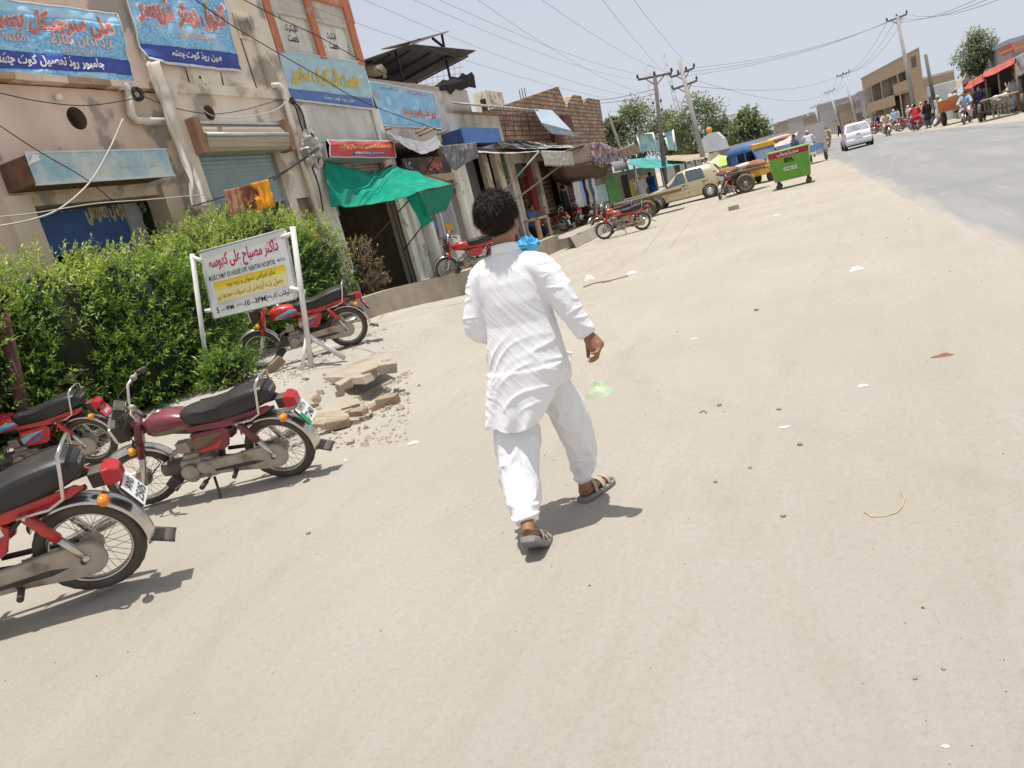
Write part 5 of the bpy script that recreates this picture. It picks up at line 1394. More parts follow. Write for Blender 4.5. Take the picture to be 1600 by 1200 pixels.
# ---------------------------------------------------------------- vegetation helpers
def leaf_mat(name, c, c2, c3):
    m = bpy.data.materials.new(name); m.use_nodes = True
    N = m.node_tree.nodes; L = m.node_tree.links; b = N['Principled BSDF']
    oi = N.new('ShaderNodeAttribute'); oi.attribute_name = 'tint'
    cr = N.new('ShaderNodeValToRGB'); cr.color_ramp.elements[0].color = (*c, 1); cr.color_ramp.elements[1].color = (*c3, 1)
    e = cr.color_ramp.elements.new(.5); e.color = (*c2, 1)
    L.new(oi.outputs['Fac'], cr.inputs[0]); L.new(cr.outputs[0], b.inputs['Base Color'])
    b.inputs['Roughness'].default_value = .38; b.inputs['Specular IOR Level'].default_value = .45
    t = N.new('ShaderNodeBsdfTranslucent'); L.new(cr.outputs[0], t.inputs[0])
    ms = N.new('ShaderNodeMixShader'); ms.inputs[0].default_value = .3
    L.new(b.outputs[0], ms.inputs[1]); L.new(t.outputs[0], ms.inputs[2]); L.new(ms.outputs[0], N['Material Output'].inputs[0])
    MATS[name] = m
    return m
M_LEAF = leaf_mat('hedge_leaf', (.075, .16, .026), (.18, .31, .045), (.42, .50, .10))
M_LEAFD = leaf_mat('hazy_tree_leaf', (.10, .135, .065), (.17, .21, .10), (.26, .30, .15))  # tones paled to put distance haze into the leaf colour
M_LEAFDRY = leaf_mat('dry_leaf', (.16, .10, .05), (.26, .19, .10), (.30, .27, .13))
M_BARK = pm('bark', (.16, .12, .085), (.10, .075, .055), .95, scale=10, stretch=(1, 1, .2), bump=.4)
def leaves(name, mat, items, parent, length, width, rng, droop=.25):
    """items = (point, direction, tint); every leaf a folded lance of six faces"""
    vs, fs, tint = [], [], []
    for p, d, t in items:
        d = V(d).normalized(); s = d.cross(V((rng.gauss(0, .5), rng.gauss(0, .5), 1))); s = s.normalized() if s.length > 1e-5 else V((1, 0, 0)); u = s.cross(d)
        l_ = length * rng.uniform(.65, 1.25); w_ = width * rng.uniform(.75, 1.2); o = len(vs)
        a = p; m1 = p + d * l_ * .42 - u * l_ * .02; e = p + d * l_ - u * l_ * droop * rng.uniform(.4, 1.4)
        vs += [a, m1 + s * w_ * .5 + u * w_ * .16, m1 - s * w_ * .5 + u * w_ * .16, e, m1]
        fs += [(o, o + 4, o + 1), (o, o + 2, o + 4), (o + 4, o + 3, o + 1), (o + 2, o + 3, o + 4)]
        tint += [t] * 5
    me = bpy.data.meshes.new(name); me.from_pydata([tuple(q) for q in vs], [], fs)
    me.materials.append(mat); at = me.attributes.new('tint', 'FLOAT', 'POINT'); at.data.foreach_set('value', [max(0, min(1, t)) for t in tint])
    o = bpy.data.objects.new(name, me); col.objects.link(o)
    if parent: o.parent = parent
    return o

# ---------------------------------------------------------------- hedge in front of the hospital (two clipped-loose bushes)
def hedge(label, blobs, n_tw, rng, dens=9, length=.085, width=.026, mat=None, cat='hedge', name='hedge', group=None, core=.8):
    root = thing(name, label, cat, (0, 0, 0), group=group)
    items = []
    wts = [b[1][0] * b[1][1] + b[1][1] * b[1][2] + b[1][0] * b[1][2] for b in blobs]
    for _ in range(n_tw):
        c, r_ = rng.choices(blobs, wts)[0]
        d = V((rng.gauss(0, 1), rng.gauss(0, 1), rng.gauss(0, 1))).normalized()
        if d.z < -.75: continue
        k = rng.uniform(.72, 1.04) * (1 + .14 * noise.noise(V((c[0] + d.x * 3, c[1] + d.y * 3, d.z * 3))))
        sq = lambda v: math.copysign(abs(v) ** .75, v)
        p = V(c) + V((sq(d.x) * r_[0], sq(d.y) * r_[1], sq(d.z) * r_[2])) * k
        if p.z < hgt(p.x, p.y) + .04: continue
        out = (d + V((rng.gauss(0, .35), rng.gauss(0, .35), .55 + rng.gauss(0, .3)))).normalized()
        tl = rng.uniform(.08, .20); base = .40 + .50 * S((p.z - 1.3) / 1.3) + rng.gauss(0, .10) + .25 * noise.noise(p * 1.7) - .35 * (1 - S((k - .74) / .25))  # leaf tint painted sunlit toward the top, shaded toward the inside
        for j in range(dens):
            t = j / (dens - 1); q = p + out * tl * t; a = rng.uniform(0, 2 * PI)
            sd = out.orthogonal().normalized(); sd = Matrix.Rotation(a, 3, out) @ sd
            items.append((q, (sd * (1.05 - .6 * t) + out * (.35 + .7 * t)), base + .16 * t + rng.gauss(0, .08)))
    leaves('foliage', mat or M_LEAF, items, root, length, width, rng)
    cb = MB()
    for c, r_ in blobs:
        for _ in range(5):
            a = V(c) + V((rng.uniform(-.4, .4) * r_[0], rng.uniform(-.5, .5) * r_[1], 0)); a.z = hgt(a.x, a.y) - .02
            pts = [a]
            for k in range(4): pts.append(pts[-1] + V((rng.uniform(-.12, .12), rng.uniform(-.12, .12), (c[2] + r_[2] * .5 - a.z) / 4)))
            cb.tube(pts, [.022, .02, .016, .012, .006], 5)
    cb.build('stem', M_BARK, root)
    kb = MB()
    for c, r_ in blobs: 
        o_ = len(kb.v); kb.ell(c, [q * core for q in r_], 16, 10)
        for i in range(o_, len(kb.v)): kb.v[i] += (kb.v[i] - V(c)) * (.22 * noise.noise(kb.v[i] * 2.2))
    kb.build('inner_shade', pm('hedge_core_shade', (.018, .028, .010), (.012, .018, .008), .95, scale=7), root)  # unseen dark core, added to block light inside the leaves
    return root
rng = random.Random(21)
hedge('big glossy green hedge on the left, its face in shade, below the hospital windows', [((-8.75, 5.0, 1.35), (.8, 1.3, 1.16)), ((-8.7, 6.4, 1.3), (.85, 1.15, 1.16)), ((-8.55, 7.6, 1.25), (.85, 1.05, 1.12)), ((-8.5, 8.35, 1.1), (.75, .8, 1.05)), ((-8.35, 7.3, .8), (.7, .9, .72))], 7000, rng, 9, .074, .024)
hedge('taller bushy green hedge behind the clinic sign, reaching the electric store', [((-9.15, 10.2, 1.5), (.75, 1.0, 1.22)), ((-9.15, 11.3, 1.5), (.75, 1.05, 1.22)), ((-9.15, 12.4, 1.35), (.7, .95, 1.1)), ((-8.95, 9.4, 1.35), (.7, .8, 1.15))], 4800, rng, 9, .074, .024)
cpt = G(368, 603, .33)
hedge('small bright green shrub at the foot of the clinic sign', [((cpt.x, cpt.y, .56), (.24, .22, .22)), ((cpt.x - .12, cpt.y - .1, .48), (.2, .2, .18))], 200, rng, 9, cat='shrub', name='shrub')
d_ = WX(565, 440, -8.9)
hedge('dried brown bush withering beside the dark electric store entrance', [((d_.x, d_.y, 1.15), (.34, .5, .62)), ((d_.x + .1, d_.y + .2, .72), (.25, .35, .35))], 420, rng, 8, .06, .03, M_LEAFDRY, 'bush', 'dry_bush', core=.3)
q_ = G(55, 600, .1)
pl_ = hedge('pale broad leaved weed growing by the red motorcycle at the left edge', [((-8.15, 5.95, .78), (.2, .26, .26))], 40, rng, 5, .11, .08, leaf_mat('weed_leaf', (.12, .19, .08), (.2, .28, .12), (.28, .36, .18)), 'plant', 'weed', core=.2)
gp = MB(); g0, g1 = WX(2, 490, -8.1), WX(10, 640, -8.1)
gp.tube([V((-8.1, g1.y + .02, -.05)), V((-8.1, g0.y, g0.z))], .075, 10)
tag(gp.build('gate_post', pm('dark_red_oxide', (.13, .05, .045), (.09, .04, .035), .6), None), 'dark red painted gate post at the left edge beside the hedge', 'post')

# ---------------------------------------------------------------- clinic sign on two white posts
sgn = thing('clinic_sign', 'white enamel clinic sign with red Urdu heading and yellow panel on white posts', 'sign')
YS = 7.78
TL, TR_, BR, BL = [WY(*p, YS) for p in ((315, 395), (445, 360), (463, 465), (335, 497))]
wS = ((TR_ - TL).length + (BR - BL).length) / 2; hS = ((BL - TL).length + (BR - TR_).length) / 2
def sg(u, v, l=0.0):  # u,v in 0..1
    p = (TL * (1 - u) + TR_ * u) * (1 - v) + (BL * (1 - u) + BR * u) * v
    return p + V((0, -l, 0))
def sq(mb, a, b, c, d, l): mb.add([sg(a, b, l), sg(c, b, l), sg(c, d, l), sg(a, d, l)], [(0, 1, 2, 3)])
mb = MB(); v = [sg(0, 0, .012), sg(1, 0, .012), sg(1, 1, .012), sg(0, 1, .012), sg(0, 0, -.03), sg(1, 0, -.03), sg(1, 1, -.03), sg(0, 1, -.03)]
mb.add(v, [(0, 1, 2, 3), (4, 7, 6, 5), (0, 4, 5, 1), (1, 5, 6, 2), (2, 6, 7, 3), (3, 7, 4, 0)])
bo = mb.build('board', pm('sign_enamel', (.78, .79, .79), (.70, .71, .71), .4, scale=3), sgn)
mb = MB()
for a, b in ((sg(-.03, -.015, .006), sg(1.0, -.015, .006)), (sg(1.005, 0, .004), sg(1.03, 1, .004)), (sg(-.005, 1.01, .006), sg(1, 1.01, .006)), (sg(-.012, 0, .004), sg(-.012, 1, .004))):
    mb.tube([a, b], .014, 6)
mb.build('board_edge', pm('grey_sign_edge', (.45, .47, .45), None, .5), sgn)
ym = bpy.data.materials.new('yellow_panel_fade'); ym.use_nodes = True
Nn = ym.node_tree.nodes; Ll = ym.node_tree.links; at = Nn.new('ShaderNodeAttribute'); at.attribute_name = 'fade'; cr = Nn.new('ShaderNodeValToRGB')
cr.color_ramp.elements[0].color = (.80, .56, .02, 1); cr.color_ramp.elements[1].color = (.80, .72, .36, 1); cr.color_ramp.elements[1].position = .45; e = cr.color_ramp.elements.new(.28); e.color = (.80, .62, .06, 1)
Ll.new(at.outputs['Fac'], cr.inputs[0]); Ll.new(cr.outputs[0], Nn['Principled BSDF'].inputs[0]); Nn['Principled BSDF'].inputs['Roughness'].default_value = .45
mb = MB(); mb.grid(lambda a, b: sg(lerp(.08, .94, a), lerp(.475, .79, b), .015), 2, 16)
yo = mb.build('yellow_panel', ym, bo, fix=False)
at = yo.data.attributes.new('fade', 'FLOAT', 'POINT'); at.data.foreach_set('value', [j / 16 for j in range(17) for i in range(3)])
tb = MB(); fS = lambda a, b, l: sg(.5 + a / wS, .5 - b / hS, l)
def st(s, u, v, w_, h_, mi, bold=.01, l=.02): tb.m = mi; put_text(tb, s, fS, (u - .5) * wS, (.5 - v) * hS, w_ * wS if w_ else None, h_ * hS, l, bold)
M_MAG = pm('crimson_letter', (.55, .02, .10), None, .45); M_BRN = pm('brown_letter', (.42, .17, .03), None, .5); M_INK = pm('dark_letter', (.03, .03, .035), None, .5); M_OLV = pm('olive_letter', (.12, .12, .05), None, .5)
st(urdu('ڈاکٹر مصباح علی کھوسہ'), .49, .20, .83, .29, 0, .022)
st('M.B.B.S. R.M.P. EX-HOUSE OFF. NISHTAR HOSPITAL', .445, .405, .81, .075, 1, .006); st('MULTAN', .915, .40, .085, .042, 1, .006)
st(urdu('ماہر امراض نسواں و زچہ بچہ'), .53, .555, .58, .105, 3, .008); st(urdu('چھوٹے بڑے آپریشن کی سہولت موجود ہے'), .50, .695, .80, .12, 2, .006)
st('5', .075, .90, None, .085, 1, .02); st('9PM', .225, .90, .10, .07, 1, .015); st(urdu('شام'), .345, .895, .07, .07, 1, .004); st('10', .445, .895, None, .085, 1, .02); st('3PM', .60, .895, .13, .08, 1, .015); st(urdu('صبح'), .70, .90, .06, .09, 1, .004); st(urdu('اوقات کار'), .845, .895, .2, .1, 1, .008)
for a, b in ((.115, .165), (.485, .535)): tb.m = 1; tb.add([sg(a, .905, .02), sg(b, .905, .02), sg(b, .915, .02), sg(a, .915, .02)], [(0, 1, 2, 3)])
for u in (.40, .735, .965): tb.m = 1; tb.add([sg(u + .008 * math.cos(k * PI / 4), .905 + .011 * math.sin(k * PI / 4), .02) for k in range(8)], [tuple(range(8))])
tb.build('lettering', [M_MAG, M_INK, M_BRN, M_OLV], bo, fix=False)
M_POST = pm('white_post_paint', (.76, .76, .75), (.62, .61, .58), .5, scale=6, dust=.15)
pR0, pR1 = G(487, 578, .33), WY(457, 354, YS - .03); pR0 = V((WY(487, 578, YS - .03)))
pL1 = WY(300, 397, YS - .03); pL0 = WY(332, 640, YS - .03)
for a, b in ((pR0, pR1),):
    mb = MB(); a = a + (a - b).normalized() * .06; d = (b - a).normalized(); mb.tube([a, b], .042, 4); mb.build('post', M_POST, sgn)
mb = MB(); mb.tube([pL0 + (pL0 - pL1).normalized() * .2, pL1], .030, 10); mb.build('post', M_POST, sgn)
mb = MB(); br_ = lerp(pR0, pR1, .255)
fa = V((pR0.x - .18, pR0.y - .05, hgt(pR0.x - .18, pR0.y) - .0)); 
mb.tube([br_, WY(470, 588, YS - .12)], .03, 4); mb.build('brace', M_POST, sgn)
mb = MB(); mb.tube([br_, WY(539, 560, YS + .25)], .03, 4); mb.build('brace', M_POST, sgn)
for P0, P1, px in ((sg(0, .12, .02), WY(302, 402, YS - .03), 0), (sg(0, .87, .02), WY(321, 486, YS - .03), 0), (sg(.97, .085, .03), WY(456, 365, YS - .03), 0), (sg(.97, .84, .03), WY(476, 455, YS - .03), 0)):
    mb = MB(); mb.tube([P0, P1], .026, 10); mb.build('bracket', M_POST, sgn)

# ---------------------------------------------------------------- broken paving, bricks, rubble on the raised frontage
M_SLAB = pm('broken_concrete', (.42, .36, .285), (.34, .285, .22), .95, scale=4, bump=.6, bscale=16, stain=(2.3, .55, .7, (.27, .215, .155)))
def slab(label, px, z, th, tilt=(0, 0), name='concrete_slab', cat='slab', m=None, jag=.045, n_sub=6, group='broken paving slabs'):
    th *= .62
    for _ in range(4):
        pts = [G(*p, z) for p in px]; c = sum(pts, V()) / len(pts); z = hgt(c.x, c.y) + .035 + th * .25
    out = []
    for a, b in zip(pts, pts[1:] + pts[:1]):
        for k in range(n_sub):
            q = lerp(a, b, k / n_sub); out.append(q - c + V((random.uniform(-jag, jag), random.uniform(-jag, jag), 0)))
    mb = MB(); n = len(out)
    top = [q + V((0, 0, random.uniform(-.006, .006))) for q in out]; bot = [q * 1.03 + V((0, 0, -th - random.uniform(0, .01))) for q in out]
    mb.add(top + bot, [tuple(range(n)), tuple(range(n, 2 * n))[::-1]] + [(i, (i + 1) % n, n + (i + 1) % n, n + i) for i in range(n)])
    o = mb.build(name, m or M_SLAB, None, bevel=.008); o.location = c; o.rotation_euler = (R(tilt[0]), R(tilt[1]), 0)
    return tag(o, label, cat, group)
slab('pale cracked slab under the clinic sign post', [(432, 600), (450, 556), (545, 548), (600, 560), (570, 585), (470, 592)], .385, .12, (0, 1))
slab('long broken slab edge just below the clinic sign braces', [(475, 612), (560, 590), (604, 572), (615, 560), (560, 560), (440, 585)], .335, .14, (1, -1))
slab('wide flat broken slab between sign and loose brick', [(470, 640), (545, 628), (585, 606), (610, 592), (560, 585), (465, 605)], .25, .11, (-1, 1))
slab('lower slab fragment above the maroon motorcycle tail', [(455, 668), (520, 655), (570, 640), (560, 622), (500, 632), (440, 648)], .16, .12, (1, 2))
slab('front slab of the broken pavement beside the number plate', [(482, 662), (560, 654), (578, 643), (572, 650), (545, 640), (490, 648)], .14, .13, (2, 0))
slab('lowest kerb like slab lying in the sand', [(440, 672), (500, 662), (572, 650), (566, 640), (500, 648), (440, 655)], .11, .13, (0, 0))
def brick_thing(px, z, dims, rot, label, m=None, name='brick', cat='brick', group=None):
    p = G(*px, z); mb = MB(); mb.box((0, 0, dims[2] / 2), dims)
    for i in range(len(mb.v)): mb.v[i] += V((random.uniform(-.012, .012), random.uniform(-.012, .012), random.uniform(-.01, .006)))
    o = mb.build(name, m or M_SLAB, None, bevel=.012); o.location = p; o.rotation_euler = rot; return tag(o, label, cat, group)
M_BRK = pm('dusty_clay_brick', (.36, .27, .19), (.28, .2, .14), .95, scale=7, bump=.5, bscale=30)
brick_thing((607, 634), .0, (.235, .13, .11), (0.05, 0, R(12)), 'loose dusty brick lying alone on the sand left of the boy', M_BRK)
brick_thing((530, 668), .02, (.22, .12, .09), (0, .08, R(20)), 'left of two small bricks below the broken slab', M_BRK)
brick_thing((562, 652), .03, (.18, .11, .09), (.1, 0, R(-5)), 'right of two small bricks below the broken slab', M_BRK)
brick_thing((432, 580), .36, (.34, .10, .13), (.0, -.5, R(50)), 'tilted brown stone block by the small shrub', M_BRK, 'stone_block', 'stone')
brick_thing((606, 582), .24, (.20, .14, .12), (.15, .2, R(40)), 'chunk of concrete at the end of the slab edge', None, 'rubble_chunk', 'rubble')
brick_thing((585, 580), .26, (.24, .17, .08), (.3, -.1, R(10)), 'flat concrete fragment beside the slab edge', None, 'rubble_chunk', 'rubble')
brick_thing((600, 515), .22, (.35, .14, .08), (.0, .05, R(-20)), 'flat stone by the rear wheel of the bike behind the sign', None, 'stone_block', 'stone')
rng = random.Random(3)
for i in range(22):
    a, b, c = ((450, 592), (600, 560), 0) if i < 9 else ((455, 640), (600, 596), 0) if i < 16 else ((470, 668), (580, 648), 0)
    t = rng.random(); z = .2; q = (lerp(a[0], b[0], t) + rng.uniform(-8, 8), lerp(a[1], b[1], t) + rng.uniform(-8, 8))
    for _ in range(4): p = G(*q, z); z = hgt(p.x, p.y)
    brick_thing(q, z - .02, (rng.uniform(.06, .2), rng.uniform(.05, .13), rng.uniform(.04, .09)), (rng.uniform(-.4, .4), rng.uniform(-.4, .4), rng.uniform(0, 3)), 'small broken concrete chunk among the slabs by the clinic sign', (None, M_BRK)[i % 3 == 0], 'rubble_chunk', 'rubble', 'concrete chunks among the broken slabs')
mb = MB()
for i in range(900):
    u = rng.random(); px = lerp(440, 640, rng.random()); py = lerp(550, 700, rng.random()) + (560 - px) * .12; z = .15
    for _ in range(3): p = G(px, py, z); z = hgt(p.x, p.y)
    p.z = gz(p.x, p.y); s = rng.uniform(.005, .022) * (2.6 if rng.random() < .08 else 1)
    mb.box(p, (s * rng.uniform(.7, 1.6), s * rng.uniform(.7, 1.5), s), (rng.random() * 3, rng.random() * 3, rng.random() * 3))
tag(mb.build('rubble', M_SLAB), 'small rubble and crumbs around the broken paving', 'rubble', kind='stuff')
# ---------------------------------------------------------------- cloth, poles, wires around the shop fronts
def cloth(name, label, cat, top, bot, mat, nu=40, nv=14, sag=.1, fold=.03, freq=5, seed=0., group=None, jag=0.0, parent=None, nrm=V((.7, 0, .7)), solid=.004):
    """sheet between two poly-lines of 3-D points"""
    def along(P, u):
        t = u * (len(P) - 1); i = min(int(t), len(P) - 2); t -= i
        a, b = P[max(i - 1, 0)], P[min(i + 2, len(P) - 1)]; p, q = P[i], P[i + 1]
        return lerp(p, q, t) * .6 + .4 * (.5 * ((2 * p) + (q - a) * t + (2 * a - 5 * p + 4 * q - b) * t * t + (3 * p - a - 3 * q + b) * t ** 3))
    def f(u, v):
        p = lerp(along(top, u), along(bot, u), v)
        k = math.sin(PI * v) * math.sin(PI * u)
        if jag and v > .999: p = p + V((0, 0, jag * (abs((u * 23 + .3 * noise.noise(V((u * 9, seed, 0)))) % 1 - .5) - .25)))
        return p + V((0, 0, -sag * k)) + nrm * fold * (ridge(noise.noise(V((u * freq, v * 1.6, seed)))) - .5 + .5 * noise.noise(V((u * freq * 2.3, v * 3, seed + 4)))) * (.35 + .65 * math.sin(PI * min(1, max(0, v * .9 + .05))))
    mb = MB(); mb.grid(f, nu, nv); o = mb.build(name, mat, parent, solid=solid)
    return tag(o, label, cat, group) if label else o
def rod(name, label, cat, a, b, r, mat, n=7, group=None, parent=None):
    o = MB().tube([a, b], r, n).build(name, mat, parent)
    return tag(o, label, cat, group) if label else o
def wire(label, a, b, sag=.3, r=.012, mat=None, group=None, name='cable', n=16, cat='cable'):
    a, b = V(a), V(b)
    pts = [lerp(a, b, i / n) - V((0, 0, sag * 4 * (i / n) * (1 - i / n))) for i in range(n + 1)]
    return tag(MB().tube(pts, r, 4).build(name, mat or (pm('haze_paled_line', (.16, .16, .17), None, .7) if name == 'cable' and group == 'overhead power lines' else M_WIRE)), label, cat, group)  # overhead lines paled so the haze is in their colour
def fab(name, c, c2, sub=.25, rough=.85, **k): return pm(name, c, c2, rough, scale=k.pop('scale', 4), sub=sub, spec=.12, **k)
M_GREENC = fab('green_shade_net', (.02, .40, .27), (.03, .50, .36), .45, stain=(1.4, .5, .7, (.10, .5, .38)))
M_GREYC = fab('grey_tarpaulin', (.33, .32, .34), (.24, .235, .25), .15)
M_GREYD = fab('dark_grey_cloth', (.15, .145, .155), (.25, .24, .25), .12)
M_BROWNC = fab('brown_canvas', (.17, .12, .085), (.12, .085, .06), .12)
M_TANC = fab('tan_canvas', (.50, .41, .30), (.42, .34, .25), .2)
M_CREAMC = fab('dirty_white_cloth', (.66, .63, .55), (.50, .47, .40), .2)
M_TEALC = fab('teal_tarpaulin', (.10, .46, .42), (.16, .52, .48), .35)
M_POLEW = pm('weathered_pole', (.36, .33, .29), (.27, .24, .21), .8, scale=3, stretch=(1, 1, .2))
Lx = lambda pts: [WX(px, py, X) for px, py, X in pts]

# green awning of the electric store
gw = thing('awning', 'sagging emerald green cloth awning over the electric store, one corner hanging', 'awning')
top = Lx([(507, 250, -9.82), (540, 262, -9.8), (578, 269, -9.75), (600, 264, -9.7), (612, 257, -9.7)])
bot = Lx([(517, 322, -9.55), (560, 323, -9.35), (606, 315, -8.9), (655, 300, -8.0), (712, 287, -8.0)])
cloth('canopy', None, None, top, bot, M_GREENC, 60, 22, .06, .10, 5.5, 2.0, parent=gw, nrm=V((.5, .1, .8)))
cloth('valance', None, None, Lx([(655, 300, -7.99), (712, 287, -7.99)]), Lx([(669, 339, -8.03), (698, 328, -8.03)]), fab('green_net_in_shade', (.03, .22, .145), (.04, .26, .17), .2), 16, 8, 0, .02, 3, 6., parent=gw)  # valance in a darker copy of the net colour, shade painted in
cloth('hanging_corner', None, None, Lx([(634, 308, -8.4), (655, 300, -8.0)]), Lx([(660, 356, -8.25), (678, 344, -8.05)]), M_GREENC, 10, 14, 0, .05, 3, 8., parent=gw)
rod('front_bar', None, None, WX(650, 301, -8.0), WX(714, 286.5, -8.0), .018, M_RUST, parent=gw)
rod('side_bar', None, None, WX(612, 256, -9.9), WX(712, 287, -8.0), .014, M_RUST, parent=gw)
for i, (a, b) in enumerate((((703, 296, -8.05), (631, 391, -9.7)), ((640, 312, -8.6), (567, 392, -9.8)))):
    rod('strut', None, None, WX(*a), WX(*b), .016, M_RUST, parent=gw)
# grey tarps of the next shop
cloth('tarpaulin', 'light grey sheet sagging from the wall above the showcase shop', 'tarpaulin', Lx([(604, 206, -9.9), (625, 214, -9.8), (660, 222, -9.7), (680, 212, -9.6)]), Lx([(604, 208, -9.5), (640, 232, -9.0), (663, 241, -8.8), (692, 228, -8.8)]), M_GREYC, 40, 12, .05, .06, 6, 1.)
cloth('tarpaulin', 'dark grey cloth hanging in a pointed fold beside the white pillar', 'tarpaulin', Lx([(689, 228, -8.8), (708, 226, -8.8), (727, 224, -8.9), (745, 222, -9.0)]), Lx([(697, 252, -8.8), (711, 267, -8.75), (728, 255, -8.8), (747, 246, -8.95)]), M_GREYD, 40, 14, 0, .07, 7, 3., nrm=V((1, 0, .1)))
rod('tarp_pole', 'rust red strut holding the grey tarpaulin', 'pole', WX(688, 228, -8.8), WX(664, 272, -9.9), .022, M_RUST)
rd = MB()
for a, b in (((650, 208), (668, 198)), ((655, 212), (680, 200)), ((683, 210), (697, 204)), ((602, 202), (612, 200))): rd.tube([WX(*a, -9.75), WX(*b, -9.6)], .035, 6)
[tag(o, '%s wooden pole resting on the ledge above the light grey sheet' % w_, 'pole', 'loose poles on the ledge') for o, w_ in zip(each(rd, 'loose_pole', M_WOOD), ('leftmost sloping', 'long right hand', 'short rightmost', 'stubby far left'))]
# tin and cloth canopies of the dark shop
cloth('canopy', 'pale flat canopy sheet below the blue box sign', 'canopy', Lx([(742, 232, -10.0), (790, 232, -9.9), (840, 231, -9.9)]), Lx([(746, 238, -8.9), (800, 240, -8.7), (842, 236, -8.6)]), M_CREAMC, 24, 6, .04, .03, 4, 2., nrm=V((0, 0, 1)))
cloth('canopy', 'dark patched canopy with white plastic strip right of the blue box sign', 'canopy', Lx([(775, 222, -10.0), (815, 220, -9.9), (868, 226, -9.9)]), Lx([(783, 230, -9.2), (830, 233, -8.9), (915, 229, -8.6)]), fab('black_white_plastic', (.05, .05, .055), (.62, .6, .58), .05, lo=.50, hi=.56, scale=2), 30, 6, .06, .04, 4, 5., nrm=V((0, 0, 1)))
# brown canvas awning with white fringe
bw = thing('awning', 'big bellied brown canvas awning with a ragged white fringe', 'awning')
cloth('roof_canvas', None, None, Lx([(838, 234, -9.9), (875, 230, -9.9), (905, 226, -9.9)]), Lx([(842, 239, -8.5), (880, 237, -8.4), (921, 223, -8.3)]), M_BROWNC, 20, 6, .02, .03, 3, 1., parent=bw, nrm=V((0, 0, 1)))
cloth('belly', None, None, Lx([(854, 263, -9.3), (882, 261, -8.5), (922, 252, -8.3), (951, 258, -8.4)]), Lx([(866, 282, -9.8), (890, 291, -9.6), (918, 293, -9.5), (945, 280, -9.4)]), M_BROWNC, 30, 12, .12, .05, 3, 2., parent=bw)
cloth('side_canvas', None, None, Lx([(893, 236, -8.5), (921, 224, -8.35)]), Lx([(897, 260, -8.5), (924, 256, -8.35)]), M_TANC, 16, 10, 0, .03, 3, 9., parent=bw)
cloth('fringe', None, None, Lx([(845, 235, -8.4), (868, 236, -8.4), (893, 236, -8.4)]), Lx([(851, 258, -8.4), (873, 259, -8.4), (897, 258, -8.4)]), M_CREAMC, 90, 12, 0, .04, 8, 4., jag=.26, parent=bw, nrm=V((1, 0, 0)))
rod('strut', None, None, WX(842, 237, -8.4), WX(752, 338, -9.6), .03, M_POLEW, parent=bw); rod('strut', None, None, WX(918, 226, -8.3), WX(745, 358, -9.4), .03, M_POLEW, parent=bw)
cloth('banner_flex', 'torn colourful printed flex sheets drooping from the awning end', 'flex sheet', Lx([(923, 222, -8.4), (940, 223, -8.6), (962, 232, -8.8)]), Lx([(924, 252, -8.3), (939, 262, -8.4), (972, 254, -8.7)]), pm('printed_flex', (.36, .38, .34), (.45, .20, .16), .5, scale=2.2, lo=.45, hi=.5, stain=(3.1, .5, .55, (.07, .09, .17)), sub=.2), 30, 12, .05, .16, 6, 3., nrm=V((1, 0, 0)))
mb = MB(); cB = WX(957, 266, -8.7); mb.grid(lambda u, v: cB + V((.4 * math.cos(PI * u - .3), lerp(-1.3, 1.5, v), .38 * math.sin(PI * u - .3))), 18, 4); tag(mb.build('canopy', M_GREYC, solid=.01), 'pale grey half round canopy at the end of the brown awning', 'canopy')

# washing on the line, dangling banner, pipes, bulb
M_TOW = [fab('tan_towel', (.40, .22, .13), (.33, .17, .10), .15, scale=9), fab('rust_towel', (.20, .07, .04), (.15, .05, .03), .1, scale=9), fab('orange_towel', (.80, .36, .03), (.70, .30, .03), .2, scale=9)]
LXp = -8.75
for nm, (a, b, c, d), m in (('brown towel at the left end of the washing line', ((348, 297), (382, 291), (388, 330), (356, 336)), 0), ('dark rust red towel in the middle of the washing line', ((374, 292), (397, 287), (408, 325), (385, 329)), 1), ('bright orange cloth at the right end of the washing line', ((391, 287), (418, 280), (430, 322), (402, 328)), 2)):
    dx = .02 * m
    cloth('towel', nm, 'towel', Lx([(*a, LXp + dx), (*b, LXp + dx)]), Lx([(*d, LXp + .05 + dx), (*c, LXp + .05 + dx)]), M_TOW[m], 16, 14, 0, .06, 4, m * 3., group='towels on the washing line', nrm=V((1, 0, 0)))
wire('washing line stretched above the hedge to the red signboard', WX(300, 322, LXp), WX(500, 232, -9.4), .12, .01)
def ribbon(name, label, cat, pts, w_, mat, tw=0.4):
    mb = MB(); n = len(pts) - 1
    def f(u, v):
        t = v * n; i = min(int(t), n - 1); p = lerp(pts[i], pts[i + 1], t - i); ang = tw * math.sin(v * 5 + 1) ; h = (.40 + .35 * S(v * 1.6) + .25 * S((v - .75) * 4)) * w_
        fold = .09 * abs(2 * u - 1) + .05 * math.sin(u * 8 + v * 7) + .05 * noise.noise(V((u * 4, v * 5, 1)))
        return p + V((math.sin(ang) * (u - .5) * h + fold, math.cos(ang) * (u - .5) * h + .05 * noise.noise(V((u, v * 6, 8))), .02 * noise.noise(V((u * 3, v * 6, 1))) - (.12 * abs(noise.noise(V((u * 4, 3, 1)))) if v > .98 else 0)))
    mb.grid(f, 16, 48); return tag(mb.build(name, mat, solid=.006), label, cat)
ribbon('loose_banner', 'long twisted pale banner strip dangling from the torn blue banner', 'banner strip', Lx([(232, 98, -9.8), (250, 150, -9.75), (268, 195, -9.72), (285, 245, -9.7), (298, 285, -9.66), (305, 326, -9.6)]), .42, fab('pale_vinyl_back', (.82, .77, .68), (.70, .63, .52), .25))
M_P = M_PVC
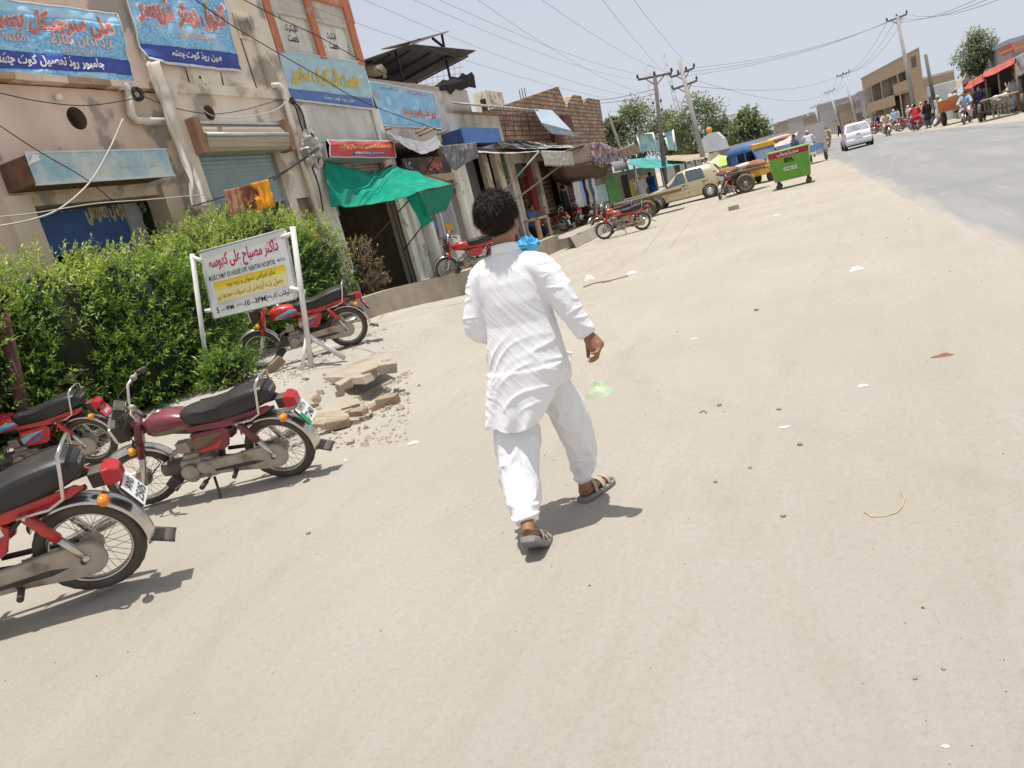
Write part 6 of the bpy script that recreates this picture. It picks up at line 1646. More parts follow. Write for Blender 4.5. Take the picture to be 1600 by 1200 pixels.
tag(MB().tube(Lx([(183, 136, -9.93), (195, 134, -9.88), (201, 142, -9.88), (203, 160, -9.88), (205, 178, -9.88), (213, 188, -9.88), (226, 189, -9.88), (257, 190, -9.86)]), .065, 12).build('drain_pipe', M_P), 'bent white drain pipe on the pink wall between the two banners', 'pipe')
tag(MB().tube(Lx([(424, 134, -9.98), (436, 133, -9.86), (442, 140, -9.84), (447, 160, -9.84), (475, 260, -9.86), (505, 365, -9.86)]), .06, 12).build('drain_pipe', M_P), 'tall white drain pipe on the beige pilaster beside the shutter', 'pipe')
bl = thing('wall_lamp', 'round white bulb fixed to the pink hospital wall', 'lamp'); MB().ell(WX(92, 152, -9.9), (.055, .055, .055), 12, 8).build('bulb', M_WHITE, bl); MB().tube([WX(92, 152, -9.98), WX(92, 152, -9.9)], .03, 8).build('holder', M_BLKPL, bl)
cm = thing('security_camera', 'small white security camera on the ledge below the hairdresser banner', 'camera'); a, b = WX(313, 121, -9.7), WX(322, 131, -9.85)
MB().tube([a, b], [.03, .035], 8).build('housing', M_WHITE, cm); MB().tube([b, b + V((-.1, .0, -.06))], .02, 6).build('bracket', M_WHITE, cm); MB().tube([a, a + (a - b).normalized() * .03], .022, 8).build('lens', M_BLACK, cm)
GC = 'cables strung across the shop fronts'
def fw_(label, pts, X=-9.5, r=.0075, m=None, k=6):
    P = [WX(px, py, X) for px, py in pts]; out = []
    Q = [P[0] * 2 - P[1]] + P + [P[-1] * 2 - P[-2]]
    for i in range(1, len(Q) - 2):
        for j in range(k):
            t = j / k; a, b, c, d = Q[i - 1], Q[i], Q[i + 1], Q[i + 2]
            out.append(.5 * ((2 * b) + (c - a) * t + (2 * a - 5 * b + 4 * c - d) * t * t + (3 * b - a - 3 * c + d) * t ** 3))
    out.append(Q[-2]); return tag(MB().tube(out, r, 5).build('cable', m or M_WIRE), label, 'cable', GC)
fw_('black cable running down from the left edge across the box sign', [(-10, 190), (60, 236), (130, 277), (182, 318)], -9.2)
fw_('cable drooping from the left edge past the bulb to the bent drain pipe', [(-10, 143), (60, 158), (130, 165), (190, 158), (222, 150)], -9.7)
fw_('thick pale cable curling from the pink wall down over the hospital door', [(192, 186), (170, 235), (140, 285), (95, 325), (50, 343), (-10, 355)], -9.1, .012, M_WIREW)
fw_('grey cable crossing in front of the hospital door to the dangling strip', [(-10, 340), (60, 332), (150, 318), (230, 312), (318, 304)], -9.0, .008, M_WIREW)
fw_('tangled cable on the beige wall above the shutter hood', [(222, 150), (270, 168), (330, 178), (380, 172), (430, 158), (450, 156)], -9.75)
fw_('pale cable dipping below the ledge of the beige wall', [(300, 150), (330, 180), (380, 183), (430, 172), (452, 154)], -9.72, .010, M_WIREW)
fw_('black cable from the big upper banner to the roof shed', [(298, -6), (360, 38), (430, 80), (500, 120), (570, 160), (690, 205)], -9.3, .010)
fw_('black cable above the orange window frames', [(370, -6), (440, 30), (500, 58), (560, 92), (610, 120)], -9.2, .010)
fw_('twisted service cable from washing line to the plastic sheet', [(428, 280), (450, 265), (475, 247), (498, 230)], -9.3, .018)
for i, pts in enumerate(([(452, 158), (462, 168), (470, 195), (480, 225)], [(455, 155), (470, 172), (478, 200), (490, 262)], [(480, 230), (488, 262), (498, 290), (505, 330)])): fw_('bundle of cables dropping down the corner pilaster of the electric store', pts, -9.8, .018)
for px, py, r_ in ((214, 147, .11), (457, 157, .09)):
    mb = MB(); c = WX(px, py, -9.8)
    for i in range(6):
        n = V((1, random.uniform(-.6, .6), random.uniform(-.6, .6))).normalized(); u = n.orthogonal().normalized(); w_ = n.cross(u); rr = r_ * random.uniform(.5, 1)
        mb.tube([c + (u * math.cos(q) + w_ * math.sin(q)) * rr for q in [2 * PI * k / 14 for k in range(14)]], .011, 4, closed=True)
    tag(mb.build('cable_coil', M_WIRE), 'coil of black cable beside the bent drain pipe' if px < 300 else 'coil of black cable beside the tall drain pipe', 'cable')

# ---------------------------------------------------------------- brick upper storeys and stalls further down the left side
Fb = thing('brick_building', 'unplastered brick building with stepped broken parapet behind the awnings', 'building')
mb = MB(); prof = [WX(px, py, -10.6) for px, py in ((764, 172), (800, 160), (840, 146), (872, 135), (886, 168), (888, 160), (895, 148), (908, 150), (912, 162), (918, 153), (937, 156), (946, 215))]
ys_ = [(p.y, p.z) for p in prof]; base = [(ys_[-1][0], 0), (ys_[0][0], 0)]
mb.prism(ys_ + base, -.35, 'yz', -10.6); mb.build('wall', brick_mat('coarse_red_brick', (.36, .20, .12), (.56, .39, .26), (.17, .13, .10), .62, .19, .03), Fb)
MB().bb((-15.5, 28.2, 0), (-15.2, 46, 4.2)).bb((-15.2, 28.2, 4.1), (-10.95, 46, 4.25)).build('roof', M_CONC, Fb)
gx = MB()
for px in (775, 786, 800, 812, 823): gx.tube([WX(px, 176 - (px - 775) * .25, -10.5), WX(px + 5, 215, -10.5)], .02, 5)
for y0_, y1_ in ((182, 176), (196, 188)): gx.tube([WX(768, y0_, -10.5), WX(832, y1_, -10.5)], .018, 5)
gx.build('rusty_grille', M_RUST, Fb)
rf2 = MB(); rf2.add([WX(*p) for p in ((834, 170, -10.3), (862, 172, -10.3), (893, 204, -9.4), (846, 192, -9.4))], [(0, 1, 2, 3)]); tag(rf2.build('tin_sheet', pm('bright_tin', (.60, .68, .76), (.48, .55, .62), .35, .35, scale=3), solid=.01), 'bright silver blue tin roof sheet against the brick wall', 'roof sheet')
sgF = MB(); sgF.add([WX(*p, -9.4) for p in ((846, 193), (892, 204), (908, 214), (862, 209))], [(0, 1, 2, 3)]); so_ = sgF.build('fascia_sign', pm('pale_blue_fascia', (.34, .42, .52), (.24, .29, .36), .5, scale=2), solid=.02); tag(so_, 'pale blue fascia sign with white lettering below the tin sheet', 'sign')
tb = MB(); a, b, d = WX(846, 193, -9.4), WX(892, 204, -9.4), WX(862, 209, -9.4)
put_text(tb, urdu('کریانہ سٹور'), lambda u, v, l: lerp(a, b, .66 + u * .16) + (d - a) * (.5 - v * .4) + V((.015 + l, 0, 0)), 0, 0, 3.0, 1.3, .004, .05); tb.build('lettering', M_WTXT, so_, fix=False)
mr_ = MB(); mr_.bb((-10.4, 36.2, 4.35), (-10.2, 37.5, 5.2)); mr_.bb((-10.38, 34, 2.9), (-10.2, 35.4, 4.4)); mr_.build('shop_upper_panel', pm('maroon_board', (.20, .06, .05), (.13, .04, .04), .7), Fb)
wf = MB(); wf.bb((-10.5, 33.2, 3.55), (-9.5, 37.5, 3.62)); wf.build('tan_canopy', M_TANC, Fb)
lo_ = MB(); wall(lo_, -10.0, 27.2, 33.5, 0, 3.9, [(27.6, 29.9, -.1, 3.2), (30.3, 33.1, -.1, 3.2)]); lo_.build('shop_front_wall', M_BEIGE, Fb)
room(Fb, 27.3, 30.1, .34, 3.3, 2.0, m=M_DARK); room(Fb, 30.1, 33.4, .34, 3.3, 2.0, m=M_DARK)
MB().bb((-10.25, 28.9, .34), (-10.05, 29.5, 3.1)).build('red_door', pm('dark_red_door', (.26, .04, .02), (.2, .03, .02), .6), Fb)
sh_ = MB()
rr_ = random.Random(9)
for z in (.9, 1.35, 1.8, 2.25):
    y = 30.5
    while y < 33: w_ = rr_.uniform(.12, .3); sh_.m = rr_.choice((0, 1, 2, 2)); sh_.bb((-11.5, y, z), (-11.2, y + w_, z + rr_.uniform(.15, .35))); y += w_ + .03
sh_.build('shelf_goods', [M_WTXT, M_RED, M_BLKPL], Fb)
# stall row beyond, Y 33..50
st1 = thing('market_stall', 'stall under a teal tarpaulin with printed posters and dark doorway', 'stall')
cloth('roof_cloth', None, None, Lx([(983, 249, -9.0), (1008, 247, -8.6), (1040, 249, -8.4), (1074, 246, -8.0)]), Lx([(983, 257, -7.4), (1008, 263, -7.2), (1035, 262, -7.0), (1068, 255, -6.8)]), M_TEALC, 30, 8, .1, .06, 4, 2., parent=st1, nrm=V((0, 0, 1)))
pp = MB()
for px, py, X, q in ((990, 256, -7.4, 318), (1032, 262, -7.1, 300), (1070, 254, -6.8, 285)):
    a = WX(px, py, X); pp.tube([a, V((a.x, a.y, 0))], .05, 6)
each(pp, 'post', M_POLEW, st1)
mb = MB(); mb.bb((-9.3, 34, 0), (-9.1, 50, 2.1)); mb.build('back_wall', pm('stall_wall', (.30, .28, .22), (.2, .18, .14), .9, scale=1.5), st1)
po_ = MB(); ms_ = [pm('green_poster', (.08, .28, .08), (.2, .4, .15), .6, scale=8), pm('red_poster', (.6, .12, .10), (.7, .45, .4), .6, scale=6), pm('yellow_poster', (.75, .55, .08), None, .6), pm('teal_poster', (.3, .5, .52), (.5, .58, .55), .6, scale=5), M_DARK]
for y0_, y1_, z0_, z1_, m in ((34.2, 36.6, .9, 1.7, 3), (36.8, 39.2, .7, 1.9, 0), (40.2, 41.6, .0, 1.9, 4), (41.9, 43, .5, 1.5, 2), (43, 48, .9, 1.6, 1)):  # the floor-high dark panel stands in for the shade of a doorway
    po_.m = m; po_.bb((-9.1, y0_, z0_), (-9.06, y1_, z1_))
each(po_, 'poster', ms_, st1)
cloth('tarpaulin', 'beige cloth roof of the stall behind the gold car', 'tarpaulin', [WY(1040, 243, 52), WY(1075, 242, 52), WY(1108, 238, 52)], [WY(1042, 250, 46), WY(1072, 252, 46), WY(1106, 247, 46)], M_TANC, 16, 6, .1, .06, 4, 7., nrm=V((0, 0, 1)))
sp2 = MB()
for px in (1052, 1085, 1103): a = WY(px, 248, 46.5); sp2.tube([a, V((a.x, a.y, 0))], .05, 6)
[tag(o, '%s wooden post under the beige stall cloth' % w_, 'post', 'posts of the beige stall') for o, w_ in zip(each(sp2, 'stall_post', M_POLEW), ('left', 'middle', 'right'))]
# heap of boards and sign frames above the stalls
for lab, px, Y, m in (('leaning pale sign frame left of the leaning pole', [(995, 211), (1020, 208), (1026, 235), (1001, 237)], 44, M_LBLUE), ('pale blue sign frame right of the leaning pole', [(1037, 208), (1051, 203), (1056, 235), (1046, 234)], 46, pm('bluish_board', (.42, .55, .60), (.35, .47, .53), .6)), ('bare sign sheet behind the leaning pole', [(1018, 212), (1033, 207), (1034, 236), (1026, 236)], 47, M_GALV)):
    P = [WY(*q, Y) for q in px]; mb = MB(); mb.add(P, [(0, 1, 2, 3)]); o = mb.build('sign_frame', m, solid=.05); tag(o, lab, 'sign')
    fb = MB(); fb.tube(P, .07, 5, closed=True); fb.build('frame', M_WHITE, o)
rb_ = MB(); P = [WX(*q, -10.0) for q in ((952, 240), (990, 225), (1000, 238), (960, 252))]; rb_.add(P, [(0, 1, 2, 3)]); tag(rb_.build('low_brick_wall', M_BRICK, solid=.3), 'low brick parapet above the grey canopy', 'wall')
ls = thing('billboard_shed', 'white house shaped tin kiosk with an orange knob on top', 'kiosk'); Yk = 58
P = [WY(*q, Yk) for q in ((1090, 236), (1096, 218), (1107, 208), (1119, 206), (1130, 216), (1136, 232), (1120, 236), (1104, 238))]
mb = MB(); v = P + [p + V((0, 2.0, 0)) for p in P]; n = len(P); mb.add(v, [tuple(range(n)), tuple(range(n, 2 * n))[::-1]] + [(i, (i + 1) % n, n + (i + 1) % n, n + i) for i in range(n)]); mb.build('shell', pm('white_tin', (.68, .70, .72), (.56, .58, .61), .4, .2, scale=.8), ls)
mb = MB(); mb.ell(WY(1108, 203, Yk + 1), (.22, .22, .2), 10, 8); mb.build('knob', M_DORG, ls)
mb = MB(); c = WY(1112, 246, Yk + 1); mb.bb((c.x - .55, c.y - .5, 0), (c.x + .55, c.y + .5, c.z + .3)); mb.build('base', M_WHITEP, ls)

# ---------------------------------------------------------------- utility poles and power lines
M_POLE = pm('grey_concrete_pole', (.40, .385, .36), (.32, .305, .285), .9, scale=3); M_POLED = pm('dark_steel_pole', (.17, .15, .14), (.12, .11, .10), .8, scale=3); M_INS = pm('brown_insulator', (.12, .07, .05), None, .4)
def upole(label, base, top, arms, r0, r1, m, group='power poles'):
    b = V(base); t = V(top); t2 = b + (t - b)
    o = thing('utility_pole', label, 'pole', b, group=group); mb = MB(); mb.tube([V(), t - b], [r0, r1], 8); mb.build('shaft', m, o)
    for a0, a1, ins in arms:
        a0, a1 = V(a0) - b, V(a1) - b; mb = MB(); mb.tube([a0, a1], .06, 4); md = lerp(a0, a1, .5)
        ax_ = (t - b).normalized(); mb.tube([lerp(a0, a1, .2), md - ax_ * .45], .025, 4); mb.tube([lerp(a0, a1, .8), md - ax_ * .45], .025, 4); ar = mb.build('crossarm', M_POLED, o)
        ib = MB()
        for k in range(ins): p = lerp(a0, a1, k / (ins - 1)); ib.lathe([(.03, .05), (.075, .1), (.05, .16), (.07, .2), (.02, .26)], p, 'z', 6)
        ib.build('insulators', M_INS, ar)
    return o
YA = 42; pa0 = WY(1036, 246, YA); pa1 = WY(1023, 119, YA); b_ = pa1 + (pa0 - pa1) * (pa1.z / (pa1.z - pa0.z))
A_arm = (WY(997, 124.5, YA), WY(1050, 114, YA))
upole('dark pole leaning left with one T crossarm, behind the teal stall', b_, pa1, [(*A_arm, 3)], .135, .09, M_POLED)
ib = MB()
for i in range(5): p = lerp(pa1, b_, .2 + i * .07); ib.lathe([(.03, -.06), (.07, 0), (.03, .08)], p + V((.2, -.1, 0)), 'z', 6); ib.lathe([(.03, -.06), (.07, 0), (.03, .08)], p + V((-.2, -.1, 0)), 'z', 6)
tag(ib.build('spool_insulators', M_INS), 'spool insulators down the dark leaning pole', 'insulators')
YB = 48; pb0 = WY(1097, 240, YB); pb1 = WY(1061, 91, YB); b_ = pb1 + (pb0 - pb1) * (pb1.z / (pb1.z - pb0.z))
B1 = (WY(1048, 121, YB), WY(1085, 106, YB)); B2 = (WY(1051, 140, YB), WY(1089, 126, YB))
upole('pale concrete pole with two crossarms, beside the white kiosk', b_, pb1, [(*B1, 4), (*B2, 3)], .17, .11, M_POLE)
YC = 64; pc0 = WY(1428, 166, YC); pc1 = WY(1402, 25, YC); b_ = pc1 + (pc0 - pc1) * (pc1.z / (pc1.z - pc0.z))
C1 = (WY(1386, 34, YC), WY(1417, 22, YC))
upole('tall concrete pole across the road in front of the tan building', b_, pc1, [(*C1, 3)], .16, .11, M_POLE)
far = []
for lab, (t, a, b), Y in (('second pole from the right along the far road', ((1319, 117), (1308, 120), (1327, 112)), 105), ('third pole from the right along the far road', ((1297, 143), (1289, 146), (1304, 140)), 150), ('fourth pole from the right along the far road', ((1273, 167), (1266, 169), (1281, 163)), 200), ('thin far pole just left of the distant rooftops', ((1262, 178), (1257, 180), (1268, 175)), 260)):
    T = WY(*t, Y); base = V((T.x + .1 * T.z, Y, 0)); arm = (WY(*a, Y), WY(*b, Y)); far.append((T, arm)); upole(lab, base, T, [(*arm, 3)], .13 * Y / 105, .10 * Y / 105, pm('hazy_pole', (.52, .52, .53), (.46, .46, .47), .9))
w0, w1 = WY(1461, 166, 62), WY(1446, 85, 62); b_ = w1 + (w0 - w1) * (w1.z / (w1.z - w0.z))
upole('bare dark wooden pole without crossarm near the awnings across the road', b_, w1, [], .14, .10, M_POLED)
s0, s1 = WY(963, 215, 60), WY(953, 184, 60); upole('small pole with a bent arm behind the brick parapet', (s1.x + .8, 60, 0), s1, [(WY(947, 195, 60), WY(971, 186, 60), 2)], .13, .1, M_POLED)
# lattice masts far away
def mast(label, x0, x1, wd, Y):
    T, Bt = WY(*x0, Y), WY(*x1, Y); Bt = V((Bt.x, Y, 0)); T = V((T.x, Y, T.z)); o = MB(); n = 14
    for s in (-1, 1): o.tube([Bt + V((s * wd, 0, 0)), T + V((s * wd * .8, 0, 0))], .12, 4)
    for i in range(n):
        a, b = lerp(Bt, T, i / n), lerp(Bt, T, (i + 1) / n); o.tube([a + V((-wd, 0, 0)), b + V((wd, 0, 0))], .06, 3); o.tube([a + V((wd, 0, 0)), b + V((-wd, 0, 0))], .06, 3)
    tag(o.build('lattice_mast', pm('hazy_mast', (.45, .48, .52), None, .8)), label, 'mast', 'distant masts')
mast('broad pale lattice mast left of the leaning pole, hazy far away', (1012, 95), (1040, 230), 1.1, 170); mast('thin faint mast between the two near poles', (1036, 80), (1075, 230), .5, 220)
GP = 'overhead power lines'
for i, (s, e, sg_) in enumerate((((560, -40), A_arm[0], .35), ((600, -40), lerp(*A_arm, .5), .35), ((790, -40), A_arm[1], .3), ((690, -40), lerp(pa1, pa0, .22), .5), ((480, -40), lerp(pa1, pa0, .29), .45), ((430, -10), lerp(pa1, pa0, .36), .4), ((910, -40), B1[0], .2), ((960, -40), B1[1], .25))):
    wire('power line sweeping from the top edge down to the dark leaning pole' if i < 6 else 'power line from the top edge to the pale concrete pole', WY(*s, 14 if i < 6 else 16), e, sg_, .0045, None, GP)
for i in range(3):
    wire('long power line crossing the sky between pale pole and the pole across the road', lerp(*B1, i / 2), lerp(*C1, i / 2), .55, .009, None, GP)
wire('low slack line from the pale pole toward the far poles', lerp(*B2, .5), far[0][1][0], .8, .012, None, GP); wire('lower slack line from the pale pole to the far row of poles', B2[1], far[1][1][0], 1.2, .012, None, GP)
for k in range(3):
    P = [C1] + [f[1] for f in far]
    for a, b in zip(P, P[1:]): wire('power line receding along the far poles', lerp(*a, k / 2), lerp(*b, k / 2), .9, .014, None, GP)
for i in range(3): wire('power line leaving the pole across the road toward the upper right', lerp(*C1, i / 2), WY(1640, -60 + i * 12, 26), .5, .010, None, GP)
for i in range(2): wire('thin line from the leaning pole back toward the brick parapet', lerp(pa1, pa0, .15 + .06 * i), WY(905, 158 + 4 * i, 50), .15, .014, None, GP)

# ---------------------------------------------------------------- trees
def tree(label, cx, Y, base_z, z0, z1, rx, n_clump, leaf, seed, group=None, mat=None, dens=26):
    rg = random.Random(seed); o = thing('tree', label, 'tree', (cx, Y, 0), group=group)
    items = []; lobes = []
    for i in range(n_clump):
        a = rg.uniform(0, 2 * PI); rr = rg.uniform(0, 1) ** .5; zz = rg.random(); k = math.sin(PI * min(1, zz * .85 + .12))
        c = V((rx * rr * k * math.cos(a), rx * .8 * rr * k * math.sin(a), lerp(z0, z1, zz))); lobes.append((c, rx * rg.uniform(.20, .36)))
    for c, r_ in lobes:
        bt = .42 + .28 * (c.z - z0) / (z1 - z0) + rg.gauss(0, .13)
        for _ in range(dens):
            d = V((rg.gauss(0, 1), rg.gauss(0, 1), rg.gauss(0, 1))).normalized(); p = c + d * r_ * rg.uniform(.55, 1.1); p.z = c.z + (p.z - c.z) * .8
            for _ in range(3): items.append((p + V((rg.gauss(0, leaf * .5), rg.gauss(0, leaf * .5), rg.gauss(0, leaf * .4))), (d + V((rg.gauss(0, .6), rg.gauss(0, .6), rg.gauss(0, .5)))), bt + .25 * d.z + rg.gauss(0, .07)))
    leaves('crown', mat or M_LEAFD, items, o, leaf, leaf * .5, rg)
    tb = MB(); tb.tube([V((0, 0, 0)), V((.1 * rx, 0, z0 * .5)), V((0, 0, lerp(z0, z1, .45)))], [.09 * rx + .08, .07 * rx + .06, .05], 8)
    for c, r_ in lobes[::3]: tb.tube([V((0, 0, z0 * .75)), c * .5 + V((0, 0, z0 * .4)), c], [.05 * rx * .6 + .03, .05, .02], 5)
    tb.build('trunk', M_BARK, o); return o
GT = 'trees behind the market stalls'
for lab, px, py0, py1, wpx, Y, sd in (('leftmost hazy green tree behind the leaning pole', 990, 238, 168, 50, 85, 1), ('broad tree crown right behind the pale concrete pole', 1092, 240, 158, 48, 80, 2), ('round darker tree by the rickshaw', 1170, 232, 176, 27, 75, 3), ('small bush like tree left of the dark pole', 958, 222, 190, 18, 85, 4), ('bushy tree between the two poles', 1045, 238, 180, 30, 88, 5), ('low green tree just left of the round one', 1130, 240, 192, 22, 82, 6)):
    a, b, c = WY(px + 8, py0, Y), WY(px, py1, Y), WY(px + wpx, (py0 + py1) / 2, Y); m_ = WY(px, (py0 + py1) / 2, Y)
    z0 = max(.5, a.z); tree(lab, m_.x, Y, 0, z0, b.z, abs(c.x - m_.x) * 1.25, 60, .36, sd, GT)
a, b, c = WY(1527, 108, 72), WY(1528, 50, 72), WY(1556, 80, 72)
tree('lone leafy tree above the red awnings across the road', WY(1526, 80, 72).x, 72, 0, a.z, b.z, (c.x - WY(1526, 80, 72).x) * 1.45, 60, .2, 9, None, None, 26)
# ---------------------------------------------------------------- passers-by: one body per pose, dressed in different colours
_PC = {}
def pose_meshes(pose):
    if pose in _PC: return _PC[pose]
    # local frame: facing +y, x to the figure's right, z up; adult about 1.70 m
    H = V((0, .02, 1.575)); hipz = .90
    if pose == 'walk': J = dict(sR=(.19, .0, 1.39), eR=(.25, -.12, 1.13), wR=(.24, .03, .92), sL=(-.19, 0, 1.39), eL=(-.25, .10, 1.13), wL=(-.22, .30, 1.0), hR=(.10, 0, .90), kR=(.11, .20, .50), aR=(.11, .24, .09), hL=(-.10, 0, .90), kL=(-.11, -.04, .50), aL=(-.11, -.36, .14)); seat = 0; lean = .03
    elif pose == 'stand': J = dict(sR=(.19, .0, 1.39), eR=(.25, -.03, 1.12), wR=(.25, .06, .88), sL=(-.19, 0, 1.39), eL=(-.25, -.02, 1.12), wL=(-.20, .18, .98), hR=(.10, 0, .90), kR=(.12, .03, .49), aR=(.12, .0, .08), hL=(-.10, 0, .90), kL=(-.12, .03, .49), aL=(-.12, -.02, .08)); seat = 0; lean = 0
    else:
        dz = -.10 if pose == 'ride' else -.42
        J = dict(sR=(.19, .08, 1.39 + dz), eR=(.30, .24, 1.17 + dz), wR=(.30, .47, 1.10 + dz), sL=(-.19, .08, 1.39 + dz), eL=(-.30, .24, 1.17 + dz), wL=(-.30, .47, 1.10 + dz), hR=(.11, -.02, .90 + dz), kR=(.22, .36, .70 + dz * .9), aR=(.20, .18, .30 + dz * .5), hL=(-.11, -.02, .90 + dz), kL=(-.22, .36, .70 + dz * .9), aL=(-.20, .18, .30 + dz * .5)); H = H + V((0, .10, dz)); seat = dz; lean = .08
    J = {k: V(v) for k, v in J.items()}
    T = V((0, lean, 0)); b = MB(); z = seat
    b.ell(H + V((0, -.01, .03)), (.078, .098, .105), 14, 10); b.ell(H + V((0, .04, -.05)), (.062, .066, .08), 12, 8); b.tube([H + V((0, .10, .01)), H + V((0, .125, -.03)), H + V((0, .10, -.045))], [.01, .018, .012], 6)
    for s in (-1, 1): b.ell(H + V((s * .086, 0, -.02)), (.014, .026, .038), 8, 6)
    b.tube([H + V((0, -.02, -.05)), H + V((0, -.03, -.20))], [.055, .06], 10)
    rings_loft(b, [(0, lean, 1.45 + z, .09, .06), (0, lean, 1.40 + z, .17, .09), (0, lean * .8, 1.20 + z, .16, .11), (0, lean * .3, 1.0 + z, .14, .10), (0, 0, .86 + z, .16, .12)], 18)
    for s in 'RL':
        chain(b, [J['s' + s], J['e' + s], J['w' + s]], [.055, .040, .028], 10); hand(b, J['w' + s], J['w' + s] - J['e' + s], (-1 if s == 'R' else 1, .2, 0), 1 if s == 'R' else -1, (25, 50, 60), 1.15)
        chain(b, [J['h' + s], J['k' + s], J['a' + s]], [.085, .06, .04], 10); a = J['a' + s]; chain(b, [a, a + V((0, .05, -.045)), a + V((0, .17, -.06))], [.042, .042, .025], 8)
    body = remesh(b, .0105, 2)
    k = MB()
    hem = .52 if not seat else .80 + z
    sect = [(0, lean, 1.47 + z, .07, .065), (0, lean, 1.43 + z, .13, .08), (0, lean, 1.39 + z, .205, .11), (0, lean * .8, 1.22 + z, .20, .135), (0, lean * .4, 1.02 + z, .195, .14), (0, .0, .88 + z, .215, .16)]
    if not seat: sect += [(0, 0, .72, .225, .175), (0, 0, hem, .235, .19)]
    else: sect += [(0, .10, hem, .20, .22), (0, .12, hem - .06, .15, .2)]
    rings_loft(k, sect, 24)
    for s, q in (('R', 1), ('L', -1)): chain(k, [J['s' + s] - V((q * .08, 0, -.02)), J['s' + s], J['e' + s], lerp(J['e' + s], J['w' + s], .92)], [.08, .085, .075, .055], 12)
    kd = lambda p, n: .016 * (ridge(noise.noise(V((p.x * 7 + p.z * 3, p.y * 7, p.z * 5)))) - .4)
    kur = remesh(k, .014, 3, kd)
    t = MB()
    for s in 'RL': chain(t, [J['h' + s], lerp(J['h' + s], J['k' + s], .5), J['k' + s], lerp(J['k' + s], J['a' + s], .6), J['a' + s] + V((0, 0, .03))], [.125, .125, .105, .095, .06], 14)
    t.ell((0, 0, .90 + z), (.18, .13, .13), 14, 10); tr = remesh(t, .014, 3, kd)
    h = MB(); h.ell(H + V((0, -.022, .045)), (.09, .103, .098), 14, 10); hair = h.mesh('hair')
    for p in hair.polygons: p.use_smooth = True
    c = MB(); c.lathe([(.088, -.02), (.096, .02), (.09, .075), (.05, .105), (0, .11)], H + V((0, -.012, .045)), 'z', 14); cap = c.mesh('cap')
    u = MB(); 
    for i in range(5): u.torus(H + V((0, -.012, .05 + .02 * i)), .088 - .006 * i, .024, 'z', 18, 6)
    u.ell(H + V((0, -.01, .1)), (.08, .085, .07), 12, 8); tur = u.mesh('turban')
    fo = MB()
    for s in 'RL': a = J['a' + s]; chain(fo, [a + V((0, -.055, -.055)), a + V((0, .05, -.068)), a + V((0, .20, -.072))], [.03, .042, .035], 8, flat=.5)
    _PC[pose] = dict(body=body, kurta=kur, trousers=tr, hair=hair, cap=cap, turban=tur, sandals=fo.mesh('sandals')); return _PC[pose]
ord0 = ['first', 'second', 'third', 'fourth', 'fifth', 'sixth']
def person(label, loc, rotz, pose, shirt, pants=None, head='hair', headm=None, scale=1.0, group=None):
    M = pose_meshes(pose); o = thing('person', label, 'person', loc, rotz, group, scale=scale)
    for nm, m in (('body', M_SKIN), ('kurta', shirt), ('trousers', pants or shirt), (head, headm or M_HAIR), ('sandals', M_BLKPL)):
        c = bpy.data.objects.new(nm, M[nm]); col.objects.link(c); c.parent = o
        if not M[nm].materials: M[nm].materials.append(m)
        c.material_slots[0].link = 'OBJECT'; c.material_slots[0].material = m
    return o
cl = lambda n, c: pm('cloth_' + n, c, tuple(k * .85 for k in c), .85, scale=5, spec=.1)
K = dict(blue=cl('royal_blue', (.03, .13, .42)), white=cl('off_white', (.70, .69, .66)), sky=cl('sky_blue', (.36, .50, .66)), navy=cl('navy', (.03, .035, .08)), mint=cl('pale_mint', (.50, .60, .55)), tan=cl('tan', (.52, .36, .23)), beige=cl('beige', (.55, .48, .38)), grey=cl('warm_grey', (.46, .43, .40)), rust=cl('rust', (.42, .16, .08)), red=cl('red', (.55, .06, .08)), slate=cl('slate_blue', (.10, .14, .24)), black=cl('black', (.03, .03, .03)))

# motorcycles: copies of two of the near ones stand further off
def bike_copy(src, label, px, z, heading, lean=8):
    p = place(px, z, heading); o = dup(src, label, p, heading); o.rotation_euler = (-R(lean), 0, heading); return o
b5 = motorbike('red motorcycle with green and white stripes standing alone on the sand beyond the boy', M_CRED, [(M_DGRN, [(.27, .655, .665), (.16, .655, .69), (.03, .668, .70), (-.05, .685, .70)]), (M_DWHT, [(.27, .668, .672), (.16, .693, .70), (.02, .705, .712)])],
               [(M_DGRN, [(.0, .47), (-.16, .50), (-.28, .57), (-.1, .57), (.0, .54)]), (M_DWHT, [(-.02, .45), (-.18, .48), (-.26, .53), (-.18, .45)])], ('white', [('RIL', .1, .04, .04), ('4312', .14, .05, -.04)]), place((1006, 359), 0, PI + .25), PI + .25, 8, 0, G_BIKES)
bike_copy(b5, 'second red motorcycle close behind the green striped one, front wheel showing', (990, 352), 0, PI + .25)
bike_copy(b3, 'motorcycle in the shade of the brown awning with its red tail to the street', (884, 362), .34, PI - .35)
bike_copy(b4, 'motorcycle parked tail out beside the kerb end, second from the brown awning', (908, 352), .34, PI - .9)
bike_copy(b3, 'motorcycle squeezed between the shaded ones and the green striped one', (932, 348), .05, PI - 1.0)
bike_copy(b4, 'motorcycle deeper in the shop shade, mostly hidden', (872, 345), .34, PI - .5)
bike_copy(b5, 'motorcycle turned toward the camera just left of the green striped one', (958, 353), 0, PI + 1.1)
bike_copy(b3, 'motorcycle at the kerb end with its tail to the brown awning post', (921, 346), .2, PI - 1.25)
b6 = motorbike('red motorcycle on the raised platform behind the kerb wall, partly hidden by the boy', M_CRED, None, None, ('white', [('MNK', .1, .04, .04), ('1180', .14, .05, -.04)]), (lambda p: (p.x + .6 * math.cos(.35), p.y + .6 * math.sin(.35), .42))(G(704, 438, .42)), PI + .35, 8, 10, G_BIKES)
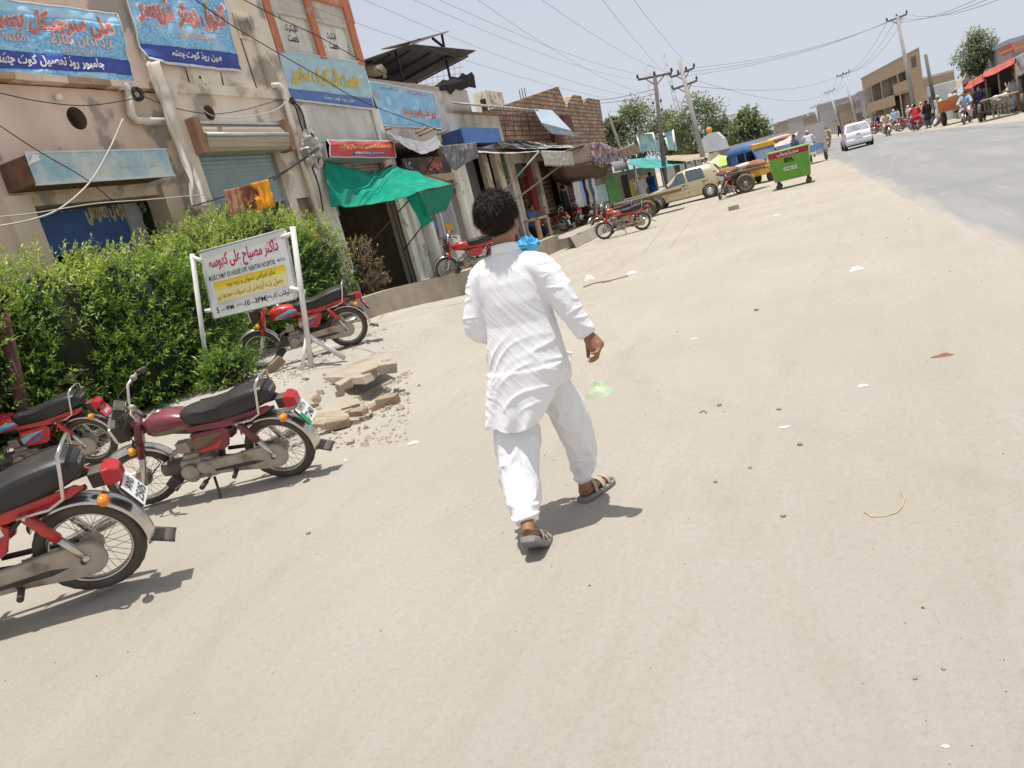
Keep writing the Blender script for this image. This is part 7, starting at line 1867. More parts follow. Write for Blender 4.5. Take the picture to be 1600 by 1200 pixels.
b7 = bike_copy(b2, 'motorcycle with pale wheel facing the camera in front of the loaded cart', (1155, 303), 0, -PI / 2 - .5, 6)
# things on the shop platform
fr = MB(); c = WX(838, 352, -8.0); W_, H_ = .62, .75
for a, b_ in (((-W_ / 2, 0), (-W_ / 2 + .07, H_)), ((W_ / 2 - .07, 0), (W_ / 2, H_)), ((-W_ / 2, H_ - .07), (W_ / 2, H_)), ((-W_ / 2, 0), (W_ / 2, .06))):
    for dx in (0, .5): fr.bb((-.5 + dx, a[0], a[1]), (-.43 + dx, b_[0], b_[1]))
for y in (-W_ / 2, W_ / 2 - .07): fr.bb((-.43, y, H_ - .07), (0, y + .07, H_)); fr.bb((-.43, y, 0), (0, y + .07, .06))
o = fr.build('wooden_crate', pm('raw_wood', (.46, .33, .20), (.36, .25, .15), .85, scale=5)); o.location = (-8.3, 24.2, .42); o.rotation_euler = (0, 0, -.3); tag(o, 'open raw wooden crate frame on the platform beside the boy', 'frame')
mb = MB(); mb.grid(lambda u, v: V((.42 * math.cos(2 * PI * u) * (.35 + .65 * math.sin(PI * min(.97, max(.03, v)))), .5 * math.sin(2 * PI * u) * (.35 + .65 * math.sin(PI * min(.97, max(.03, v)))), .62 * (1 - v))) * (1 + .25 * (ridge(noise.noise(V((u * 6, v * 5, 2)))) - .5)), 30, 14, False)
o = mb.build('wrapped_bundle', pm('bright_blue_sheet', (.06, .36, .68), (.12, .48, .78), .4, scale=4)); o.location = G(828, 398, .40); o.scale = (.72,) * 3; tag(o, 'bundle wrapped in bright blue plastic behind the boy shoulder', 'bundle')
st_ = thing('wash_machine', 'white boxed appliance wrapped in clear plastic by the showcase', 'appliance', (-9.55, 19.7, .42)); MB().box((0, 0, .45), (.5, .5, .9)).build('cabinet', M_WHITE, st_, bevel=.03); MB().box((0, 0, .92), (.46, .46, .05)).build('lid', M_GREYDOOR, st_, bevel=.01)
person('man in slate blue sitting in the shade behind the shaded motorcycles', (-9.3, 26.0, .34), -1.9, 'sit', K['slate'], K['navy'])
person('man in black leaning over goods in the shop right of the awning poles', (-9.3, 30.5, .34), 1.6, 'stand', K['black'])
# wheelbarrow style stuff: solar panel, drum kit of goods by the kerb
sp_ = thing('solar_panel', 'dark blue solar panel leaning in front of the stall', 'panel', (-7.4, 33.4, 0), -.5, rot=(-.5, 0, -.5)); MB().box((0, 0, .5), (1.3, .04, .9)).build('frame', M_GALV, sp_)
mb = MB()
for i in range(6):
    for j in range(3): mb.box((-.52 + i * .208, -.024, .19 + j * .29), (.19, .006, .27))
mb.build('cells', pm('solar_cell', (.02, .03, .08), None, .2), sp_)
person('man in a white cap and pale clothes standing at the stall', (-8.35, 40.8, 0), .3, 'stand', K['white'], None, 'cap', K['white'])
person('man in a royal blue suit walking by the stall left of the gold car', (-8.2, 43.2, 0), -.4, 'walk', K['blue'])
person('dark haired man in white behind the gold car roof', (-5.2, 43.5, 0), 2.6, 'stand', K['white'])
person('man in a white cap seated behind the loaded cart', (-3.5, 40.2, 0), PI, 'stand', K['white'], None, 'cap', K['white'])

# ---------------------------------------------------------------- wooden carts
def road_wheel(parent, c, r, w, spk=6, axis='x'):
    t = MB(); t.torus(c, r - w * .5, w * .5, axis, 30, 8, 1.0); h = t.build('wheel', M_TYRE, parent)
    g = MB(); n = 24
    g.lathe([(0, -w * .32), (.1 * r / .35, -w * .35), (.1 * r / .35, w * .35), (0, w * .32)], c, axis, 16)
    for i in range(spk):
        a = 2 * PI * i / spk; d = V((0, math.cos(a), math.sin(a))) if axis == 'x' else V((math.cos(a), 0, math.sin(a))); g.tube([V(c) + d * .05, V(c) + d * (r - w)], .035 * r / .35, 5)
    g.torus(c, r - w * .95, w * .16, axis, 24, 5); g.build('rim', M_ALLOY, h); return h
M_PLANK = pm('weathered_planks', (.44, .36, .26), (.30, .24, .17), .9, scale=4, stretch=(1, 8, 8))
def cart(label, loc, rotz, ln=2.4, wd=1.35, r=.34, load=False):
    o = thing('wooden_cart', label, 'cart', loc, rotz); b = MB(); n = 9
    for i in range(n): b.box((0, -wd / 2 + (i + .5) * wd / n, r * 2 + .12 + random.uniform(-.006, .006)), (ln, wd / n - .012, .035))
    b.build('plank_bed', M_PLANK, o)
    f = MB()
    for s in (-1, 1): f.box((0, s * (wd / 2 - .12), r * 2 + .05), (ln * .98, .08, .09)); f.tube([(ln / 2 - .2, s * (wd / 2 - .2), r * 2 + .05), (ln / 2 + 1.1, s * .42, r * 2 + .02)], .04, 6)
    f.box((0, 0, r), (.09, wd + .1, .09)); f.box((0, -wd / 2 + .1, r * 1.5), (.3, .06, r)); f.box((0, wd / 2 - .1, r * 1.5), (.3, .06, r)); f.build('shafts', M_WOOD, o)
    for s in (-1, 1): road_wheel(o, V((0, s * (wd / 2 + .12), r)), r, .17, 6, 'y')
    if load:
        for k, (x, y, sx) in enumerate(((-.6, -.2, .42), (.1, .2, .5), (.55, -.25, .38))):
            m = MB(); m.grid(lambda u, v: V((x, y, r * 2 + .24)) + V((sx * math.cos(2 * PI * u) * math.sin(PI * min(.98, max(.02, v))), .3 * math.sin(2 * PI * u) * math.sin(PI * min(.98, max(.02, v))), .15 * math.cos(PI * v))) * (1 + .25 * noise.noise(V((u * 4, v * 4, k)))), 18, 10)
            ob = m.build('sack', M_TOW[0] if k != 1 else M_CREAMC); ob.location = loc; ob.rotation_euler = (0, 0, rotz); tag(ob, ['lumpy brown sack at the left of the loaded cart', 'pale cloth bundle in the middle of the loaded cart', 'small brown sack at the right of the loaded cart'][k], 'sack')
    return o
cart('flat wooden hand cart with thick rubber wheels in front of the gold car', (-6.15, 31.1, 0), PI + .05, 2.6, 1.2)
cart('wooden cart loaded with sacks beside the green skip', (-2.6, 32.6, 0), .12, 1.5, 1.25, .36, True)

# ---------------------------------------------------------------- cars
def car(label, loc, rotz, paint, L=3.6, wd=1.5, st=None, kind='car'):
    o = thing('parked_car' if kind == 'car' else 'driving_car', label, 'car', loc, rotz)
    # stations along x (front +): x, z_bottom, z_belt, half width belt, z_roof, half width roof
    ST = st
    rings = []
    for x, zb, zs, hw, zr, hr in ST:
        prof = [(0, zb), (hw * .88, zb), (hw * .98, zb + .12), (hw, lerp(zb, zs, .55)), (hw * .97, zs), (lerp(hw, hr, .5), lerp(zs, zr, .5)), (hr, zr - .03), (hr * .85, zr), (0, zr + .012)]
        ring = [V((x, y, z)) for y, z in prof] + [V((x, -y, z)) for y, z in prof[-2:0:-1]]
        rings.append(ring)
    b = MB(); b.loft(rings); bo = b.build('body', paint, o, bevel=.0)
    def at(x):
        for p, q in zip(ST, ST[1:]):
            if q[0] <= x <= p[0]: t = (p[0] - x) / (p[0] - q[0]); return [lerp(a, c, t) for a, c in zip(p, q)]
        return ST[-1]
    def side_pt(x, k, s, lift=.012):
        _, zb, zs, hw, zr, hr = at(x)
        z = lerp(zs, zr - .03, k); y = lerp(hw * .97, lerp(hw, hr, .5), k * 2) if k < .5 else lerp(lerp(hw, hr, .5), hr, k * 2 - 1)
        return V((x, s * (y + lift), z))
    return o, bo, at, side_pt
hatch = lambda L, wd: [(L * .5, .32, .48, wd * .40, .50, wd * .34), (L * .485, .24, .60, wd * .46, .64, wd * .40), (L * .40, .20, .70, wd * .49, .76, wd * .42), (L * .25, .20, .78, wd * .5, .86, wd * .44), (L * .20, .20, .80, wd * .5, .92, wd * .44), (L * .03, .20, .82, wd * .5, 1.36, wd * .375), (-L * .10, .20, .84, wd * .5, 1.42, wd * .38), (-L * .30, .20, .86, wd * .5, 1.41, wd * .38), (-L * .38, .21, .88, wd * .5, 1.36, wd * .375), (-L * .455, .24, .88, wd * .48, .98, wd * .42), (-L * .49, .28, .82, wd * .46, .88, wd * .42), (-L * .5, .34, .70, wd * .43, .74, wd * .38)]
def car_wheels(o, xs, wd, r=.28):
    for x in xs:
        for s in (-1, 1):
            a = MB(); a.lathe([(0, 0), (r + .045, 0), (r + .045, .02)], (x, s * (wd * .5 - .012), r), 'y', 26) if s > 0 else a.lathe([(0, 0), (r + .045, 0), (r + .045, -.02)], (x, s * (wd * .5 - .012), r), 'y', 26)
            w_ = MB(); w_.lathe([(r * .6, -.085), (r * .95, -.085), (r, -.05), (r, .05), (r * .95, .085), (r * .6, .085)], (x, s * (wd * .5 - .06), r), 'y', 28); w = w_.build('wheel', M_TYRE, o)
            a.build('wheel_arch', M_BLACK, o)
            h = MB(); h.lathe([(0, .03 * s), (r * .35, .03 * s), (r * .58, .0), (r * .62, -.02 * s)], (x, s * (wd * .5 + .022), r), 'y', 24)
            h.build('hubcap', M_GALV, w)
            d = MB()
            for k in range(9): q = 2 * PI * k / 9; d.ell((x + r * .45 * math.cos(q), s * (wd * .5 + .04), r + r * .45 * math.sin(q)), (.022, .012, .022), 6, 4)
            d.build('hubcap_slots', M_BLACK, w)
M_GOLDP = pm('champagne_paint', (.58, .51, .34), (.53, .46, .30), .28, .35, coat=.6, dust=.1); M_WPAINT = pm('white_car_paint', (.76, .77, .79), (.72, .73, .75), .25, coat=.5)
def side_window(parent, sp, xs, s, k0=.08, k1=.94, n=8, name='side_window'):
    mb = MB(); xa, xb = xs
    top = [sp(lerp(xa[1], xb[1], i / n), k1, s) for i in range(n + 1)]; bot = [sp(lerp(xa[0], xb[0], i / n), k0, s) for i in range(n + 1)]; mid = [sp(lerp((xa[0] + xa[1]) / 2, (xb[0] + xb[1]) / 2, i / n), (k0 + k1) / 2, s) for i in range(n + 1)]
    v = bot + mid + top; m = n + 1; mb.add(v, [(i + j * m, i + 1 + j * m, i + 1 + (j + 1) * m, i + (j + 1) * m) for j in range(2) for i in range(n)], True); return mb.build(name, M_GLASSC, parent)
M_GLASSC = pm('car_glass', (.10, .12, .14), (.07, .085, .10), .06, spec=.7)
L1, W1 = 3.72, 1.57
gc, gb, gat, gsp = car('gold hatchback parked nose in toward the stalls, side to the camera', (-5.35, 35.3, 0), PI + .05, M_GOLDP, L1, W1, hatch(L1, W1))
for s in (-1, 1):
    side_window(gc, gsp, ((.62, .16), (-.20, -.14)), s); side_window(gc, gsp, ((-.28, -.22), (-1.02, -.92)), s)
    d = MB(); 
    for x in (-.24, -1.10, .72): d.tube([gsp(x, -.02, s, .004) , V((x, s * (W1 * .5 + .003), .34))], .006, 4)
    d.build('door_seam', M_BLACK, gc)
    h = MB()
    for x in (-.10, -.95): h.box((x, s * (W1 * .5 + .012), .76), (.16, .03, .04))
    h.build('door_handle', M_BLKPL, gc)
    m_ = MB(); m_.box((.62, s * (W1 * .5 + .08), .90), (.08, .14, .12)); m_.build('mirror', M_BLKPL, gc, bevel=.02)
    l_ = MB(); l_.box((-L1 * .485, s * W1 * .40, .74), (.12, .16, .24)); l_.build('tail_light', M_LAMP, gc, bevel=.02)
    b2_ = MB(); b2_.tube([(.95, s * (W1 * .5 + .005), .50), (-1.0, s * (W1 * .5 + .005), .52)], .012, 5); b2_.build('side_moulding', M_GOLDP, gc)
mb = MB(); q = gat(.72); mb.grid(lambda u, v: V((lerp(.735, .13, v), lerp(-1, 1, u) * lerp(W1 * .43, W1 * .36, v), lerp(.915, 1.345, v) + .014)), 6, 4); mb.build('windscreen', M_GLASSC, gc)
mb = MB(); mb.grid(lambda u, v: V((lerp(-L1 * .455, -L1 * .385, v) - .02, lerp(-1, 1, u) * lerp(W1 * .40, W1 * .35, v), lerp(.99, 1.34, v))), 6, 4); mb.build('rear_window', M_GLASSC, gc)
car_wheels(gc, (1.12, -1.12), W1)
MB().box((-L1 * .5, 0, .40), (.12, W1 * .9, .20)).build('rear_bumper', M_GOLDP, gc, bevel=.04)

L2, W2 = 3.4, 1.48
wc, wb, wat, wsp = car('white hatchback driving away along the road, seen from behind', (2.45, 51.6, .06), PI / 2 + .04, M_WPAINT, L2, W2, hatch(L2, W2), 'road')
wc.name = 'car'
for s in (-1, 1):
    side_window(wc, wsp, ((.55, .12), (-.16, -.1)), s); side_window(wc, wsp, ((-.24, -.18), (-.98, -.88)), s)
    MB().box((-L2 * .495, s * W2 * .36, .47), (.06, .30, .10)).build('bumper_vent', M_BLKPL, wc, bevel=.01)
    MB().box((-L2 * .47, s * W2 * .455, .82), (.14, .10, .20)).build('tail_light', pm('pale_red_lens', (.55, .25, .25), None, .3), wc, bevel=.02)
MB().box((-L2 * .5, 0, .44), (.14, W2 * .92, .24)).build('rear_bumper', M_WPAINT, wc, bevel=.05)
mb = MB(); mb.grid(lambda u, v: V((lerp(-L2 * .455, -L2 * .385, v) - .025, lerp(-1, 1, u) * lerp(W2 * .41, W2 * .35, v), lerp(.99, 1.345, v))), 6, 4); mb.build('rear_window', pm('smoky_rear_glass', (.22, .22, .23), (.4, .4, .42), .08, scale=1.5, spec=.7), wc)
MB().box((-L2 * .515, 0, .52), (.03, .42, .14)).build('number_plate', M_GALV, wc); MB().box((-L2 * .497, 0, .80), (.03, .2, .04)).build('badge', M_BLKPL, wc)
car_wheels(wc, (1.02, -1.05), W2); MB().box((-1.2, 0, .22), (.6, W2 * .8, .1)).build('underside', M_BLACK, wc)

# ---------------------------------------------------------------- auto rickshaws
def rickshaw(label, loc, rotz, hood, body):
    o = thing('auto_rickshaw', label, 'rickshaw', loc, rotz); M = hood
    h = MB(); prof = lambda hw, z0, z1: [V((0, y, z)) for y, z in ((-hw, z0), (hw, z0), (hw, z1 - .28), (hw * .92, z1 - .1), (hw * .6, z1), (-hw * .6, z1), (-hw * .92, z1 - .1), (-hw, z1 - .28))]
    h.loft([[p + V((x, 0, 0)) for p in prof(hw, 1.45, z1)] for x, hw, z1 in ((-1.15, .58, 1.68), (-.9, .64, 1.80), (.35, .64, 1.84), (.72, .56, 1.76))]); h.build('hood', hood, o)
    b = MB(); b.bb((-1.15, -.62, .42), (-.85, .62, 1.45)); 
    for s in (-1, 1): b.bb((-1.1, s * .60 - .02, .42), (-.35, s * .60 + .02, 1.46))
    b.build('rear_cabin', hood, o)
    f = MB(); f.bb((-1.15, -.63, .34), (.65, .63, .46)); f.loft([[V((.40, y, z)) for y, z in ((-.60, .40), (.60, .40), (.58, 1.02), (-.58, 1.02))], [V((.95, y, z)) for y, z in ((-.46, .36), (.46, .36), (.44, .98), (-.44, .98))], [V((1.12, y, z)) for y, z in ((-.26, .40), (.26, .40), (.25, .85), (-.25, .85))]], smooth=False)
    f.build('front_body', body, o, bevel=.03)
    r = MB(); r.loft([[V((.72, y, z)) for y, z in ((-.58, 1.52), (.58, 1.52), (.56, 1.74), (-.56, 1.74))], [V((.86, y, z)) for y, z in ((-.52, 1.50), (.52, 1.50), (.50, 1.68), (-.50, 1.68))]], smooth=False); r.build('front_visor', body, o)
    g = MB(); g.add([(.96, -.46, 1.0), (.96, .46, 1.0), (.80, .52, 1.52), (.80, -.52, 1.52)], [(0, 1, 2, 3)]); g.build('windscreen', pm('blue_windscreen', (.10, .14, .26), (.2, .24, .34), .1, spec=.7, scale=2), o, solid=.02)
    p = MB()
    for s in (-1, 1): p.tube([(.95, s * .5, 1.0), (.80, s * .55, 1.54)], .025, 6); p.tube([(.30, s * .6, .44), (.30, s * .6, 1.5)], .025, 6); p.tube([(-.33, s * .61, .44), (-.33, s * .61, 1.5)], .025, 6)
    p.build('pillar', hood, o)
    t = MB(); t.bb((-.9, -.55, .46), (-.45, .55, .82)); t.bb((-.95, -.55, .82), (-.8, .55, 1.25)); t.bb((.0, -.3, .46), (.25, .3, .80)); t.build('seat', M_SEAT, o)
    m = MB(); m.ell((1.12, 0, .80), (.04, .09, .09), 12, 8); m.build('headlight', M_LENS, o)
    for x, y, r_ in ((1.0, 0, .23), (-.75, .58, .23), (-.75, -.58, .23)):
        w_ = MB(); w_.lathe([(.0, -.03), (r_ * .6, -.05), (r_, -.045), (r_, .045), (r_ * .6, .05), (0, .03)], (x, y, r_), 'y', 20); w_.build('wheel', M_TYRE, o)
    fm = MB(); fm.bb((.86, -.07, .42), (1.14, .07, .5)); fm.build('front_mudguard', body, o); return o
M_RBLUE = pm('rickshaw_blue_canvas', (.06, .13, .33), (.10, .19, .42), .6, scale=3); M_RYEL = pm('rickshaw_yellow', (.62, .36, .03), (.48, .27, .04), .5, scale=3, dust=.3)
rk = G(1193, 283); rickshaw('blue hooded auto rickshaw with yellow front, partly behind the green skip', (-2.42, 37.3, 0), -.9, M_RBLUE, M_RYEL)
rickshaw('second auto rickshaw with white canopy cloth and rust coloured body behind the blue one', (-1.55, 46.5, 0), -1.2, M_CREAMC, pm('rust_orange_body', (.40, .12, .05), (.3, .1, .05), .6))
cloth('canopy_cloth', 'white cloth stretched over the second rickshaw, flapping at its corner', 'cloth', [WY(1205, 228, 45), WY(1225, 218, 45), WY(1247, 206, 45)], [WY(1204, 232, 43.5), WY(1228, 226, 43.5), WY(1240, 222, 43.5), ], M_CREAMC, 16, 6, .05, .08, 3, 4., nrm=V((0, 0, 1)))
person('man in blue leaning in front of the white canopied rickshaw', (-.75, 43.6, 0), 2.2, 'stand', K['slate'], K['navy'])

# ---------------------------------------------------------------- green skip
gs = thing('waste_skip', 'bright green wheeled waste skip with red top band and white lettering at the roadside', 'skip', (-.72, 28.9, 0), -.03)
M_GSK = pm('green_skip_paint', (.10, .34, .03), (.13, .38, .05), .5, scale=2, dust=.25, stain=(1.4, .55, .7, (.16, .28, .08))); M_RSK = pm('red_skip_band', (.42, .03, .035), None, .5)
def skp(u, v, l=0.0):  # front face; u -1..1, v 0 bottom .. 1 top
    hw = lerp(.56, .67, v); return V((u * hw, lerp(-.40, -.55, v) - l, lerp(.26, 1.24, v)))
bt = [V((x, y, .26)) for x, y in ((-.56, -.40), (.56, -.40), (.56, .40), (-.56, .40))]; tp = [V((x, y, 1.24)) for x, y in ((-.67, -.55), (.67, -.55), (.67, .55), (-.67, .55))]; ti = [p * 1 - V((math.copysign(.05, p.x), math.copysign(.05, p.y), 0)) for p in tp]; bi = [p + V((-math.copysign(.05, p.x), -math.copysign(.05, p.y), .05)) for p in bt]
mb = MB(); mb.add(bt + tp + ti + bi, [(0, 3, 2, 1)] + [(i, (i + 1) % 4, 4 + (i + 1) % 4, 4 + i) for i in range(4)] + [(4 + i, 4 + (i + 1) % 4, 8 + (i + 1) % 4, 8 + i) for i in range(4)] + [(8 + i, 8 + (i + 1) % 4, 12 + (i + 1) % 4, 12 + i) for i in range(4)] + [(12, 13, 14, 15)])
sb = mb.build('bin_body', M_GSK, gs)
mb = MB(); mb.tube([p + V((0, 0, .01)) for p in tp], .03, 6, closed=True)
for u in (-1, 1): mb.tube([skp(u, 0), skp(u, 1)], .018, 5)
mb.build('rim', pm('pale_green_rim', (.24, .38, .12), (.34, .42, .2), .5), sb)
mb = MB(); mb.add([skp(-1, .80, .004), skp(1, .80, .004), skp(1, .985, .004), skp(-1, .985, .004)], [(0, 1, 2, 3)]); mb.build('red_band', M_RSK, sb)
mb = MB(); mb.add([skp(-.38, .33, .004), skp(.33, .33, .004), skp(.33, .44, .004), skp(-.38, .44, .004)], [(0, 1, 2, 3)]); mb.build('white_strip', M_WTXT, sb)
tb = MB(); fK = lambda a, b, l: skp(a / .63, (b - .26) / .98, .006 + l)
tb.m = 0; put_text(tb, urdu('ستھرا پنجاب'), fK, -.02, 1.13, .66, .15, .002, .03); tb.m = 1; put_text(tb, 'SPA', fK, -.02, .93, .30, .13, .002, .05); put_text(tb, 'LB-00', fK, -.12, .635, .2, .055, .004, .02); put_text(tb, '1139', fK, .10, .635, .15, .055, .004, .02)
tb.add([fK(-.18, .845, .002), fK(.16, .845, .002), fK(.16, .86, .002), fK(-.18, .86, .002)], [(0, 1, 2, 3)]); tb.m = 2; tb.add([fK(-.02 + .035 * math.cos(k * PI / 5), .635 + .035 * math.sin(k * PI / 5), .003) for k in range(10)], [tuple(range(10))])
tb.build('lettering', [M_WTXT, M_BLACK, M_RED], sb, fix=False)
for x in (-.48, .48):
    for y in (-.34, .34):
        m = MB(); m.tube([(x, y, .26), (x, y, .12)], .035, 6); cs = m.build('caster', M_BLKPL, gs); m = MB(); m.lathe([(0, -.03), (.09, -.03), (.09, .03), (0, .03)], (x, y, .09), 'y', 16); m.build('wheel', M_TYRE, cs)

# ---------------------------------------------------------------- goods in and around the shops
pf2 = thing('pedestal_fan', 'dark pedestal fan standing inside the electric store under the green awning', 'fan', (-10.7, 17.2, .42), 0)
MB().tube([(0, 0, .02), (0, 0, 1.0)], .02, 6).lathe([(.2, 0), (.18, .03), (.02, .05)], (0, 0, 0), 'z', 16).build('stand', M_BLKPL, pf2)
q = MB(); q.torus((0, 0, 1.15), .26, .012, 'x', 28, 5)
for k in range(14): a = 2 * PI * k / 14; q.tube([(.05, 0, 1.15), (.06, .26 * math.cos(a), 1.15 + .26 * math.sin(a))], .004, 3)
q.build('guard', M_GALV, pf2)
q = MB()
for k in range(3): a = 2 * PI * k / 3; q.ell((0, .12 * math.cos(a), 1.15 + .12 * math.sin(a)), (.012, .11, .06), 10, 6, (a, 0, 0))
q.build('blades', M_SHBLUE, pf2)
rq = random.Random(15); GBX = 'boxed goods on the electric store shelves'
for z in (1.04, 1.64, 2.24):
    y = 15.2
    while y < 17.9:
        w_ = rq.uniform(.2, .42); h_ = rq.uniform(.2, .42); o = MB().bb((-.2, 0, 0), (.2, w_, h_)).build('goods_box', rq.choice((M_TOW[2], M_WOOD, M_WTXT, M_RED, M_NAVY, M_YELLOW)), bevel=.01)
        o.location = (FX - 3.6, y, z); tag(o, 'one of the boxed goods shelved deep inside the electric store', 'box', GBX); y += w_ + .04
GH = 'garments hanging at the end of the brown awning'
for i, (y, m) in enumerate(((30.6, 'white'), (31.1, 'sky'), (31.6, 'navy'), (32.1, 'beige'), (32.6, 'slate'), (33.1, 'white'))):
    cloth('garment', '%s garment from the left hanging under the brown awning, %s cloth' % (ord0[i], m), 'garment', [V((-8.9, y, 2.05)), V((-8.75, y + .42, 2.05))], [V((-8.9, y - .04, 1.05)), V((-8.75, y + .46, 1.0))], K[m], 8, 8, 0, .07, 3, i * 2., GH, nrm=V((1, 0, 0)))
rod('clothes_rail', 'thin rail carrying the garments under the brown awning', 'rail', (-8.85, 30.4, 2.1), (-8.8, 33.8, 2.1), .02, M_RUST)
for i in range(3):
    o = MB().torus((0, 0, 0), .24, .07, 'z', 26, 8).build('spare_tyre', M_TYRE); o.location = (-9.35, 23.7, .49 + i * .14); tag(o, ('bottom', 'middle', 'top')[i] + ' tyre of the stack outside the dark shop', 'tyre', 'stacked tyres')
bt_ = thing('beige_tower', 'narrow beige block rising far behind the grey parapet', 'building'); a = WY(744, 170, 62); b_ = WY(757, 141, 62); MB().bb((a.x, 62, 0), (b_.x, 66, b_.z)).build('wall', M_BEIGE, bt_); MB().bb((a.x + .5, 61.98, b_.z - 1.6), (a.x + 1.0, 62, b_.z - .6)).build('window', M_DARK, bt_)
for px, py in ((814, 152), (818, 150), (822, 149)): rod('rebar', 'thin rusty rod sticking up from the brick parapet', 'rod', WX(px, py + 4, -10.75), WX(px - 3, py - 12, -10.75), .02, M_RUST, 5, 'rods on the brick parapet')
# ---------------------------------------------------------------- traffic and people ahead
M_RB = [b1, b2, b3, b5]
def rider(lab_b, lab_p, loc, heading, src, shirt, pants=None, head='hair', hm=None, pil=None):
    o = dup(src, lab_b, loc, heading, 'motorcycles being ridden along the road'); o.rotation_euler = (0, 0, heading)
    c, s = math.cos(heading), math.sin(heading)
    person(lab_p, (loc[0] - .22 * c, loc[1] - .22 * s, loc[2] + .02), heading - PI / 2, 'ride', shirt, pants, head, hm)
    if pil: person(pil[0], (loc[0] - .62 * c, loc[1] - .62 * s, loc[2] + .04), heading - PI / 2, 'ride', pil[1], None, 'hair')
up_ = PI / 2 + .06; dn_ = -PI / 2 + .05
p = G(1293, 237); rider('motorcycle ridden away by the man in tan, left of the white car', 'rider in tan seen from behind, left of the white car', (.98, 62.5, .06), up_, b1, K['tan'], K['beige'], pil=('second man in tan riding behind on the same motorcycle', K['tan']))
rider('oncoming motorcycle right of the white car', 'oncoming rider in beige right of the white car', (4.85, 60.5, .06), dn_, b3, K['beige'], None)
rider('motorcycle near the far kerb with a man in sky blue', 'rider in sky blue with a white cap near the far kerb', (6.35, 58.8, .03), up_, b3, K['sky'], None, 'cap', K['white'], ('pillion rider in red behind the man in sky blue', K['red']))
rider('motorcycle with rider in pale blue beside the donkey cart', 'rider in pale blue coming past the donkey cart', (7.6, 48.3, .02), -PI * .62, b5, K['sky'], K['white'])
rider('distant motorcycle ahead of the man in tan', 'distant rider in white ahead on the road', (.2, 92, .05), up_, b1, K['white']); rider('distant oncoming motorcycle far along the road', 'distant oncoming rider in grey', (1.9, 98, .05), dn_, b3, K['grey'])
person('man in pale mint robe and white turban walking along the far roadside', (7.35, 55.5, 0), -.9, 'walk', K['mint'], K['white'], 'turban', K['white'], 1.06)
person('man in dark clothes standing just behind the man in mint', (6.95, 57.5, 0), .6, 'stand', K['black'], K['slate'])
person('man in warm grey robe and wide cap at the far right edge', (10.1, 49.0, 0), -1.0, 'walk', K['grey'], None, 'turban', K['beige'], 1.05)
person('man in navy standing left of the donkey cart', (8.05, 46.9, 0), PI * .8, 'stand', K['navy'])
person('man in pale blue behind the donkey', (9.9, 48.6, 0), PI, 'stand', K['sky'])
GPF = 'people far along the road'
rg = random.Random(4)
cols_k = ['white', 'tan', 'beige', 'grey', 'sky', 'navy', 'rust', 'slate', 'mint']
def ord_(i): return ['first', 'second', 'third', 'fourth', 'fifth', 'sixth', 'seventh', 'eighth', 'ninth', 'tenth', 'eleventh', 'twelfth', 'thirteenth', 'fourteenth', 'fifteenth', 'sixteenth', 'seventeenth', 'eighteenth'][i]
for i in range(16):
    Y = 64 + i * 4.2 + rg.uniform(-1, 1); e = road_edges(Y)[1]; c = cols_k[i % 9]
    person('man in %s, %s of the crowd along the far roadside counting from the near end' % (c, ord_(i)), (e + .6 + rg.uniform(0, 1.6), Y, 0), rg.uniform(0, 6.28), rg.choice(('walk', 'stand')), K[c], None, rg.choice(('hair', 'hair', 'cap', 'turban')), None if rg.random() < .5 else K['white'], 1.0, GPF)
for i in range(7):
    Y = 58 + i * 8.5; e = road_edges(Y)[0]; c = cols_k[(i * 4 + 2) % 9]
    person('man in %s, %s along the near verge beyond the skip' % (c, ord_(i)), (e - .9 - rg.uniform(0, 1.5), Y, 0), rg.uniform(0, 6.28), 'stand', K[c], None, 'hair', None, 1.0, 'people on the near verge far ahead')
for i in range(9):
    Y = 60 + i * 3.4; e = road_edges(Y)[1]
    o = dup((b3, b5, b1)[i % 3], '%s in the row of motorcycles parked along the far kerb' % ord_(i), (e + .9 + .25 * (i % 2), Y, 0), rg.uniform(2.6, 3.6), 'motorcycles parked along the far kerb')
# three-wheeled cargo cart with driver, right of the skip
tc_ = thing('cargo_trike', 'blue three wheeled cargo cart driven away just right of the skip', 'trike', (-.05, 45.5, .02), PI / 2 + .05)
MB().bb((-.9, -.55, .62), (.5, .55, .72)).bb((-.9, -.58, .72), (-.84, .58, .95)).bb((-.9, -.58, .72), (.5, -.52, .92)).bb((-.9, .52, .72), (.5, .58, .92)).build('cargo_box', pm('sky_blue_box', (.18, .34, .6), None, .5), tc_)
for s in (-1, 1): road_wheel(tc_, V((-.4, s * .66, .33)), .33, .15, 6, 'y')
road_wheel(tc_, V((1.2, 0, .3)), .3, .1, 6, 'y'); MB().tube([(.5, 0, .6), (1.1, 0, .75), (1.2, 0, .3)], .04, 6).tube([(.95, -.35, 1.0), (1.05, 0, 1.0), (.95, .35, 1.0)], .02, 6).tube([(1.08, 0, .7), (1.04, 0, 1.0)], .03, 6).build('frame', M_BLKPL, tc_); MB().bb((-.92, -.18, .45), (-.9, .18, .58)).build('number_plate', M_WTXT, tc_)
person('man in white and cap driving the blue cargo cart', (-.1, 45.9, .12), .05, 'ride', K['white'], None, 'cap', K['beige'])

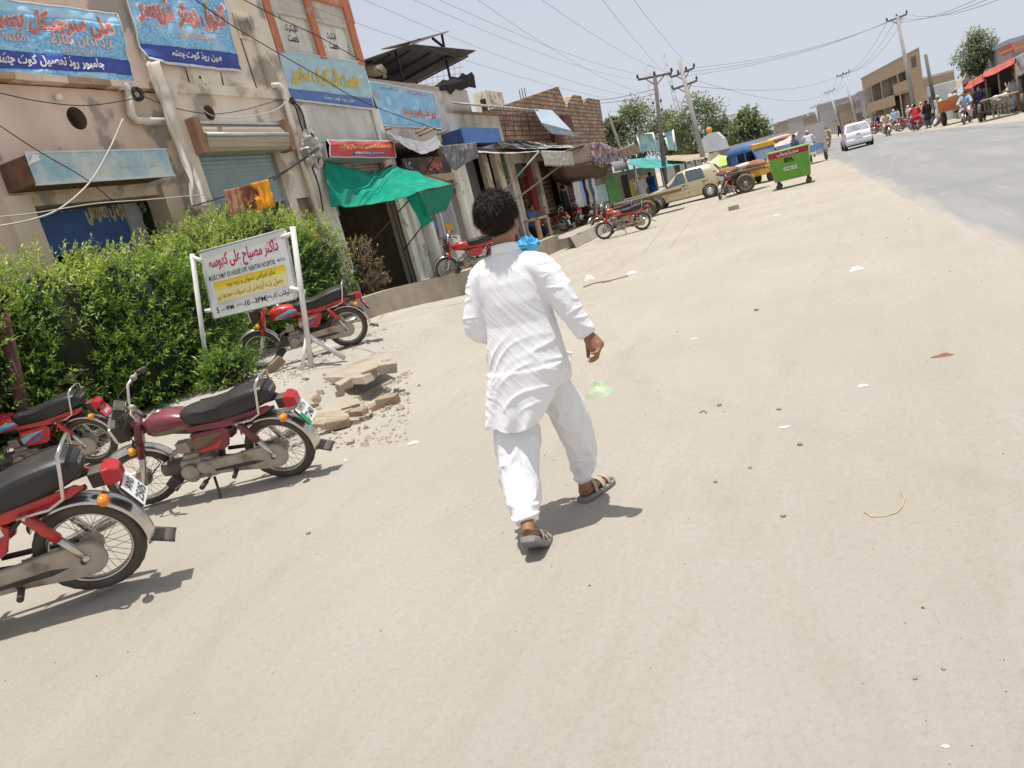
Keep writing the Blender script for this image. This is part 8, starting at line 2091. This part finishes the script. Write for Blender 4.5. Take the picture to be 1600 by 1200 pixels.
# donkey cart across the road
dc = cart('donkey cart with thick wheels standing across the road', (8.6, 45.3, 0), 1.32, 2.2, 1.5, .44)
dk = thing('donkey', 'white donkey harnessed between the shafts of the cart', 'donkey', (9.0, 47.2, 0), .8)
M_DONK = pm('white_donkey_coat', (.62, .60, .55), (.50, .47, .43), .9, scale=4)
mb = MB()
def body_sec(rows, n=18): mb.loft([[V((x, hy * math.cos(q), zc + hz * math.sin(q))) for q in [2 * PI * j / n for j in range(n)]] for x, zc, hy, hz in rows])
body_sec([(-.62, .86, .06, .08), (-.56, .86, .16, .18), (-.40, .86, .20, .22), (-.1, .83, .20, .22), (.2, .82, .19, .24), (.42, .86, .16, .22), (.52, .90, .10, .14)])
chain(mb, [V((.38, 0, .92)), V((.55, 0, 1.12)), V((.66, 0, 1.26))], [.15, .11, .09], 12); chain(mb, [V((.62, 0, 1.30)), V((.76, 0, 1.20)), V((.92, 0, 1.02)), V((.97, 0, .97))], [.10, .09, .06, .05], 12)
for s in (-1, 1):
    mb.tube([(.62, s * .05, 1.34), (.60, s * .09, 1.46), (.59, s * .10, 1.58)], [.03, .04, .008], 8)
    chain(mb, [V((.38, s * .11, .80)), V((.40, s * .11, .52)), V((.38, s * .11, .40)), V((.39, s * .11, .10)), V((.42, s * .11, .03))], [.10, .055, .048, .034, .042], 10)
    chain(mb, [V((-.45, s * .12, .84)), V((-.38, s * .13, .58)), V((-.54, s * .13, .40)), V((-.50, s * .13, .10)), V((-.46, s * .13, .03))], [.14, .075, .048, .034, .042], 10)
mesh_obj('body', remesh(mb, .015, 3), M_DONK, dk)
mb = MB()
chain(mb, [V((-.60, 0, .95)), V((-.70, 0, .75)), V((-.70, 0, .45))], [.03, .025, .035], 8); mb.build('tail', pm('donkey_tail', (.3, .28, .25), None, .9), dk)
mb = MB(); mb.torus((.40, 0, .95), .22, .035, 'x', 20, 6); mb.tube([(-.5, .2, .95), (.4, .2, 1.0)], .02, 5); mb.tube([(-.5, -.2, .95), (.4, -.2, 1.0)], .02, 5); mb.build('harness', M_WOOD, dk)
# orange tractor trolley
tr_ = thing('trolley', 'rust orange high sided farm trolley parked across the road', 'trolley', (8.25, 54.2, 0), 1.2); MB().bb((-1.2, -.85, .8), (1.2, .85, .9)).bb((-1.2, -.85, .9), (-1.12, .85, 1.45)).bb((1.12, -.85, .9), (1.2, .85, 1.45)).bb((-1.12, -.85, .9), (1.12, -.78, 1.4)).bb((-1.12, .78, .9), (1.12, .85, 1.4)).build('box', pm('rust_orange_paint', (.52, .15, .05), (.36, .11, .05), .7, scale=3), tr_, bevel=.01)
for s in (-1, 1): road_wheel(tr_, V((-.4, s * .8, .42)), .42, .2, 6, 'y')
MB().bb((-1.0, -.1, .6), (2.0, .1, .72)).build('chassis', M_BLKPL, tr_)
for i, (x, y, z) in enumerate(((-.5, .3, 1.52), (.2, -.2, 1.5), (.5, .3, 1.55), (-.1, .4, 1.6))):
    mb = MB(); c_, s_ = math.cos(1.2), math.sin(1.2); mb.ell((0, 0, 0), (.16, .16, .15), 10, 8); o = mb.build('melon', M_CREAMC); o.location = (8.25 + x * c_ - y * s_, 54.2 + x * s_ + y * c_, z); tag(o, 'round pale melon on the orange trolley', 'melon', 'melons on the orange trolley')

# ---------------------------------------------------------------- buildings across the road
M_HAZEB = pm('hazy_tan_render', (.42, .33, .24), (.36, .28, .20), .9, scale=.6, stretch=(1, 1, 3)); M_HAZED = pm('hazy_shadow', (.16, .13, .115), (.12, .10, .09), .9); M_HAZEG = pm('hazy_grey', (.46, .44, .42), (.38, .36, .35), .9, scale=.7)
N0 = WY(1437, 88, 88); N1 = WY(1345, 118, 118); N2 = WY(1331, 124, 124)
tb_ = thing('tan_building', 'half finished tan brick building with deep open upper floor across the road', 'building')
A_ = V((N0.x, N0.y, 0)); B_ = V((N1.x, N1.y, 0)); C0 = V((N2.x, N2.y, 0)); dirA = (B_ - A_).normalized(); back = V((N0.x, N0.y, 0)).normalized()
Ht = (N0.z + N1.z) / 2
def tbx(mb, u0, u1, z0, z1, d0, d1):
    LL = (B_ - A_).length; P = [A_ + dirA * LL * u + back * d for u, d in ((u0, d0), (u1, d0), (u1, d1), (u0, d1))]
    mb.add([p + V((0, 0, z0)) for p in P] + [p + V((0, 0, z1)) for p in P], [(0, 3, 2, 1), (4, 5, 6, 7), (0, 1, 5, 4), (1, 2, 6, 5), (2, 3, 7, 6), (3, 0, 4, 7)])
zf = lambda px, py, u: WY(px, py, lerp(N0.y, N1.y, u)).z
zt0, zs = Ht, zf(1390, 122, .5); z2 = zf(1390, 150, .5)
mb = MB(); tbx(mb, 0, 1, zs, Ht, 0, .3); tbx(mb, 0, .17, 0, zs - .004, 0, .3); tbx(mb, .17, .42, z2, z2 + 1.0, .0, .25); tbx(mb, .42, .95, z2 - 1.2, z2, .02, .3); mb.build('wall', pm('tan_render', (.48, .36, .235), (.42, .31, .20), .9, scale=1.2, stretch=(1, 1, 4)), tb_)
mb = MB(); tbx(mb, -.004, 1.01, Ht, Ht + .25, -.1, 9); tbx(mb, -.004, -.001, 0, Ht, .02, 9); tbx(mb, 0, 1, z2 - .2, z2, .31, 9); mb.build('roof_slab', M_HAZEB, tb_)
mb = MB(); tbx(mb, .0, 1, 0, Ht - .3, 4.5, 4.7); mb.build('inner_wall', pm('inner_tan', (.30, .24, .17), (.25, .2, .14), .9), tb_)
mb = MB()
for u in (.33, .62, .82, .9, .985): tbx(mb, u - .012, u + .012, 0, zs, .05, .35)
each(mb, 'column', M_HAZEB, tb_)
mb = MB(); tbx(mb, .05, .115, zs - .1, zs + .95, -.02, -.005); tbx(mb, .45, .62, 0, 1.9, -.03, -.01); each(mb, 'window_opening', M_HAZED, tb_)
mb = MB(); tbx(mb, .25, .42, z2 + .35, z2 + 1.9, 4.2, 4.45); mb.build('dark_doorway', M_HAZED, tb_)
# long low facade with pale railing between trees and tan building
GB = 'low buildings across the road'
def blockb(label, X, Y0, Y1, depth, h, m, win=4, seed=0, par=None):
    o = thing('shop_building', label, 'building', group=GB); b = MB(); b.bb((X, Y0, 0), (X + depth, Y1, h)); b.build('wall', m, o)
    b = MB(); b.bb((X - .12, Y0 - .1, h), (X + depth, Y1 + .1, h + .3)); b.build('parapet', par or M_HAZEG, o)
    rg_ = random.Random(seed)
    for i in range(win):
        y = lerp(Y0, Y1, (i + .5) / win); b = MB(); w_ = (Y1 - Y0) / win * .36; b.bb((X - .02, y - w_, .0), (X, y + w_, min(2.4, h * .55))); b.build('shop_opening', M_HAZED, o)
        if h > 4.4: b = MB(); b.bb((X - .02, y - w_ * .6, h * .62), (X, y + w_ * .6, h * .85)); b.build('window', M_HAZED, o)
        s = MB(); s.bb((X - .9, y - w_ * 1.2, 2.5), (X - .03, y + w_ * 1.2, 2.58)); s.build('awning', rg_.choice((M_CREAMC, M_TANC, M_GREYC, M_BROWNC)), o)
    return o
blockb('long low building with pale blue railing behind the brown pole', 13.5, 66, 86, 8, 4.0, M_HAZEG, 4, 1, pm('pale_blue_rail', (.50, .56, .62), None, .8))
blockb('white house behind the lone tree', 14.5, 56, 65, 8, 5.6, pm('bright_white_render', (.74, .75, .76), (.68, .69, .7), .8), 2, 2)
xx = [(9.0, 126, 140, 4.6), (6.2, 142, 160, 5.6), (3.6, 162, 186, 5.0), (.6, 190, 220, 6.6), (-3.0, 224, 262, 5.6), (-7.5, 268, 320, 7.0), (-14, 325, 390, 8.0)]
for i, (x, a, b, h) in enumerate(xx):
    blockb('%s of the hazy buildings lining the far side beyond the tan one' % ord_(i), x + 2.0, a, b, 8, h, (M_HAZEB, M_HAZEG)[i % 2], 4, 10 + i)
for i, (x, a, b, h) in enumerate(((-9, 100, 118, 3.2), (-11, 122, 150, 3.8), (-15, 155, 190, 4.6), (-20, 200, 250, 5.2), (-30, 260, 330, 6))):
    o = thing('shop_building', '%s of the hazy low buildings on the near side beyond the trees' % ord_(i), 'building', group=GB); mb = MB(); mb.bb((x - 8, a, 0), (x, b, h)); mb.build('wall', (M_HAZEG, M_HAZEB)[i % 2], o); mb = MB(); mb.bb((x - 8.2, a - .2, h), (x + .2, b + .2, h + .3)); mb.build('parapet', M_HAZEG, o)
    mb = MB(); 
    for k in range(4): y = lerp(a, b, (k + .5) / 4); mb.bb((x, y - 1.6, 0), (x + .03, y + 1.6, 2.3))
    each(mb, 'shop_opening', M_HAZED, o)
mb = MB(); P = [WY(*q, 100) for q in ((1142, 192), (1152, 188), (1150, 212), (1141, 214))]; mb.add(P, [(0, 1, 2, 3)]); o = thing('red_hoarding', 'red hoarding panel showing between two trees', 'hoarding'); mb.build('panel', M_RED, o, solid=.2); mb = MB(); c_ = (P[2] + P[3]) / 2; mb.tube([c_, V((c_.x, c_.y, 0))], .15, 6); mb.build('post', M_POLED, o)
mb = MB(); a = WY(1150, 262, 60); mb.bb((a.x - 1.5, 60, 0), (a.x + 6.2, 60.3, 2.1)); tag(mb.build('grey_wall', M_HAZEG), 'low grey wall behind the blue rickshaw', 'wall')
umb = thing('parasol', 'lime green and white parasol over a stall behind the gold car', 'parasol', (-4.3, 44, 0)); mb = MB(); c = WY(1125, 252, 44); r_ = 1.35
for k in range(8):
    a0, a1 = 2 * PI * k / 8, 2 * PI * (k + 1) / 8; mb.m = k % 2; mb.add([(c.x + 4.3, 0, c.z + .35), (c.x + 4.3 + r_ * math.cos(a0), r_ * math.sin(a0), c.z - .25), (c.x + 4.3 + r_ * math.cos(a1), r_ * math.sin(a1), c.z - .25)], [(0, 1, 2)])
mb.build('canopy', [fab('lime_cloth', (.50, .66, .12), (.56, .7, .2), .3), M_CREAMC], umb); MB().tube([(c.x + 4.3, 0, 0), (c.x + 4.3, 0, c.z + .35)], .03, 6).build('pole', M_GALV, umb)

# right-hand shops with red awnings
rs_ = thing('shop_building', 'corner shop with stacked red and yellow signboards at the far right', 'building')
MB().bb((11.2, 40, 0), (18, 50.5, 4.0)).build('wall', pm('greyish_render', (.48, .44, .40), (.4, .36, .32), .9), rs_)
b = MB(); b.bb((11.18, 40.5, 0), (11.2, 44, 2.3)); b.bb((11.18, 45, 0), (11.2, 50, 2.3)); each(b, 'shop_opening', M_DARK, rs_)
rl = MB()
for i in range(14): rl.tube([(11.3, 40 + i * .75, 4.0), (11.3, 40 + i * .75, 4.9)], .03, 4)
rl.tube([(11.3, 40, 4.9), (11.3, 50, 4.9)], .035, 4); rl.build('roof_railing', M_GALV, rs_)
for lab, pts, m in (('red signboard with an orange stripe at the far right', ((1562, 76), (1582, 68), (1585, 80), (1566, 88)), 0), ('pinkish signboard beside the red one at the far right edge', ((1583, 67), (1603, 60), (1606, 77), (1587, 82)), 1)):
    P = [WX(*q, 10.9) for q in pts]; mb = MB(); mb.add(P, [(0, 1, 2, 3)]); o = mb.build('signboard', [pm('red_orange_sign', (.58, .09, .05), None, .5), pm('faded_pink_sign', (.5, .22, .22), (.55, .4, .2), .6)][m], solid=.08); tag(o, lab, 'sign', 'signboards of the corner shop')
    mb = MB(); a, b_, c, d = P; mb.add([p + V((-.06, 0, 0)) for p in (lerp(a, d, .5), lerp(b_, c, .5), lerp(b_, c, .72), lerp(a, d, .72))], [(0, 1, 2, 3)]); mb.build('stripe', M_YTXT if m == 0 else M_YELLOW, o)
M_REDC = fab('red_awning_cloth', (.52, .09, .07), (.60, .20, .16), .25)
GA = 'cloth awnings of the stalls across the road'
cloth('awning', 'long faded red awning nearest on the right, across the road', 'awning', [WX(1538, 112, 10.8), WX(1560, 102, 10.8), WX(1588, 88, 10.8)], [WX(1536, 122, 9.4), WX(1558, 113, 9.4), WX(1586, 98, 9.4)], M_REDC, 20, 6, .1, .1, 4, 1., GA, nrm=V((-.5, 0, .8)))
cloth('awning', 'second red awning drooping left of the long one', 'awning', [WX(1504, 132, 10.8), WX(1518, 126, 10.8), WX(1534, 116, 10.8)], [WX(1508, 140, 9.5), WX(1520, 136, 9.5), WX(1540, 124, 9.5)], M_REDC, 20, 6, .2, .15, 4, 3., GA, nrm=V((-.5, 0, .8)))
cloth('awning', 'steep grey brown awning sheet left of the red ones', 'awning', [WX(1490, 128, 10.8), WX(1503, 122, 10.8), WX(1512, 112, 10.8)], [WX(1472, 152, 9.6), WX(1486, 145, 9.6), WX(1500, 136, 9.6)], M_TANC, 16, 8, .1, .1, 4, 5., GA, nrm=V((-.5, 0, .8)))
cloth('awning', 'grey plastic sheet hanging at the far right edge', 'awning', [WX(1578, 96, 10.6), WX(1592, 86, 10.6), WX(1606, 78, 10.6)], [WX(1584, 124, 9.8), WX(1596, 118, 9.8), WX(1608, 112, 9.8)], M_GREYC, 16, 8, .05, .12, 4, 7., GA, nrm=V((-1, 0, 0)))
pg = MB()
for px, py in ((1508, 141), (1540, 125), (1560, 114), (1586, 99), (1474, 152)):
    a = WX(px, py, 9.5); pg.tube([a, V((9.5, a.y, 0))], .05, 5)
[tag(o, 'thin wooden post %s across the road' % w_, 'post', 'posts carrying the awnings across the road') for o, w_ in zip(each(pg, 'awning_post', M_WOOD), ('under the second red awning', 'at the left end of the long red awning', 'in the middle of the long red awning', 'at the right end of the long red awning', 'under the steep grey brown awning'))]
dw = MB(); dw.bb((11.0, 50.6, 0), (11.2, 66, 2.4)); tag(dw.build('stall_wall', M_DARK), 'dark back wall of the stalls under the red awnings', 'wall')
sk_ = MB(); sk_.bb((9.3, 58, 0), (10.6, 63, 1.5)); tag(sk_.build('green_container', pm('green_container_paint', (.06, .22, .07), (.09, .3, .1), .6), bevel=.03), 'long green container by the far roadside', 'container')
kb = MB(); kb.bb((8.4, 66, 0), (10, 68, 2.6)); o = kb.build('white_kiosk', pm('chalky_white', (.62, .66, .66), (.5, .54, .55), .7), bevel=.03); tag(o, 'pale kiosk with a dark window across the road', 'kiosk'); MB().bb((8.37, 66.3, 1.0), (8.398, 67.5, 1.9)).build('window', M_HAZED, o)
cr_ = random.Random(8)
GX = 'crates and sacks outside the stalls across the road'
for i in range(14):
    Y = 50 + i * 1.2; mb = MB(); h = cr_.uniform(.4, .8); mb.box((0, 0, h / 2), (cr_.uniform(.5, .9), cr_.uniform(.6, .9), h)); o = mb.build('crate', (M_WOOD, M_CREAMC, M_TOW[0], M_GREENC)[i % 4], bevel=.03); o.location = (10.2 + cr_.uniform(-.3, .3), Y, 0); tag(o, '%s of the stall crates across the road, counted from the right' % ord_(i), 'crate', GX)

# ---------------------------------------------------------------- litter and stones on the sand
def litter(name, label, px, m, size, flat_=.15, seed=0, cat='litter', group=None):
    p = G(*px); p.z = gz(p.x, p.y); mb = MB(); n = 16
    def f(u, v):
        a = 2 * PI * u; r_ = v ** .8 * (1 + .35 * noise.noise(V((math.cos(a) * 1.4, math.sin(a) * 1.4, seed))))
        return V((size[0] * r_ * math.cos(a), size[1] * r_ * math.sin(a), max(.002, flat_ * (1 - v ** 2) * (.5 + .9 * abs(noise.noise(V((u * 5, v * 3, seed + 3)))))) ))
    mb.grid(f, n * 2, 8, True); o = mb.build(name, m); o.location = p; return tag(o, label, cat, group)
gbag = litter('plastic_bag', 'translucent pale green plastic bag lying beside the boy', (938, 617), pm('green_plastic_film', (.66, .78, .54), (.76, .84, .66), .2, sub=.45, spec=.6, alpha=.8), (.135, .10), .11, 3., 'plastic bag')
gbag.rotation_euler = (0, 0, .35)
M_PAPER = pm('paper_scrap', (.74, .72, .68), (.6, .57, .5), .8, scale=9)
for lab, px, sz, hh in (('crumpled white paper cup by the twigs', (921, 437), (.10, .09), .10), ('white plastic scrap at the right end of the twigs', (988, 427), (.12, .09), .05), ('flat pale scrap far out on the sand', (1215, 336), (.09, .05), .02), ('pale folded paper far right on the sand', (1339, 421), (.09, .05), .04), ('small white scrap in the middle of the sand', (1348, 600), (.035, .02), .01), ('white scrap right of the boy on the bare sand', (1226, 668), (.03, .018), .008), ('white scrap near the brick and the boy', (646, 694), (.06, .03), .02), ('tiny white scrap left of the boy', (540, 718), (.022, .018), .012), ('pale scrap by the green bag far side', (1085, 530), (.04, .02), .01), ('thin white scrap at the bottom right', (1478, 1168), (.009, .006), .003)):
    litter('paper_scrap', lab, px, M_PAPER, sz, hh, px[0] * .01)
litter('leaf_scrap', 'dry brown leaf at the right on the sand', (1474, 557), pm('brown_leaf', (.26, .14, .07), None, .8), (.07, .025), .02, 1.)
def twig(label, pts, r, m, name='twig'): 
    P = []
    for px, py in pts: p = G(px, py); p.z = gz(p.x, p.y) + r * 1.3; P.append(p)
    tag(MB().tube(P, r, 5).build(name, m), label, 'twig' if name == 'twig' else 'string')
twig('left dry stick on the sand beyond the boy', [(912, 449), (925, 444), (940, 441), (955, 440)], .011, M_WOOD); twig('right dry stick on the sand beyond the boy', [(940, 443), (960, 438), (982, 432)], .010, M_WOOD)
twig('curved straw coloured string lying on the sand at the right', [(1352, 800), (1362, 807), (1382, 806), (1400, 800), (1410, 790), (1413, 778), (1408, 768)], .003, pm('straw_string', (.58, .46, .28), None, .8), 'string')
twig('tiny bent twig in the open sand', [(1093, 644), (1100, 641), (1104, 645)], .004, M_WOOD)
M_STONE = pm('small_stones', (.36, .30, .23), (.27, .215, .16), .9, scale=30)
for i, (px, s) in enumerate((((1224, 808), .013), ((1430, 1060), .008), ((1474, 1045), .008), ((1182, 485), .026), ((1124, 633), .018), ((1250, 696), .018), ((1217, 640), .016), ((483, 837), .016), ((1172, 732), .013), ((1118, 754), .013), ((655, 603), .02))):
    p = G(*px); mb = MB(); mb.ell((0, 0, s * .4), (s, s * .8, s * .6), 8, 6); o = mb.build('stone', M_STONE); o.location = (p.x, p.y, gz(p.x, p.y)); o.rotation_euler = (0, 0, i); tag(o, 'single small brown stone on the bare sand', 'stone', 'loose stones on the sand')
brick_thing((1147, 328), 0, (.3, .16, .14), (0, 0, .1), 'grey concrete block on the sand in front of the gold car', None, 'concrete_block', 'block')
gr_ = random.Random(77); mb = MB()
for i in range(6500):
    Y = .9 + 22 * gr_.random() ** 2.2; X = gr_.uniform(-3.2 - Y * .35, 1.0 + Y * .06 if Y > 4 else 2.2)
    if X < -7.0: continue
    s = gr_.uniform(.001, .0036) * (1 + 1.7 * (gr_.random() < .05)) * (.8 + Y * .10)
    if noise.noise(V((X * .8, Y * .8, 3))) < -.1 and gr_.random() < .7: continue
    z = gz(X, Y); a = gr_.random() * 6; c, s2 = math.cos(a) * s, math.sin(a) * s; k = gr_.uniform(.6, 1.3)
    mb.m = gr_.choice((0, 0, 1, 2))
    mb.add([(X + c, Y + s2, z - s * .2), (X - s2 * k, Y + c * k, z - s * .2), (X - c, Y - s2, z - s * .2), (X + s2 * k, Y - c * k, z - s * .2), (X, Y, z + s * .8)], [(0, 1, 4), (1, 2, 4), (2, 3, 4), (3, 0, 4)])
tag(mb.build('gravel', [M_STONE, pm('pale_pebbles', (.5, .43, .34), None, .9), pm('dark_pebbles', (.13, .10, .08), None, .9)], fix=False), 'fine gravel and grit strewn over the sand', 'gravel', kind='stuff')
